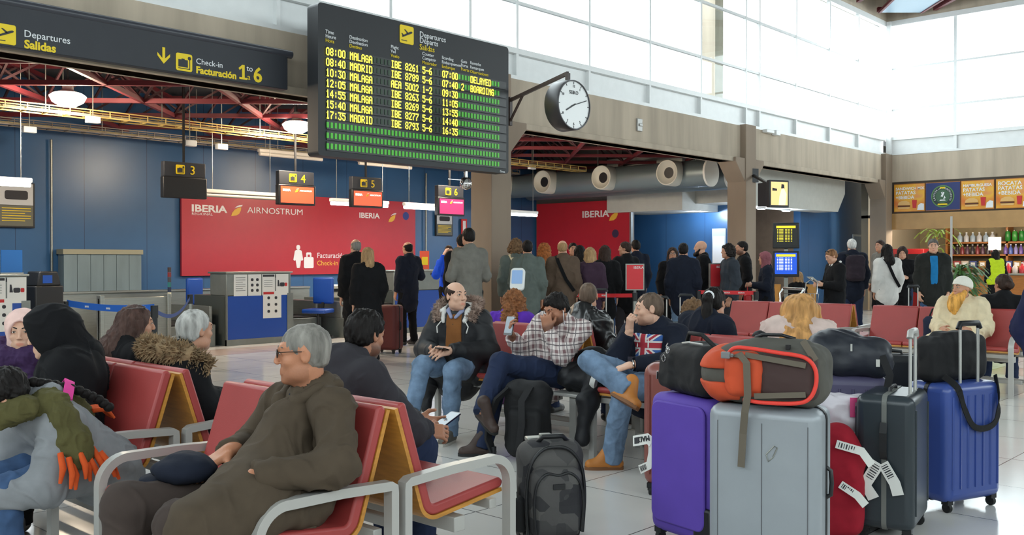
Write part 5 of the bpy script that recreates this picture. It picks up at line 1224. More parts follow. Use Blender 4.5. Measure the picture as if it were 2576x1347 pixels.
def suitcase(g, ang, w, d, h, m, label, ribs=6, rod=None, seam=True, rnd=.05, side_band=False, strap=None, soft=False, groove=None):
    """hard or soft upright case; local -y is the face with the telescopic handle"""
    r = E('suitcase', (g.x, g.y, 0), radians(ang + 90), label, 'suitcase'); z0 = .055
    MB().bb(-w / 2, w / 2, -d / 2, d / 2, z0, h).ob('shell', m, r, bevel=rnd, seg=4)
    if ribs:
        mb = MB()
        for i in range(ribs):
            x = -w * .40 + w * .80 * i / (ribs - 1)
            for y in (-d / 2, d / 2): mb.tube([(x, y, z0 + .08), (x, y, h - .07)], .007 if not groove else .0022, 6)
        mb.ob('rib', groove or m, r, smooth=60)
    if seam:
        MB().prism(rrect(w + .008, h - z0 + .008, rnd + .002, 6, 0, (h + z0) / 2), FN, (0, .012, 0), .024).ob('zip_band', m_black if seam is True else seam, r)
    for sx_ in (-1, 1):
        for sy in (-1, 1):
            c = Vector((sx_ * (w / 2 - .05), sy * (d / 2 - .04), 0)); wh = MB().bb(c.x - .022, c.x + .022, c.y - .022, c.y + .022, .045, .075).bar((c.x - .016, c.y, .028), (c.x - .016, c.y, .06), .006, .03).bar((c.x + .016, c.y, .028), (c.x + .016, c.y, .06), .006, .03).ob('caster', m_black, r)
            MB().cyl((c.x - .011, c.y, .027), (c.x + .011, c.y, .027), .027, n=16).ob('wheel', m_rubber, wh, smooth=40)
    MB().tube([(-.08, 0, h - .004), (-.075, 0, h + .018), (0, 0, h + .024), (.075, 0, h + .018), (.08, 0, h - .004)], .010, 8).ob('carry_handle', m_black, r, smooth=60)
    MB().tube([(w / 2 - .004, 0, h * .48), (w / 2 + .02, 0, h * .5), (w / 2 + .024, 0, h * .57), (w / 2 + .02, 0, h * .64), (w / 2 - .004, 0, h * .66)], .010, 8).ob('side_handle', m_black, r, smooth=60)
    if rod:
        rr = MB(); [rr.cyl((x, -d / 2 + .045, h - .02), (x, -d / 2 + .045, rod), .009, n=10) for x in (-rod_w, rod_w)]; t = rr.ob('telescopic_rod', mat('rod_alu', srgb(206, 206, 202), .3, .6), r, smooth=40)
        MB().tube([(-rod_w - .015, -d / 2 + .045, rod), (-rod_w, -d / 2 + .045, rod + .03), (rod_w, -d / 2 + .045, rod + .03), (rod_w + .015, -d / 2 + .045, rod)], .017, 9).ob('grip', m_black if strap != 'grey' else m_alu, t, smooth=60)
    return r
rod_w = .075
m_case_grey = mat('case_silver', srgb(148, 154, 160), .38, .15, var=.04); m_case_purple = mat('case_purple', srgb(88, 62, 164), .7, bump=.12, bscale=7, var=.06); m_case_brown = mat('case_brown', srgb(132, 76, 68), .35); m_case_dark = mat('case_graphite', srgb(44, 52, 58), .3); m_case_blue = mat('case_blue', srgb(62, 84, 156), .28); m_case_plum = mat('case_plum', srgb(74, 70, 98), .5); m_nylon = mat('black_nylon', srgb(17, 17, 20), .8, bump=.3, bscale=14, var=.2)
gG = G(1937, 4.32)
cs = suitcase(gG, 193, .50, .27, .765, m_case_grey, 'large silver-grey hard suitcase under the orange and grey rucksack', ribs=3, groove=mat('groove', srgb(92, 94, 98), .5))
mb = MB(); mb.tube([(.02, -.137, .56), (.055, -.137, .60), (.07, -.137, .595), (.05, -.137, .55), (.03, -.137, .53)], .003, 5, close=True); mb.ob('emblem', m_steel, cs)
gP = G(1762, 4.72)
cp = suitcase(gP, 168, .44, .29, .755, m_case_purple, 'bright purple fabric suitcase under the black duffel bag', ribs=0, rnd=.055, soft=True)
MB().prism(rrect(.36, .60, .05, 5, 0, .42), FN, (0, -.145, 0), .018).ob('front_pocket', m_case_purple, cp, bevel=.008); MB().bb(.1, .22, -.16, -.13, .06, .24).ob('corner_guard', m_black, cp, bevel=.02)
tg = tag_strip(cp, [(-.36, -.12, .475), (-.25, -.12, .505), (-.22, -.12, .49)], .055, (0, .2, 1), 1); text('MAD', .04, m_ink, (-.235, -.1235, .525), (-1, 0, -.27), (.2, 0, -1), tg)
tag_strip(cp, [(-.31, -.12, .335), (-.24, -.12, .37), (-.222, -.12, .43), (-.22, -.12, .49)], .045, (.8, 0, -.5))
gB = G(1722, 5.75); suitcase(gB, 200, .46, .27, .80, m_case_brown, 'reddish brown hard suitcase behind the purple one', ribs=4, rnd=.07)
gD = G(2247, 4.98)
cd = suitcase(gD, 281, .47, .285, .735, m_case_dark, 'dark graphite hard suitcase with its pull handle out, right of the silver-grey one', ribs=2, rod=1.02, seam=mat('zip_grey', srgb(110, 112, 108), .5), rnd=.045, strap='grey')
MB().ribbon([(-.243, 0, .60), (-.262, 0, .55), (-.262, 0, .46), (-.243, 0, .42)], .035, .012, (0, 1, 0)).ob('side_handle', m_black, cd)
tag_strip(cd, [(-.265, .02, .40), (-.285, .08, .29), (-.28, .04, .22)], .06, (0, .8, .5)); tag_strip(cd, [(-.265, .0, .40), (-.285, -.06, .31), (-.275, -.075, .25)], .055, (0, .8, -.2))
gU = G(2400, 5.50)
cb = suitcase(gU, 250, .47, .29, .725, m_case_blue, 'royal blue hard suitcase with a black bag on top, at the right', ribs=7, rod=1.03, rnd=.05)
gK = G(2236, 5.95); suitcase(gK, 215, .36, .24, .83, mat('case_black', srgb(34, 36, 40), .6), 'black suitcase top between the navy bag and the blue suitcase', ribs=0, rnd=.04)
gM = G(2128, 5.35); suitcase(gM, 205, .44, .27, .78, m_case_plum, 'greyish plum suitcase under the navy bag', ribs=6, rnd=.05)
# orange and grey rucksack lying on the silver-grey case
m_ruck = mat('ruck_grey', srgb(78, 76, 70), .85, bump=.3, bscale=12, var=.15); m_ruck_o = mat('ruck_orange', srgb(196, 74, 38), .8, bump=.3, bscale=10, var=.12); m_ruck_b = mat('ruck_brown', srgb(64, 46, 44), .85, bump=.3, bscale=12); m_ruck_r = mat('ruck_piping', srgb(226, 60, 48), .6)
rk = E('rucksack', (gG.x, gG.y, .767), radians(193 + 90), 'grey and orange rucksack lying on the silver-grey suitcase', 'rucksack')
def f_ruck(v):
    v.box((.03, 0, .145), (.235, .14, .14), None, .09, .04); v.ell((-.20, 0, .13), (.11, .13, .125), None, .05); v.cone((-.05, -.02, .27), (.16, -.02, .27), .03, .03, .04)
blob('main_bag', m_ruck, rk, f_ruck, (-.36, -.2, -.02), (.34, .2, .34), .007, .007, (9, 9, 9), 3)
def f_pk(v): v.box((-.075, -.125, .14), (.09, .055, .10), None, .045, .02)
blob('orange_pocket', m_ruck_o, rk, f_pk, (-.2, -.22, 0), (.06, .0, .3), .006, .006, (14, 14, 14), 4)
blob('dark_pocket', m_ruck_b, rk, lambda v: v.box((.115, -.12, .14), (.125, .05, .10), None, .04, .02), (-.05, -.22, 0), (.28, .0, .3), .006, .004, (12, 12, 12), 5)
for zc in (.19, .07):
    def f_lid(v): v.ell((-.20, -.004, .13), (.122, .142, .135), None, .02); v.cone((-.10, -.10, zc), (-.2, -.10, zc), .05, .05, .03); sg = 1 if zc > .1 else -1; v.cut((0, 0, -sg), -sg * (zc - .03 * sg), .01); v.cut((0, 1, 0), .02, .01); v.cut((1, .3, 0), -.135, .01)
    blob('orange_panel', m_ruck_o, rk, f_lid, (-.36, -.2, -.03), (-.06, .16, .3), .006, .004, (14, 14, 14), 6)
MB().tube(crv([(-.15, -.165, .225), (-.11, -.175, .262), (-.03, -.178, .262), (.08, -.178, .25), (.19, -.172, .235), (.235, -.165, .19), (.24, -.165, .12), (.215, -.17, .06), (.16, -.176, .035), (.02, -.18, .028), (-.07, -.18, .035)]), .009, 8).ob('piping', m_ruck_r, rk, smooth=60)
m_web = mat('webbing_grey', srgb(98, 90, 78), .8)
MB().ribbon([(-.13, -.185, .23), (-.08, -.196, .235), (-.05, -.198, .20), (-.045, -.198, .06), (-.06, -.19, -.02), (-.075, -.165, -.12), (-.085, -.16, -.27)], .032, .004, (1, 0, 0)).ob('strap', m_web, rk)
MB().ribbon([(-.06, -.186, .235), (.20, -.178, .20)], .024, .004, (0, 0, 1)).ribbon([(-.02, -.186, .055), (.20, -.178, .075)], .024, .004, (0, 0, 1)).ribbon([(.17, -.10, .30), (.235, -.15, .22)], .03, .004, (1, 0, .5)).ob('strap', m_web, rk)
MB().bb(-.165, -.125, -.205, -.185, .215, .245).bb(-.125, -.11, -.2, -.187, .222, .238).ob('buckle', mat('buckle_grey', srgb(120, 122, 124), .4), rk, bevel=.004); MB().tube([(-.06, -.02, .30), (-.02, -.03, .315), (.06, -.03, .316), (.12, -.02, .30)], .008, 7).bb(.10, .118, -.12, -.10, .26, .28).ob('haul_loop', m_black, rk, smooth=60)
# black duffel on the purple case
db = E('duffel_bag', (gP.x, gP.y, .757), radians(168 + 75), 'black duffel bag with clip rings on the purple suitcase', 'bag')
blob('body', m_nylon, db, lambda v: (v.box((.03, 0, .125), (.185, .135, .122), None, .06, .03), v.box((-.10, -.09, .11), (.07, .06, .09), None, .03, .02)), (-.24, -.22, -.02), (.28, .2, .29), .007, .006, (10, 10, 10), 8)
for x, z in ((-.06, .215), (-.10, .17)): MB().tube(arc((x, -.150, z), .016, 0, 2 * pi, 14)[:-1], .003, 6, close=True).ob('ring', m_chrome, db, smooth=60)
MB().tube([(-.055, -.152, .25), (-.065, -.155, .235), (-.055, -.155, .222), (-.06, -.155, .20)], .004, 6).ob('clip', m_chrome, db, smooth=60); MB().tube([(-.02, -.09, .252), (.06, -.10, .262), (.15, -.08, .258)], .005, 6).ob('zip_trim', m_alu, db, smooth=60); MB().tube([(-.1, -.02, .24), (-.02, -.05, .30), (.10, -.05, .30), (.18, -.02, .24)], .011, 8).ob('handle', m_nylon, db, smooth=60)
MB().bar((-.155, -.157, .06), (-.15, -.157, .1), .008, .004).ob('zip_pull', m_chrome, db)
# navy bag on the plum case, black bag with strap on the blue case
nb = E('travel_bag', (gM.x, gM.y, .782), radians(205 + 90), 'crumpled navy black travel bag on the plum suitcase', 'bag')
blob('body', mat('nylon_navy', srgb(30, 34, 44), .5, bump=.5, bscale=9, var=.2), nb, lambda v: (v.box((.0, 0, .10), (.22, .16, .10), None, .08, .03), v.ell((-.05, 0, .17), (.14, .12, .08), None, .05), v.ell((.14, -.04, .10), (.11, .13, .10), None, .05)), (-.32, -.24, -.02), (.32, .24, .3), .009, .016, (8, 8, 8), 9)
MB().ribbon([(.18, -.16, .12), (.22, -.18, .02), (.20, -.19, -.1), (.23, -.18, -.25)], .04, .006, (1, 0, 0)).ob('strap', m_nylon, nb); MB().bb(.15, .17, -.175, -.165, .06, .10).bb(.02, .03, -.17, -.165, .14, .18).ob('zip_pull', m_chrome, nb)
bb_ = E('shoulder_bag', (gU.x, gU.y, .727), radians(250 + 90), 'black shoulder bag standing on the blue suitcase, its strap hanging down', 'bag')
blob('body', m_nylon, bb_, lambda v: (v.box((0, .01, .13), (.235, .075, .13), None, .05, .03), v.box((0, .01, .25), (.13, .05, .03), None, .02, .03)), (-.32, -.14, -.02), (.32, .16, .33), .008, .008, (9, 9, 9), 10)
MB().ribbon(crv([(-.20, -.09, .04), (-.17, -.158, -.02), (-.12, -.165, -.14), (-.05, -.168, -.24), (.06, -.168, -.26), (.15, -.166, -.22), (.175, -.162, -.10), (.20, -.12, .03)]), .035, .005, (0, 0, 1)).ob('strap', m_nylon, bb_)
rb = E('red_bag', (G(2108, 4.86).x, G(2108, 4.86).y, 0), radians(300), 'slouching dark red cloth bag between the silver-grey and graphite suitcases', 'bag'); m_redcl = cloth('crimson', (150, 28, 44), .5)
blob('body', m_redcl, rb, lambda v: (v.box((0, 0, .24), (.13, .10, .235), None, .08, .03), v.ell((-.02, 0, .46), (.12, .09, .12), None, .06)), (-.25, -.2, -.02), (.25, .2, .62), .010, .014, (8, 8, 6), 11)
tag_strip(rb, [(-.02, -.125, .50), (.1, -.135, .47), (.15, -.12, .40)], .042, (0, 0, 1)); tag_strip(rb, [(.0, -.13, .30), (.08, -.14, .25), (.12, -.13, .2)], .04, (0, .0, 1))
pb = E('plastic_bag', (G(2128, 5.02).x, G(2128, 5.02).y, .53), radians(215 + 90), 'white plastic bag with a pink letter behind the dark red bag', 'bag'); m_plast = mat('plastic_white', srgb(214, 208, 216), .35, bump=.4, bscale=12)
blob('body', m_plast, pb, lambda v: v.box((0, 0, .08), (.15, .08, .10), None, .06, .03), (-.2, -.15, -.08), (.2, .15, .24), .008, .014, (10, 10, 8), 12); text('D', .13, mat('pink_print', srgb(214, 70, 130), .5), (.0, -.092, .08), XU, ZU, pb, bold=.006)
MB().bb(-.12, .12, -.08, .08, -.53, .0).ob('lower_bag', m_plast, pb, bevel=.04)
# dark patterned rolling backpack in front
def camo_mat():
    m = mat('camo_grey', srgb(84, 84, 84), .85, bump=.25, bscale=30); nt = m.node_tree; v = nt.nodes.new('ShaderNodeTexVoronoi'); v.inputs['Scale'].default_value = 9; v.distance = 'MANHATTAN'; tc = nt.nodes.new('ShaderNodeTexCoord'); nt.links.new(tc.outputs['Object'], v.inputs['Vector'])
    s = nt.nodes.new('ShaderNodeSeparateColor'); nt.links.new(v.outputs['Color'], s.inputs[0]); nt.links.new(node_mix(nt, s.outputs[0], srgb(40, 40, 44), srgb(92, 90, 88)), nt.nodes['Principled BSDF'].inputs['Base Color']); return m
m_camo = camo_mat(); gC = G(1388, 4.78)
bp = E('rolling_backpack', (gC.x, gC.y, 0), radians(236 + 90), 'grey patterned rolling backpack standing alone on the floor in front', 'backpack')
blob('main_bag', m_camo, bp, lambda v: (v.box((0, .04, .27), (.165, .11, .235), None, .09, .03), v.cone((-.09, .05, .44), (.09, .05, .44), .06, .06, .05)), (-.26, -.2, 0), (.26, .22, .58), .008, .004, (9, 9, 9), 13)
blob('front_pocket', m_camo, bp, lambda v: (v.box((.0, -.075, .22), (.135, .06, .175), None, .06, .02),), (-.22, -.2, 0), (.22, .08, .48), .008, .004, (9, 9, 9), 14)
outl = [(-.14, -.07, .06), (-.15, -.075, .25), (-.13, -.075, .40), (-.07, -.07, .475), (.0, -.065, .49), (.07, -.07, .475), (.13, -.075, .40), (.15, -.075, .25), (.14, -.07, .06)]
MB().tube(crv(outl), .009, 7).tube(crv([(-.115, -.128, .08), (-.125, -.132, .22), (-.11, -.132, .32), (-.06, -.128, .37), (0, -.125, .36), (.06, -.128, .37), (.11, -.132, .32), (.125, -.132, .22), (.115, -.128, .08)]), .007, 7).ob('zip', m_black, bp, smooth=60)
MB().tube([(-.07, .02, .50), (-.05, -.02, .535), (.05, -.02, .535), (.09, .02, .50)], .013, 8).ob('grab_handle', m_black, bp, smooth=60); MB().bb(-.11, .06, .06, .13, .495, .515).bb(-.04, .02, .08, .11, .515, .53).ob('handle_plate', m_steel, bp, bevel=.005); MB().bb(-.03, .03, -.142, -.134, .295, .32).ob('badge', m_black, bp)
MB().bb(-.15, .15, -.02, .16, .015, .07).ob('base', m_black, bp, bevel=.02); [MB().cyl((x - .02, .12, .04), (x + .02, .12, .04), .04, n=14).ob('wheel', m_rubber, bp, smooth=40) for x in (-.13, .13)]
blob('side_pocket', m_nylon, bp, lambda v: v.box((-.165, .03, .15), (.03, .07, .09), None, .025, .02), (-.24, -.1, .02), (-.1, .16, .3), .007, .003); MB().prism(rrect(.07, .09, .02), frame((0, -1, 0), (0, .3, 1)), (-.185, .03, .26), .006).ob('paper', m_paper, bp)
# black backpack leaning on the bench by the plaid man, black coat beside him
gN = G(1326, 6.72); kb = E('backpack', (gN.x, gN.y, 0), radians(200 + 90), 'black backpack leaning against the bench at the feet of the plaid-shirt man', 'backpack')
blob('main_bag', m_nylon, kb, lambda v: (v.box((0, .02, .29), (.17, .10, .275), None, .09, .03), v.box((.02, -.08, .22), (.13, .06, .16), None, .05, .03)), (-.26, -.22, 0), (.26, .2, .62), .009, .010, (8, 8, 7), 15)
MB().ribbon([(-.10, -.09, .52), (-.18, -.12, .44), (-.235, -.13, .30), (-.25, -.12, .16), (-.22, -.1, .06), (-.28, -.12, .012)], .06, .02, (.3, 1, 0)).ribbon([(.06, -.08, .54), (.02, -.15, .44), (.03, -.17, .28), (.0, -.16, .1)], .05, .015, (1, 0, 0)).ob('shoulder_strap', m_nylon, kb, smooth=60); MB().bb(-.33, -.24, -.14, -.1, .0, .03).bb(-.24, -.2, -.12, -.08, .02, .10).ob('buckle', m_black, kb, bevel=.006)
co = E('coat', (U2 - .34, 4.42, .44), radians(180 - 90), 'black padded coat lying on the bench beside the plaid-shirt man', 'coat'); m_coat = mat('padded_black', srgb(19, 20, 25), .65, bump=.4, bscale=8, var=.15)
blob('body', m_coat, co, lambda v: (v.ell((0, -.02, .10), (.26, .24, .12), None, .05), v.ell((.08, -.16, .2), (.16, .10, .12), None, .06), v.cone((-.20, .14, .10), (-.24, .30, -.02), .07, .07, .05), v.cone((-.24, .30, -.02), (-.23, .34, -.28), .065, .05, .05), v.ell((-.18, .0, .14), (.12, .2, .10), None, .06)), (-.42, -.42, -.5), (.42, .46, .42), .010, .018, (8, 8, 8), 16)
ts = E('shoulder_bag', (U3 - .33, 3.68, .50), radians(180 - 90), 'navy cloth bag on the bench beside the bearded man', 'bag'); blob('body', cloth('navybag', (36, 42, 62)), ts, lambda v: v.box((0, 0, .15), (.13, .10, .15), None, .06, .03), (-.2, -.2, -.02), (.2, .2, .36), .01, .008)
MB().tube([(-.08, 0, .28), (-.04, 0, .38), (.04, 0, .38), (.08, 0, .28)], .01, 7).ob('handle', m_nylon, ts, smooth=60)

# ------------------------------------------------------------------ the people
SK1, SK2, SK3, SK4 = (206, 158, 132), (188, 138, 112), (170, 118, 92), (214, 170, 146)
C_BLACK = cloth('black', (17, 17, 20)); C_NAVY = cloth('navy', (23, 28, 42)); C_DKGREY = cloth('dark_grey', (50, 48, 53)); C_GREY = cloth('grey', (112, 110, 104)); C_BROWN = cloth('brown', (92, 76, 64)); C_JEAN = cloth('jeans', (62, 86, 122), .35, bscale=16, var=.25)
C_JEANL = cloth('jeans_light', (106, 128, 154), .35, bscale=16, var=.3); C_JEAND = cloth('jeans_dark', (36, 46, 72), .35, bscale=16); C_WHITE = cloth('white', (214, 212, 208), .3, var=.05); C_CREAM = cloth('cream', (216, 200, 168), .45); C_KHAKI = cloth('khaki', (118, 106, 72)); C_RUST = cloth('rust', (148, 84, 52)); C_PURPLE = cloth('purple', (92, 48, 168), .4); C_PLUM = cloth('plum', (62, 44, 60)); C_BLUE = cloth('royal', (28, 78, 210), .4); C_SLATE = cloth('slate', (92, 100, 96)); C_OLIVE = cloth('olive_wool', (84, 80, 48), .7, bscale=30); C_TEAL = cloth('teal', (28, 112, 168), .4)
C_COATBR = cloth('coat_brown', (76, 65, 53), .55, bscale=6); C_TROU = cloth('trouser_brown', (66, 56, 52), .5, bscale=7); C_PINK = cloth('pale_pink', (206, 184, 176), .5, bscale=10); C_SCARF = cloth('pink_scarf', (226, 190, 182), .5, bscale=14); C_HEATH = cloth('heather', (132, 134, 138), .5, bscale=8)
M_LEATH = mat('leather_black', srgb(22, 22, 24), .32, bump=.5, bscale=9, var=.15, spec=.6); SH_BLACK = mat('shoe_black', srgb(26, 24, 24), .45); SH_BROWN = mat('boot_brown', srgb(58, 42, 36), .6, bump=.3, bscale=25); SH_TAN = mat('boot_tan', srgb(184, 116, 48), .6, bump=.2, bscale=25, var=.1); SH_GREY = mat('shoe_grey', srgb(96, 94, 88), .6); SOLE_T = mat('sole_tan', srgb(120, 78, 44), .7); SOLE_W = mat('sole_pale', srgb(190, 186, 178), .6)
H_BLK = hair_mat((22, 18, 17)); H_DBR = hair_mat((52, 38, 32)); H_GREY = hair_mat((128, 124, 118)); H_WHITE = hair_mat((206, 204, 200)); H_AUB = hair_mat((132, 86, 54), True); H_BLOND = hair_mat((186, 138, 84)); H_FAIR = hair_mat((160, 128, 92)); H_GINGER = hair_mat((214, 158, 78)); H_SALT = hair_mat((92, 88, 84)); H_CURL = hair_mat((110, 84, 60), True); H_RED = hair_mat((160, 96, 50), True); H_BUZZ = hair_mat((96, 80, 68))
m_fur = mat('fur_tan', srgb(142, 118, 88), .9, var=.4, vscale=25); m_fur_g = mat('fur_taupe', srgb(150, 128, 116), .9, var=.35, vscale=25)
m_frame_ = mat('glasses_frame', srgb(44, 36, 34), .3); m_lens = mat('lens', (1, 1, 1), .05, alpha=.12)
m_phone = mat('phone_black', srgb(20, 20, 24), .2)
def glasses(c, up=0.0, dark=False):
    T, R = c['T'], c['Rm']; mb = MB(); ln = MB()
    y0, z0 = (.100, .009) if not up else (.045, .105)
    for sx in (-1, 1):
        ring = [T(sx * .033 + .023 * cos(a), y0 - .10 * abs(.3 * cos(a)) * .05, z0 + .017 * sin(a)) for a in [2 * pi * i / 14 for i in range(14)]]
        mb.tube(ring, .0019, 5, close=True); mb.tube([T(sx * .056, y0 - .002, z0 + .006), T(sx * .075, y0 - .05, z0 + .007), T(sx * .080, y0 - .115, z0 + .004)], .0018, 5)
        ln.add(ring, [tuple(range(14))])
    mb.tube([T(-.010, y0 + .002, z0 + .004), T(0, y0 + .006, z0 + .007), T(.010, y0 + .002, z0 + .004)], .0018, 5)
    g = mb.ob('glasses', m_frame_, c['root'], smooth=60); ln.ob('lens', m_phone if dark else m_lens, g)
def wpos(root, p):
    a = root.rotation_euler[2]; s = root.scale[0]; p = Vector(p) * s
    return Vector((root.location.x + p.x * cos(a) - p.y * sin(a), root.location.y + p.x * sin(a) + p.y * cos(a), root.location.z + p.z))
def phone(root, p, right, up, label):
    o = E('phone', wpos(root, p), root.rotation_euler[2], label, 'phone'); M = frame(right, up)
    b = MB().prism(rrect(.072, .145, .01), M, (0, 0, -.004), .008).ob('case', m_phone, o); MB().prism(rrect(.064, .125, .004), M, (0, 0, .004), .0008).ob('screen', mat('phone_screen', srgb(120, 130, 140), .2, emit=.25), b)
def seat(u0, side, dx=.31): return u0 + side * dx

# old man in the brown coat
def ex_old(c):
    glasses(c)
    P = c['P']
    tubes_obj(c, 'coat_flap', C_COATBR, [[(A3(-.12, .05, .60), .135), (A3(-.15, .28, .60), .115), (A3(-.17, .46, .56), .09), (A3(-.20, .50, .36), .05)], [(A3(.10, -.02, .60), .12), (A3(.15, .14, .56), .08)], [(A3(-.03, .02, .82), .10), (A3(-.05, .14, .66), .10), (A3(-.08, .30, .60), .09)]], .09, .010, (8, 8, 8))
    tubes_obj(c, 'coat_edge', C_COATBR, [[(A3(-.02, .035, .865), .016), (A3(-.045, .085, .76), .016), (A3(-.075, .225, .69), .016), (A3(-.10, .40, .665), .016), (A3(-.12, .53, .60), .016), (A3(-.14, .56, .44), .014)]], .02, .002)
    col = [[(A3(-.075, -.145, .955), .020), (A3(-.085, -.06, .945), .024), (A3(-.05, .02, .905), .024), (A3(-.035, .055, .85), .018)], [(A3(.075, -.145, .955), .020), (A3(.085, -.06, .945), .024), (A3(.05, .02, .905), .024), (A3(.035, .055, .85), .018)], [(A3(-.075, -.145, .955), .02), (A3(0, -.185, .96), .022), (A3(.075, -.145, .955), .02)]]
    tubes_obj(c, 'collar', C_COATBR, col, .02, .003)
old = person('elderly man in glasses and a brown coat sitting at the front', (seat(U1, -1, .27), 2.95), 180, 'sit', 1.0, .0052,
    dict(pel=(0, .06, .53), che=(0, -.08, .76), nek=(0, -.095, .925), hd=(0, -.05, 1.075), shL=(-.165, -.065, .87), shR=(.165, -.065, .87), elL=(-.30, .02, .71), wrL=(-.19, .29, .70), elR=(.27, .0, .70), wrR=(.10, .20, .735), knL=(-.12, .50, .575), knR=(.13, .56, .60), anL=(-.14, .50, .088), anR=(.12, .56, .088), hiL=(-.10, .07, .53), hiR=(.10, .07, .53)),
    (-38, -3, 0), (184, 126, 96), dict(mat=C_COATBR, t=.020, len=.02, st=.022, thigh=.35, ch=.0, fold=.012, name='coat', front=dict(mat=C_NAVY, w=.028, hi=-.0, lo=.10, name='sweater')), dict(mat=C_TROU, t=.022), dict(mat=SH_BLACK, sole=m_rubber), dict(style='buzz', mat=H_GREY, hl=-.028, q=.005), 1,
    dict(dR=(-.15, 1, -.35), nR=(0, -.3, -1), cR=.22, dL=(.35, 1, -.45), nL=(.5, -.2, -.8), cL=.35), 1.0, .3, ex_old, brow=m_brow_g)
cp_ = E('cap', wpos(old, (.12, .36, .665)), radians(110), 'dark navy flat cap under the hand of the man in glasses', 'cap')
blob('crown', C_NAVY, cp_, lambda v: v.ell((0, 0, .03), (.115, .10, .055), None, .03), (-.2, -.2, -.04), (.2, .2, .12), .007, .008, (14, 14, 14)); blob('brim', C_NAVY, cp_, lambda v: v.ell((.10, 0, -.01), (.07, .08, .018), None, .02), (0, -.14, -.06), (.2, .14, .05), .007, .003)
# man in the grey hooded jacket
gj = person('bearded man in a charcoal hooded jacket leaning forward, seen from behind', (seat(U1, 1, .29), 3.52), 0, 'sit', 1.0, .006,
    dict(pel=(0, -.02, .54), che=(0, .06, .78), nek=(0, .15, .94), hd=(0, .235, 1.07), shL=(-.175, .10, .895), shR=(.175, .10, .895), elL=(-.22, .32, .66), elR=(.27, .26, .65), wrL=(-.02, .56, .62), wrR=(.11, .50, .60)), (10, -8, 0), SK3,
    dict(mat=C_DKGREY, t=.034, len=.10, hood=1, ch=.02, fold=.012), dict(mat=C_JEAND, t=.018), dict(mat=SH_BROWN, sole=m_rubber), dict(style='thick', mat=H_BLK, hl=.004), 1, dict(dL=(.6, .9, -.2), dR=(.5, 1, -.15), nL=(.6, -.5, .3), nR=(-.6, .3, -.5), cL=.5, cR=.55), 1.05, 1.0)
phone(gj, (.10, .66, .63), (1, 0, 0), (0, .7, .3), 'dark phone in the hands of the man in the charcoal jacket')
# man in the fur-hooded parka
def ex_parka(c):
    n = c['nek']; fl = [n + A3(*p) for p in ((-.13, .10, -.05), (-.165, .03, .03), (-.15, -.06, .08), (-.09, -.12, .09), (0, -.145, .085), (.09, -.12, .09), (.15, -.06, .08), (.165, .03, .03), (.13, .10, -.05))]
    fur('fur_trim', m_fur_g, c['root'], fl, .036, 2000, .032, 5)
    tubes_obj(c, 'fleece_lining', C_WHITE, [[(n + A3(s * .088, .105, -.06), .016), (n + A3(s * .105, .06, .01), .026), (n + A3(s * .09, -.06, .05), .03), (n + A3(0, -.085, .05), .03)] for s in (-1, 1)], .02, .005, (30, 30, 30))
    tubes_obj(c, 'shirt_collar', cloth('shirt_blue', (140, 146, 176), .2), [[(n + A3(s * .062, .01, .055), .016), (n + A3(s * .055, .075, .02), .017), (n + A3(s * .018, .115, -.03), .013)] for s in (-1, 1)], .01, 0)
    for s in (-1, 1): MB().tube([n + A3(s * .10, .12, -.06), n + A3(s * .13, .135, -.10), n + A3(s * .12, .15, -.15)], .005, 6).ob('drawcord', C_WHITE, c['root'], smooth=60)
    tubes_obj(c, 'coat_skirt', m_coat, [[(A3(.16, .0, .55), .09), (A3(.22, .12, .42), .07), (A3(.22, .18, .22), .045)], [(A3(-.16, .0, .55), .09), (A3(-.2, .14, .45), .06)]], .05, .010, (8, 8, 8))
pk = person('balding man in a black fur-hooded parka and faded jeans, looking aside', (5.44, 5.62), 205, 'sit', 1.04, .0065,
    dict(che=(0, .0, .79), nek=(0, .03, .95), hd=(0, .085, 1.085), shL=(-.165, .0, .895), shR=(.165, .0, .895), wrL=(-.04, .34, .68), wrR=(.08, .33, .66), elL=(-.27, .08, .66), elR=(.27, .08, .66), knL=(-.12, .46, .55), knR=(.13, .45, .58), anL=(-.08, .42, .088), anR=(.14, .60, .30), toR=(.1, 1, -.3)), (58, 2, 0), SK4,
    dict(mat=m_coat, t=.040, len=.10, st=.036, thigh=.3, fold=.007, name='parka', collar=0, front=dict(mat=cloth('sweater_rust', (128, 82, 44), .3), w=.065, out=.016, name='sweater')), dict(mat=C_JEANL, t=.014), dict(mat=SH_GREY, sole=SOLE_W), dict(style='ring', mat=H_DBR, hl=-.012), 1, dict(dL=(.6, .9, -.1), nL=(.5, -.5, -.6), dR=(-.5, .9, .0), nR=(-.4, -.2, .8), cR=.5), 1.0, .15, ex_parka)
phone(pk, (-.02, .425, .70), (1, 0, 0), (0, 1, .2), 'dark phone in the hands of the parka man')
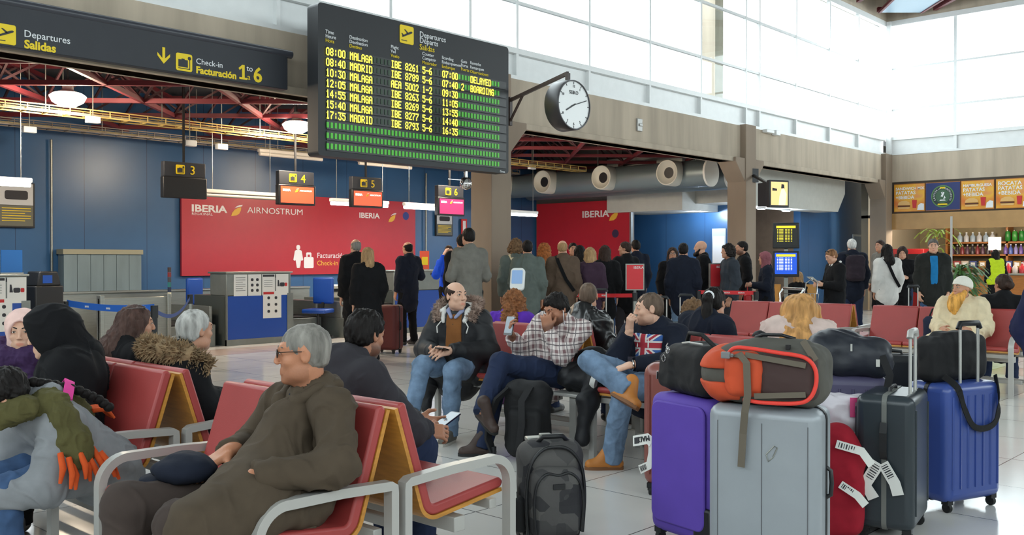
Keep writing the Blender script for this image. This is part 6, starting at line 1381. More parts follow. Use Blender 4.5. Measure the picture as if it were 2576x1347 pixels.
# man in the plaid shirt
def plaid():
    m = mat('plaid', srgb(206, 196, 192), .85, bump=.3, bscale=12); nt = m.node_tree; tc = nt.nodes.new('ShaderNodeTexCoord'); s = nt.nodes.new('ShaderNodeSeparateXYZ'); nz = nt.nodes.new('ShaderNodeTexNoise'); nz.inputs['Scale'].default_value = 5; nt.links.new(tc.outputs['Object'], nz.inputs['Vector'])
    mp = nt.nodes.new('ShaderNodeVectorMath'); mp.operation = 'MULTIPLY_ADD'; nt.links.new(nz.outputs['Color'], mp.inputs[0]); mp.inputs[1].default_value = (.05, .05, .05); nt.links.new(tc.outputs['Object'], mp.inputs[2]); nt.links.new(mp.outputs[0], s.inputs[0])
    def stripe(v, per, duty, ph=0.0): return mth(nt, 'LESS_THAN', mth(nt, 'FRACT', mth(nt, 'ADD', mth(nt, 'DIVIDE', v, per), 10.0 + ph)), duty)
    xy = mth(nt, 'ADD', s.outputs[0], mth(nt, 'MULTIPLY', s.outputs[1], .8)); a = stripe(s.outputs[2], .075, .36); b = stripe(xy, .075, .36); d1 = stripe(s.outputs[2], .075, .10, .3); d2 = stripe(xy, .075, .10, .3)
    base = node_mix(nt, mth(nt, 'MULTIPLY', mth(nt, 'ADD', a, b), .42), srgb(222, 212, 208), srgb(98, 40, 52)); nt.links.new(node_mix(nt, mth(nt, 'MULTIPLY', mth(nt, 'MAXIMUM', d1, d2), .8), base, srgb(52, 40, 52)), nt.nodes['Principled BSDF'].inputs['Base Color']); return m
def ex_pl(c):
    T = c['T']; MB().tube([T(-.082, .0, -.01), T(-.088, .012, -.03), T(-.075, .02, -.09), T(-.06, .02, -.18)], .0025, 5).ob('earphone', m_signwhite, c['root'], smooth=60)
pl = person('man in a plaid shirt looking at a phone, legs crossed', (5.58, 4.74), 182, 'sit', 1.02, .0062,
    dict(pel=(.04, .03, .54), che=(-.04, -.03, .80), nek=(-.09, .01, .92), hd=(-.10, .085, 1.03), shL=(-.26, -.02, .88), shR=(.10, -.01, .92), elL=(-.24, .20, .70), wrL=(-.13, .22, .885), elR=(.17, .16, .70), wrR=(.12, .33, .83), knL=(.04, .55, .66), anL=(-.02, .80, .36), toL=(-.85, .15, -.5), suL=(-.4, .35, .8), knR=(.10, .50, .55), anR=(.10, .66, .088), toR=(.75, .68, 0)), (-12, -24, 0), SK3,
    dict(mat=plaid(), t=.022, len=.08, fold=.010, name='shirt'), dict(mat=C_JEAND, t=.016), dict(mat=SH_BROWN, sole=m_rubber, shaft=.07), dict(style='thick', mat=H_BLK), 1, dict(dL=(.12, .1, 1), nL=(.5, -.8, 0), cL=1.0, dR=(-.1, .4, .9), nR=(-.7, -.6, .2), cR=.45), 1.0, .9, ex_pl)
phone(pl, (.10, .385, .915), (1, .2, 0), (0, -.3, 1), 'pale phone held up by the plaid-shirt man')
# man in the flag hoodie
def flag():
    m = mat('flag_print', srgb(34, 60, 120), .8); nt = m.node_tree; tc = nt.nodes.new('ShaderNodeTexCoord'); s = nt.nodes.new('ShaderNodeSeparateXYZ'); nt.links.new(tc.outputs['Object'], s.inputs[0])
    x = mth(nt, 'ADD', s.outputs[0], .0); z = mth(nt, 'SUBTRACT', s.outputs[2], .80); ab = lambda v: mth(nt, 'ABSOLUTE', v); lt = lambda v, t: mth(nt, 'LESS_THAN', v, t)
    dg = mth(nt, 'MINIMUM', ab(mth(nt, 'SUBTRACT', mth(nt, 'MULTIPLY', x, .8), z)), ab(mth(nt, 'ADD', mth(nt, 'MULTIPLY', x, .8), z))); cr = mth(nt, 'MINIMUM', ab(x), ab(z))
    W_, R_ = srgb(214, 208, 206), srgb(170, 44, 58); o = node_mix(nt, lt(dg, .024), srgb(52, 92, 158), W_); o = node_mix(nt, lt(dg, .010), o, R_); o = node_mix(nt, lt(cr, .030), o, W_); o = node_mix(nt, lt(cr, .018), o, R_)
    nt.links.new(o, nt.nodes['Principled BSDF'].inputs['Base Color']); return m
def ex_uk(c):
    n = c['nek']
    for s in (-1, 1): MB().tube([n + A3(s * .035, .09, -.03), n + A3(s * .04, .115, -.08), n + A3(s * .045, .125, -.14)], .005, 6).ob('drawcord', C_WHITE, c['root'], smooth=60)
    w = A3(*c['P']['wrL']); d = unit(w - c['P']['elL']); R = frame(*[Vector(v) for v in (np.cross(d, (0, 0, 1)), np.cross(np.cross(d, (0, 0, 1)), d))]); MB().tube([w + d * .0 + (np.array(R.col[0]) * cos(a) + np.array(R.col[1]) * sin(a)) * .034 for a in [2 * pi * i / 16 for i in range(16)]], .007, 6, close=True).bb(*[x for p in zip(w - .018 + A3(0, 0, .034), w + .018 + A3(0, 0, .034)) for x in p]).ob('wristwatch', m_chrome, c['root'], smooth=50)
uk = person('man in a navy hoodie with a flag print, chin on fist, ankle on knee', (seat(U2, -1, .33), 3.85), 180, 'sit', 1.03, .0060,
    dict(che=(0, -.04, .79), nek=(0, -.02, .925), hd=(0, .03, 1.045), shL=(-.18, -.05, .865), shR=(.17, -.03, .87), elR=(.14, .20, .72), wrR=(.05, .19, .89), elL=(-.29, .12, .71), wrL=(-.12, .40, .70), knR=(.16, .47, .70), anR=(-.15, .50, .555), toR=(-1, .25, -.25), suR=(.3, -.55, .78), knL=(-.10, .46, .55), anL=(.02, .42, .088), toL=(.75, .75, 0)), (-46, -4, 0), SK4,
    dict(mat=C_NAVY, t=.028, len=.08, hood=1, fold=.006, name='hoodie', front=dict(mat=flag(), w=.12, lo=.14, hi=-.06, out=.014, name='flag_print')), dict(mat=C_JEANL, t=.020), dict(mat=SH_TAN, sole=SOLE_T, shaft=.06), dict(style='buzz', mat=H_BUZZ, hl=-.012), 1, dict(dR=(-.2, .15, 1), nR=(-.4, -.9, 0), cR=1.0, dL=(.7, .8, -.35), nL=(0, -.2, -1), cL=.3), 1.0, .35, ex_uk)
# bearded man in the white cap
def ex_cap(c):
    R, hc = c['R'], c['hc']; vx = Vox((-.14, -.16, -.05), (.14, .16, .18), .006); vx.ell((0, -.014, .036), (.088, .110, .099), None, .01); vx.cut(unit((0, .28, -1)), -.018, .006); V, Q = vx.mesh(); V = folds(V, Q, .002, (60, 60, 60)); sobj('knit_cap', V @ R.T + hc, Q, mat('knit_white', srgb(220, 216, 206), .9, bump=.4, bscale=90), c['root'])
    T = c['T']; tubes_obj(c, 'beard', H_GINGER, [[(T(-.058, .02, -.05), .030), (T(-.04, .065, -.11), .045), (T(0, .085, -.15), .060), (T(0, .10, -.21), .058), (T(0, .10, -.27), .03)], [(T(.058, .02, -.05), .030), (T(.04, .065, -.11), .045), (T(0, .085, -.15), .060)]], .025, .009, (50, 50, 12))
person('bearded man in a cream hooded robe and white knitted cap', (seat(U3, -1, .33), 3.42), 185, 'sit', 1.03, .0085, None, (-34, 2, 0), SK2, dict(mat=C_CREAM, t=.045, len=.10, st=.05, thigh=.95, hood=1, fold=.014, name='robe'), dict(mat=C_CREAM, t=.05, up=.02, flare=.03, name='robe_skirt'), dict(mat=SH_BROWN), None, 1, None, 1.1, 0, ex_cap)
person('dark-haired woman with her hair up, behind the bearded man', (seat(U3, 1, .3), 3.18), 20, 'sit', 1.06, .011, None, (30, 0, 0), SK3, dict(mat=C_BLACK, t=.03), dict(mat=C_JEAND), dict(mat=SH_GREY), dict(style='bun', mat=H_DBR))
# far sides of the benches, backs to the camera
person('man in a black leather jacket with cropped hair, seen from behind', (seat(U2, 1, .31), 4.93), 2, 'sit', 1.03, .0075, dict(hd=(0, .01, 1.085)), (32, 0, 0), SK2, dict(mat=M_LEATH, t=.038, ch=.03, fold=.014, fr=(10, 10, 8)), dict(mat=C_JEAND), dict(mat=SH_BLACK), dict(style='buzz', mat=H_BUZZ))
person('curly auburn-haired woman in a purple sweater, gesturing', (seat(U2, 1, .31), 5.76), 10, 'sit', .99, .0075, dict(hd=(0, .0, 1.05), elR=(.28, .10, .78), wrR=(.24, .30, .95)), (20, 0, 0), SK4, dict(mat=C_PURPLE, t=.026), dict(mat=C_JEAND), dict(mat=SH_BLACK), dict(style='curly', mat=H_AUB, L=.24, w=.11), hands=dict(dR=(.3, .6, .7), cR=.2))
def ex_pony(c): T = c['T']; MB().tube([T(.035 * cos(a), -.118, .045 + .035 * sin(a)) for a in [2 * pi * i / 12 for i in range(12)]], .008, 6, close=True).ob('hair_tie', m_signwhite, c['root'], smooth=60)
person('woman with a long dark ponytail in a navy jacket, seen from behind', (seat(U2, 1, .31), 3.74), -12, 'sit', 1.05, .0075, dict(hd=(0, .02, 1.045)), (22, -6, 0), SK2, dict(mat=C_NAVY, t=.030, collar=1), dict(mat=C_JEAND), dict(mat=SH_BLACK), dict(style='pony', mat=H_BLK, L=.26, w=.11), extra=ex_pony)
person('curly-haired child beside the ponytail woman', (6.75, 4.20), 0, 'sit', .92, .011, None, (0, 0, 0), SK2, dict(mat=C_NAVY, t=.026), dict(mat=C_JEAND), dict(mat=SH_BLACK), dict(style='curly', mat=H_CURL, L=.06, w=.09))
person('blond woman in a pale pink padded jacket, seen from behind', (seat(U2, 1, .31), 3.03), 15, 'sit', 1.02, .0075, dict(hd=(0, .0, 1.03)), (5, 0, 0), SK4, dict(mat=C_PINK, t=.050, st=.045, fold=.014, fr=(7, 7, 14)), dict(mat=C_JEAND), dict(mat=SH_BLACK), dict(style='long', mat=H_BLOND, L=.19, w=.12, fr=26, amp=.014, sv=(1.35, 1.15, 1.12)))
dcj = E('jacket', (6.18, 3.32, .46), radians(20), 'black jacket heaped on the bench behind the flag hoodie man', 'jacket'); blob('body', m_coat, dcj, lambda v: (v.ell((0, 0, .20), (.17, .20, .20), None, .05), v.cone((.0, -.02, .34), (-.16, -.04, .42), .07, .06, .05)), (-.36, -.3, 0), (.3, .3, .56), .010, .018, (8, 8, 8), 21); MB().tube([(-.05, -.1, .39), (0, -.12, .43), (.05, -.1, .39)], .008, 6).ob('hanging_loop', m_coat, dcj, smooth=60)
# left bench: hooded woman, woman in the pink scarf, child, and the two women behind
def ex_hood(c):
    T = c['T']; n = c['nek']; sub = [(T(0, .13, -.01), (.062, .10, .10), c['R'])]
    tubes_obj(c, 'hood', C_BLACK, [[(T(0, -.05, -.05), .11), (n + A3(0, -.06, -.02), .12)]], .06, .008, (8, 8, 8), ells=[(T(0, -.012, .035), (.105, .128, .115), c['R'])], subs=sub)
person('woman in a black hood and black coat turned away at the left', (1.98, 4.86), 160, 'sit', 1.03, .0062, dict(che=(0, -.02, .80), nek=(0, .02, .92), hd=(0, .08, 1.02), shL=(-.18, .0, .86), shR=(.18, .0, .86), wrL=(-.08, .35, .66), wrR=(.08, .35, .66)), (-12, -10, 0), SK4, dict(mat=C_BLACK, t=.052, len=.1, st=.05, thigh=.8, fold=.014, name='coat', girth=1.1), dict(mat=C_BLACK, t=.03), dict(mat=SH_BLACK), None, 1, None, 1.1, 0, ex_hood)
def ex_hij(c):
    T = c['T']; n = c['nek']; sub = [(T(0, .125, -.015), (.058, .10, .088), c['R'])]
    tubes_obj(c, 'headscarf', C_SCARF, [[(T(0, -.02, -.08), .085), (n + A3(0, .0, .0), .09)]], .04, .006, (12, 12, 12), ells=[(T(0, -.012, .032), (.094, .114, .104), c['R'])], subs=sub)
    tubes_obj(c, 'scarf', cloth('violet_scarf', (62, 42, 78), .6), [[(n + A3(-.13, .02, .0), .06), (n + A3(-.06, .13, -.05), .07), (n + A3(.06, .13, -.06), .07), (n + A3(.13, .02, .0), .06), (n + A3(0, -.1, .03), .06), (n + A3(-.13, .02, .0), .06)], [(n + A3(-.05, .14, -.06), .06), (n + A3(-.08, .17, -.30), .05)]], .03, .010)
person('woman in a pale pink headscarf and violet scarf facing the camera', (2.06, 5.66), 232, 'sit', .98, .0062, dict(hd=(0, .03, 1.04)), (8, -4, 0), SK4, dict(mat=cloth('aubergine', (46, 34, 52)), t=.035, thigh=.4), dict(mat=C_BLACK), dict(mat=SH_BLACK), None, 1, None, 1.0, 0, ex_hij)
def ex_child(c):
    P = c['P']; n = c['nek']; hc = c['hc']
    tubes_obj(c, 'scarf', C_OLIVE, [[(n + A3(-.10, .10, .03), .06), (n + A3(-.05, .17, .0), .05)], [(n + A3(.10, .02, .03), .05), (n + A3(.0, -.06, .05), .055), (n + A3(-.10, -.02, .03), .06), (n + A3(-.18, -.02, -.03), .065), (n + A3(-.225, -.04, -.12), .07), (n + A3(-.25, -.05, -.18), .055)], [(n + A3(.0, -.06, .05), .05), (n + A3(.02, -.20, .0), .04), (n + A3(.03, -.28, -.06), .03)], [(n + A3(.10, .02, .03), .05), (n + A3(0, .09, .0), .05), (n + A3(-.10, -.02, .03), .05)]], .03, .012, (18, 18, 18))
    rd = random.Random(2)
    for i in range(9):
        a = n + A3(-.27 - .02 * (i % 2), -.15 + .024 * i, -.19 + .02 * (i % 3)); b = a + A3(-.03, -.02 + .01 * (i - 4), -.13 + .02 * rd.random()); MB().tube([a, a * .5 + b * .5 + A3(-.02, 0, 0), b], [.012, .014, .007], 7).ob('tassel', cloth('tassel_orange', (206, 84, 38), .5, bscale=40), c['root'], smooth=60)
    for i in range(4):
        a = n + A3(.0 + .03 * i, -.28 - .01 * i, -.04); MB().tube([a, a + A3(.0, -.07, .0), a + A3(.01, -.12, -.05)], [.012, .014, .006], 7).ob('tassel', cloth('tassel_orange', (206, 84, 38), .5, bscale=40), c['root'], smooth=60)
    br = [hc + A3(-.02, -.10, .05), hc + A3(-.05, -.18, .03), n + A3(-.07, -.17, .07), n + A3(-.08, -.26, .02), n + A3(-.09, -.33, -.04)]
    mb = MB(); [mb.ell(Vector(br[i]).lerp(Vector(br[i + 1]), f), (.024 - .002 * i, .026, .022), n=10, m=7) for i in range(4) for f in (0, .33, .66)]; mb.ob('braid', H_BLK, c['root'], smooth=180)
    MB().ribbon([n + A3(-.16, -.06, .06), n + A3(-.08, -.12, .10), n + A3(.0, -.17, .11), n + A3(.07, -.20, .085), n + A3(.14, -.20, .03)], .045, .006, (0, 1, .5)).ob('hood_band', cloth('hot_pink', (220, 60, 150), .2), c['root'], smooth=60)
person('bending child in a grey top, dark braid and green scarf with orange tassels', (1.80, 4.26), 190, 'sit', .98, .0065, dict(pel=(0, -.04, .53), che=(0, .10, .68), nek=(0, .24, .80), hd=(0, .35, .875), shL=(-.15, .20, .745), shR=(.15, .20, .745), elL=(-.19, .30, .50), elR=(.19, .30, .50), wrL=(-.08, .50, .48), wrR=(.08, .50, .48), knL=(-.10, .42, .50), knR=(.10, .42, .50), anL=(-.10, .40, .088), anR=(.10, .40, .088)), (-100, -40, 0), SK2, dict(mat=C_HEATH, t=.035, len=.06, flare=.03, thigh=.25, hood=1), dict(mat=C_JEAN, t=.01), dict(mat=SH_GREY, sole=SOLE_W), dict(style='thick', mat=H_BLK, hl=-.0), 1, None, .88, 0, ex_child)
person('woman with long dark hair and sunglasses pushed up on her head', (2.58, 5.42), 5, 'sit', .98, .0075, dict(hd=(0, .02, 1.06)), (-22, 0, 0), SK2, dict(mat=C_BLACK, t=.025), dict(mat=C_JEAND), dict(mat=SH_BLACK), dict(style='long', mat=hair_mat((76, 56, 50)), L=.27, w=.15), 1, extra=lambda c: glasses(c, 1, True))
def ex_grey(c):
    n = c['nek']; fur('fur_collar', m_fur, c['root'], [n + A3(*p) for p in ((-.22, .08, -.06), (-.20, -.03, .02), (-.12, -.12, .05), (0, -.16, .055), (.12, -.12, .05), (.20, -.03, .02), (.22, .08, -.06))], .058, 2600, .040, 8)
    T = c['T']; tubes_obj(c, 'ponytail', H_GREY, [[(T(0, -.11, -.04), .022), (T(0, -.15, -.07), .034), (T(-.01, -.16, -.13), .03), (T(-.02, -.13, -.17), .015)]], .02, .005, (40, 40, 20)); MB().tube([T(.022 * cos(a), -.122, -.045 + .022 * sin(a)) for a in [2 * pi * i / 10 for i in range(10)]], .006, 6, close=True).ob('hair_tie', m_black, c['root'], smooth=60)
person('grey-haired woman in a black coat with a tan fur collar, seen from behind', (2.58, 4.80), -8, 'sit', 1.0, .0068, dict(hd=(0, .05, 1.035), nek=(0, -.04, .90), shL=(-.165, -.05, .85), shR=(.165, -.05, .85), wrL=(-.1, .42, .60), wrR=(.1, .42, .62)), (15, 0, 0), SK2, dict(mat=C_BLACK, t=.045, st=.04, thigh=.3), dict(mat=C_JEAN), dict(mat=SH_BLACK), dict(style='short', mat=hair_mat((172, 170, 166))), 1, extra=ex_grey)

# standing travellers
def stand(px, ytop, d, ang, label, skin=SK2, top=None, legs=None, hair=None, shoe=SH_BLACK, J=None, head=(0, 0, 0), extra=None, q=.0105, girth=1.0, face=0, hands=None, stubble=0):
    ht = H + (HZ - ytop) * d / F; return person(label, tuple(G(px, d)[:2]), ang, 'stand', ht / 1.738, q, J, head, skin, top or dict(mat=C_BLACK, t=.028), legs or dict(mat=C_BLACK), dict(mat=shoe), hair, face, hands, girth, stubble, extra)
PH = dict(elR=(.27, .02, 1.15), wrR=(.13, .08, 1.50)); BEND = dict(elL=(-.24, .02, 1.13), elR=(.24, .02, 1.13), wrL=(-.08, .25, 1.15), wrR=(.08, .25, 1.15))
JB = dict(mat=C_BLACK, t=.034, len=.22); LB = dict(mat=C_BLACK)
stand(896, 600, 13.9, 75, 'tall bald man in a black coat at the desk, left of the blond woman', SK1, dict(mat=C_BLACK, t=.042, len=.30), LB, dict(style='ring', mat=H_GREY), girth=1.15)
cw_ = stand(926, 622, 13.0, 70, 'blond woman in a long black coat standing before the desks', SK1, dict(mat=C_BLACK, t=.045, len=.42, flare=.06), LB, dict(style='long', mat=H_FAIR, L=.17, w=.085), girth=1.1)
suitcase(G(975, 14.5), 200, .42, .28, .74, mat('case_oxblood', srgb(92, 30, 28), .6), 'dark red suitcase between the couple in black and the man on the phone', ribs=0)
stand(1027, 607, 15.9, 85, 'man in a dark suit talking on a phone before the check-in desk', SK2, dict(mat=C_NAVY, t=.030, len=.24), LB, dict(style='ring', mat=H_BLK), J=PH, hands=dict(dR=(-.1, -.1, 1), nR=(-1, 0, 0), cR=.7), girth=1.08)
stand(1180, 572, 12.6, 70, 'dark-haired man in a grey zip jacket next to the concrete column', SK2, dict(mat=C_GREY, t=.024, len=.10), dict(mat=C_BLACK), dict(style='short', mat=H_BLK), J=dict(BEND), girth=1.0)
stand(1163, 588, 13.8, 60, 'man half hidden behind the grey-jacketed man', SK2, JB, LB, dict(style='short', mat=H_BLK))
stand(1128, 617, 17.2, 250, 'check-in agent in bright blue with a hand to her head', SK4, dict(mat=C_BLUE, t=.026), LB, dict(style='bun', mat=H_DBR), J=dict(elR=(.30, .12, 1.18), wrR=(.13, .10, 1.56)), hands=dict(dR=(-.4, .0, .8)))
def strap_obj(c, m, x=.12): MB().ribbon([c['P']['shL'] * .6 + c['nek'] * .4 + A3(0, .09, .03), c['P']['shL'] * .6 + c['nek'] * .4 + A3(0, -.02, .075), c['P']['shL'] * .6 + c['nek'] * .4 + A3(.03, -.155, -.02), A3(.05, -.17, 1.15), A3(.17, -.12, .98)], .05, .008, (1, 0, .3)).ob('shoulder_strap', m, c['root'], smooth=60)
stand(1298, 600, 14.1, 50, 'grey-topped curly-haired woman first in the queue right of the column', SK2, dict(mat=C_SLATE, t=.03), dict(mat=C_JEAND), dict(style='curly', mat=H_CURL, L=.06, w=.09), extra=lambda c: strap_obj(c, C_CREAM))
stand(1327, 603, 13.4, 45, 'dark-haired man in a grey-green jacket in the queue', SK2, dict(mat=C_SLATE, t=.034, len=.18), dict(mat=C_JEAND), dict(style='short', mat=H_BLK))
stand(1369, 611, 14.6, 40, 'woman with long ginger curls and a rust coat in the queue', SK1, dict(mat=C_RUST, t=.03, len=.12), dict(mat=C_KHAKI), dict(style='curly', mat=H_RED, L=.26, w=.11))
stand(1415, 603, 13.9, 40, 'bald man in a brown jacket with a shoulder strap in the queue', SK1, dict(mat=C_BROWN, t=.036, len=.16), dict(mat=C_BROWN), dict(style='ring', mat=H_FAIR), extra=lambda c: strap_obj(c, C_BLACK), girth=1.1)
stand(1441, 610, 16.2, 230, 'young dark-haired man facing the camera between queue backs', SK2, JB, LB, dict(style='short', mat=H_BLK), face=1)
stand(1459, 617, 15.2, 60, 'long dark-haired woman behind the bald man in brown', SK2, JB, LB, dict(style='long', mat=H_BLK, L=.18, w=.085))
stand(1484, 622, 14.0, 30, 'short fair-haired woman in a plum coat in the queue', SK1, dict(mat=C_PLUM, t=.036, len=.24), LB, dict(style='long', mat=H_FAIR, L=.10, w=.09))
stand(1522, 617, 14.6, 50, 'brown-haired woman in a black coat beside the plum coat', SK1, dict(mat=C_BLACK, t=.036, len=.30), dict(mat=C_JEAN), dict(style='long', mat=H_DBR, L=.15, w=.09))
stand(1574, 607, 15.2, 75, 'man in a dark jacket in front of the red wall panel edge', SK2, dict(mat=C_BLACK, t=.036, len=.2), dict(mat=C_DKGREY), dict(style='short', mat=H_DBR), head=(40, 0, 0))
stand(1600, 603, 17.2, 60, 'dark-haired person furthest back against the blue wall', SK2, dict(mat=C_NAVY, t=.03), LB, dict(style='short', mat=H_BLK))
stand(1692, 622, 15.8, 215, 'woman in glasses facing the camera at the lit blue wall', SK2, JB, LB, dict(style='long', mat=H_DBR, L=.17, w=.08), face=1, extra=lambda c: glasses(c))
stand(1719, 610, 14.2, 30, 'dark-haired person in a navy jacket and pale jeans, back turned', SK2, dict(mat=C_NAVY, t=.04, len=.20), dict(mat=C_JEANL), dict(style='short', mat=H_BLK), girth=1.1)
def ex_bd(c): T = c['T']; tubes_obj(c, 'beard', H_BLK, [[(T(-.058, .02, -.04), .018), (T(-.04, .06, -.10), .026), (T(0, .085, -.12), .030), (T(.04, .06, -.10), .026), (T(.058, .02, -.04), .018)]], .02, .004)
stand(1766, 604, 15.0, 125, 'bald man with a full black beard and black coat', SK1, dict(mat=C_BLACK, t=.042, len=.24), LB, None, extra=ex_bd, girth=1.12)
stand(1834, 613, 14.4, 140, 'dark curly-haired person in a slate jacket walking past the column', SK2, dict(mat=cloth('slate_blue', (50, 56, 64)), t=.034, len=.2), dict(mat=C_DKGREY), dict(style='curly', mat=hair_mat((36, 30, 28), True), L=.05, w=.085))
stand(1869, 606, 15.8, 130, 'bearded man in black standing against the column', SK2, dict(mat=C_BLACK, t=.03, len=.2), LB, dict(style='short', mat=H_BLK), stubble=1)
def ex_hs(c): T = c['T']; n = c['nek']; tubes_obj(c, 'headscarf', cloth('mauve', (138, 84, 92), .5), [[(T(0, -.02, -.08), .085), (n + A3(0, .0, -.03), .10)]], .04, .006, ells=[(T(0, -.012, .032), (.094, .114, .104), c['R'])], subs=[(T(0, .125, -.015), (.058, .10, .088), c['R'])])
stand(1927, 634, 15.0, 125, 'woman in a mauve headscarf and long navy coat by the flight screens', SK2, dict(mat=C_NAVY, t=.036, len=.5, flare=.05), LB, None, J=BEND, extra=ex_hs)
hb = E('handbag', wpos(COL.objects[-1] if False else [o for o in COL.objects if o.name.startswith('person')][-1], (.16, .30, .80)), radians(30), 'bright red handbag carried by the woman in the mauve headscarf', 'bag'); MB().bb(-.15, .15, -.06, .06, -.14, .16).ob('body', mat('bag_red', srgb(196, 36, 40), .4), hb, bevel=.03, seg=3); MB().tube([(-.1, 0, .15), (-.06, 0, .3), (.06, 0, .3), (.1, 0, .15)], .01, 7).ob('handle', mat('bag_red', (.5, .1, .1)), hb, smooth=60)
person('fair-haired woman in black seated behind the flight screens', tuple(G(2006, 18.5)[:2]), 60, 'sit', 1.0, .011, None, (0, 0, 0), SK1, dict(mat=C_BLACK, t=.03), dict(mat=C_BLACK), dict(mat=SH_BLACK), dict(style='long', mat=H_FAIR, L=.15, w=.085))
wp_ = stand(2100, 625, 14.2, 140, 'woman in black with a white collar reading papers, sunglasses on her hair', SK1, dict(mat=C_BLACK, t=.036, len=.22, girth=1.1), LB, dict(style='short', mat=hair_mat((130, 92, 62))), J=dict(BEND, hd=(0, .06, 1.605)), head=(0, -22, 0), face=1, extra=lambda c: (glasses(c, 1, True), tubes_obj(c, 'collar', C_WHITE, [[(c['nek'] + A3(-.07, -.03, .05), .02), (c['nek'] + A3(-.04, .08, .0), .02), (c['nek'] + A3(0, .11, -.07), .015)], [(c['nek'] + A3(.07, -.03, .05), .02), (c['nek'] + A3(.04, .08, .0), .02)], [(c['nek'] + A3(-.07, -.03, .05), .02), (c['nek'] + A3(0, -.075, .055), .02), (c['nek'] + A3(.07, -.03, .05), .02)]], .015, 0)), girth=1.1)
pa = E('papers', wpos(wp_, (0, .33, 1.20)), radians(50), 'white travel papers held by the woman in the white collar', 'papers'); MB().prism(rrect(.15, .21, .004), frame((1, 0, 0), (0, .8, .6)), (0, 0, 0), .002).prism(rrect(.15, .21, .004), frame((1, .2, 0), (0, .8, .6)), (.02, 0, .004), .002).ob('sheet', m_paper, pa)
def ex_pack(c): pass
wh = stand(2143, 600, 16.8, 30, 'white-haired man in a navy jacket with a dark backpack', SK1, dict(mat=C_NAVY, t=.042, len=.12, girth=1.05), dict(mat=C_JEAND, t=.02), dict(style='short', mat=H_WHITE), girth=1.12)
bk = E('backpack', wpos(wh, (.03, -.24, 1.02)), wh.rotation_euler[2], 'dark plum backpack worn by the white-haired man', 'backpack'); blob('main_bag', cloth('pack_plum', (44, 36, 44), .4), bk, lambda v: (v.box((0, 0, .22), (.16, .09, .23), None, .08, .03), v.box((0, -.07, .14), (.12, .06, .12), None, .05, .03)), (-.25, -.2, -.06), (.25, .14, .5), .012, .008); MB().ribbon([(-.10, .07, .40), (-.13, .12, .46), (-.13, .3, .40), (-.14, .32, .2)], .05, .01, (1, 0, 0)).ribbon([(.10, .07, .40), (.13, .12, .46), (.13, .3, .40), (.14, .32, .2)], .05, .01, (1, 0, 0)).ob('shoulder_strap', m_nylon, bk)
stand(2216, 603, 19.0, 150, 'dark-haired man whose face shows beside the concrete corner column', SK2, dict(mat=C_GREY, t=.03), LB, dict(style='short', mat=H_DBR), head=(10, 0, 0), face=1)
stand(2232, 614, 16.4, 45, 'woman with long dark hair and a white top, a strap across her back', SK2, dict(mat=C_WHITE, t=.034, len=.14, flare=.03, fold=.006), LB, dict(style='long', mat=H_BLK, L=.20, w=.10), extra=lambda c: strap_obj(c, C_BLACK))
stand(2270, 620, 17.2, 200, 'dark-haired woman in black looking down at her hands', SK1, JB, dict(mat=C_JEAND), dict(style='long', mat=H_DBR, L=.25, w=.10), J=BEND, head=(0, -18, 0), face=1)
stand(2347, 600, 15.2, 207, 'broad man in a dark jacket and bright blue shirt walking towards the camera', SK1, dict(mat=cloth('jacket_black_green', (34, 36, 34), .6), t=.042, len=.16, girth=1.1, front=dict(mat=C_TEAL, w=.055, out=.022, hi=-.0, lo=.05)), dict(mat=C_JEAN, t=.02), dict(style='short', mat=H_SALT), head=(-5, -5, 0), face=1, girth=1.2)
def ex_vest(c): tubes_obj(c, 'hi_vis_vest', cloth('hi_vis', (190, 214, 40), .2), [[(A3(-.10, -.01, 1.40), .115), (A3(-.10, -.01, .95), .14)], [(A3(.10, -.01, 1.40), .115), (A3(.10, -.01, .95), .14)], [(A3(0, -.03, 1.36), .14), (A3(0, -.03, .95), .165)]], .03, .006)
stand(2505, 628, 23.5, 40, 'cafe customer in a yellow high-visibility vest', SK2, dict(mat=C_BLACK, t=.03), LB, dict(style='long', mat=H_BLK, L=.16, w=.07), extra=ex_vest)
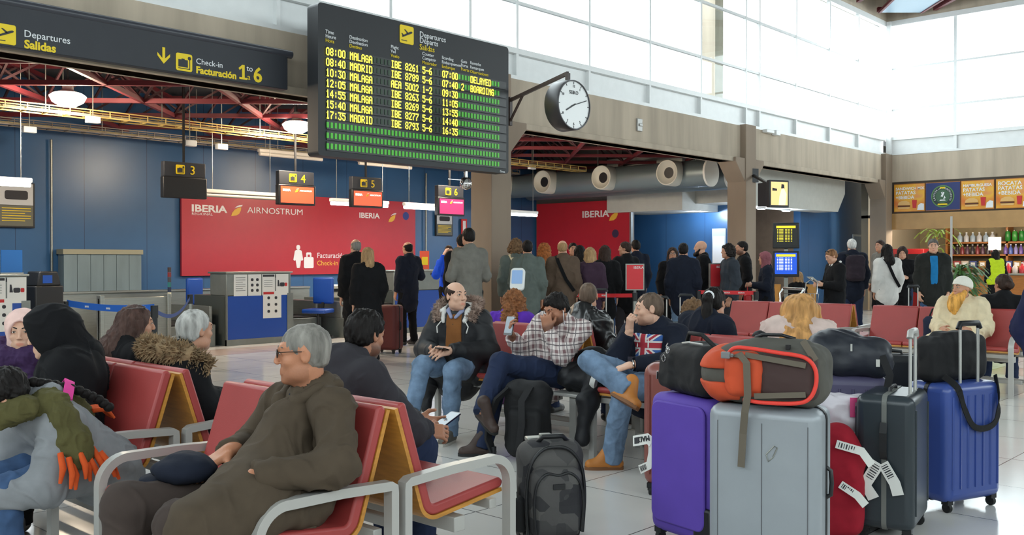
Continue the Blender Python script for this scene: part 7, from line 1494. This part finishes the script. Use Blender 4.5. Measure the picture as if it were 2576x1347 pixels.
stand(2690, 590, 5.0, 160, 'person in a navy coat cut off by the right edge of the photo', SK1, dict(mat=cloth('navy_deep', (30, 34, 66)), t=.05, len=.22, st=.05), dict(mat=C_JEAND), dict(style='short', mat=H_DBR), J=dict(elL=(-.27, -.02, 1.16), wrL=(-.16, .03, .98), elR=(.27, -.02, 1.16), wrR=(.16, .03, .98)), hands=dict(dL=(.9, .1, -.3), dR=(-.9, .1, -.3)))
# cases and bags standing among the queue
suitcase(G(1512, 13.3), 215, .36, .22, .60, mat('case_pearl', srgb(170, 168, 160), .35), 'pearl grey cabin suitcase with its handle up in the queue', ribs=4, rod=.98)
suitcase(G(1662, 12.2), 215, .40, .24, .62, mat('case_steel', srgb(120, 134, 142), .4), 'steel blue suitcase with its handle up behind the flag hoodie man', ribs=4, rod=.92)
suitcase(G(1725, 12.6), 215, .42, .24, .60, mat('case_teal', srgb(84, 110, 116), .4), 'grey-green suitcase with its handle up left of the ponytail woman', ribs=4, rod=.93)
suitcase(G(2112, 12.6), 230, .46, .28, .58, mat('case_petrol', srgb(44, 66, 84), .4), 'petrol blue suitcase at the feet of the white-haired man', ribs=4, rod=.80)
suitcase(G(2290, 14.6), 230, .42, .26, .64, mat('case_ink', srgb(36, 40, 48), .5), 'dark suitcase with a pale pull handle beside the broad man', ribs=0, rod=1.0)
bpk = E('backpack', (G(1262, 9.4).x, G(1262, 9.4).y, .0), radians(130), 'dark purple and pink backpack left of the curly auburn-haired woman', 'backpack'); blob('main_bag', cloth('pack_purple', (74, 44, 76), .4), bpk, lambda v: (v.box((0, 0, .55), (.15, .10, .23), None, .09, .03), v.box((0, -.08, .5), (.10, .05, .12), None, .04, .02), v.box((0, 0, .17), (.14, .10, .17), None, .05, .06)), (-.25, -.2, 0), (.25, .2, .85), .012, .008); MB().tube([(-.1, -.11, .5), (-.12, -.10, .66), (-.05, -.10, .76), (.06, -.1, .76), (.12, -.1, .64)], .012, 7).ob('zip', mat('zip_pink', srgb(214, 110, 150), .5), bpk, smooth=60)
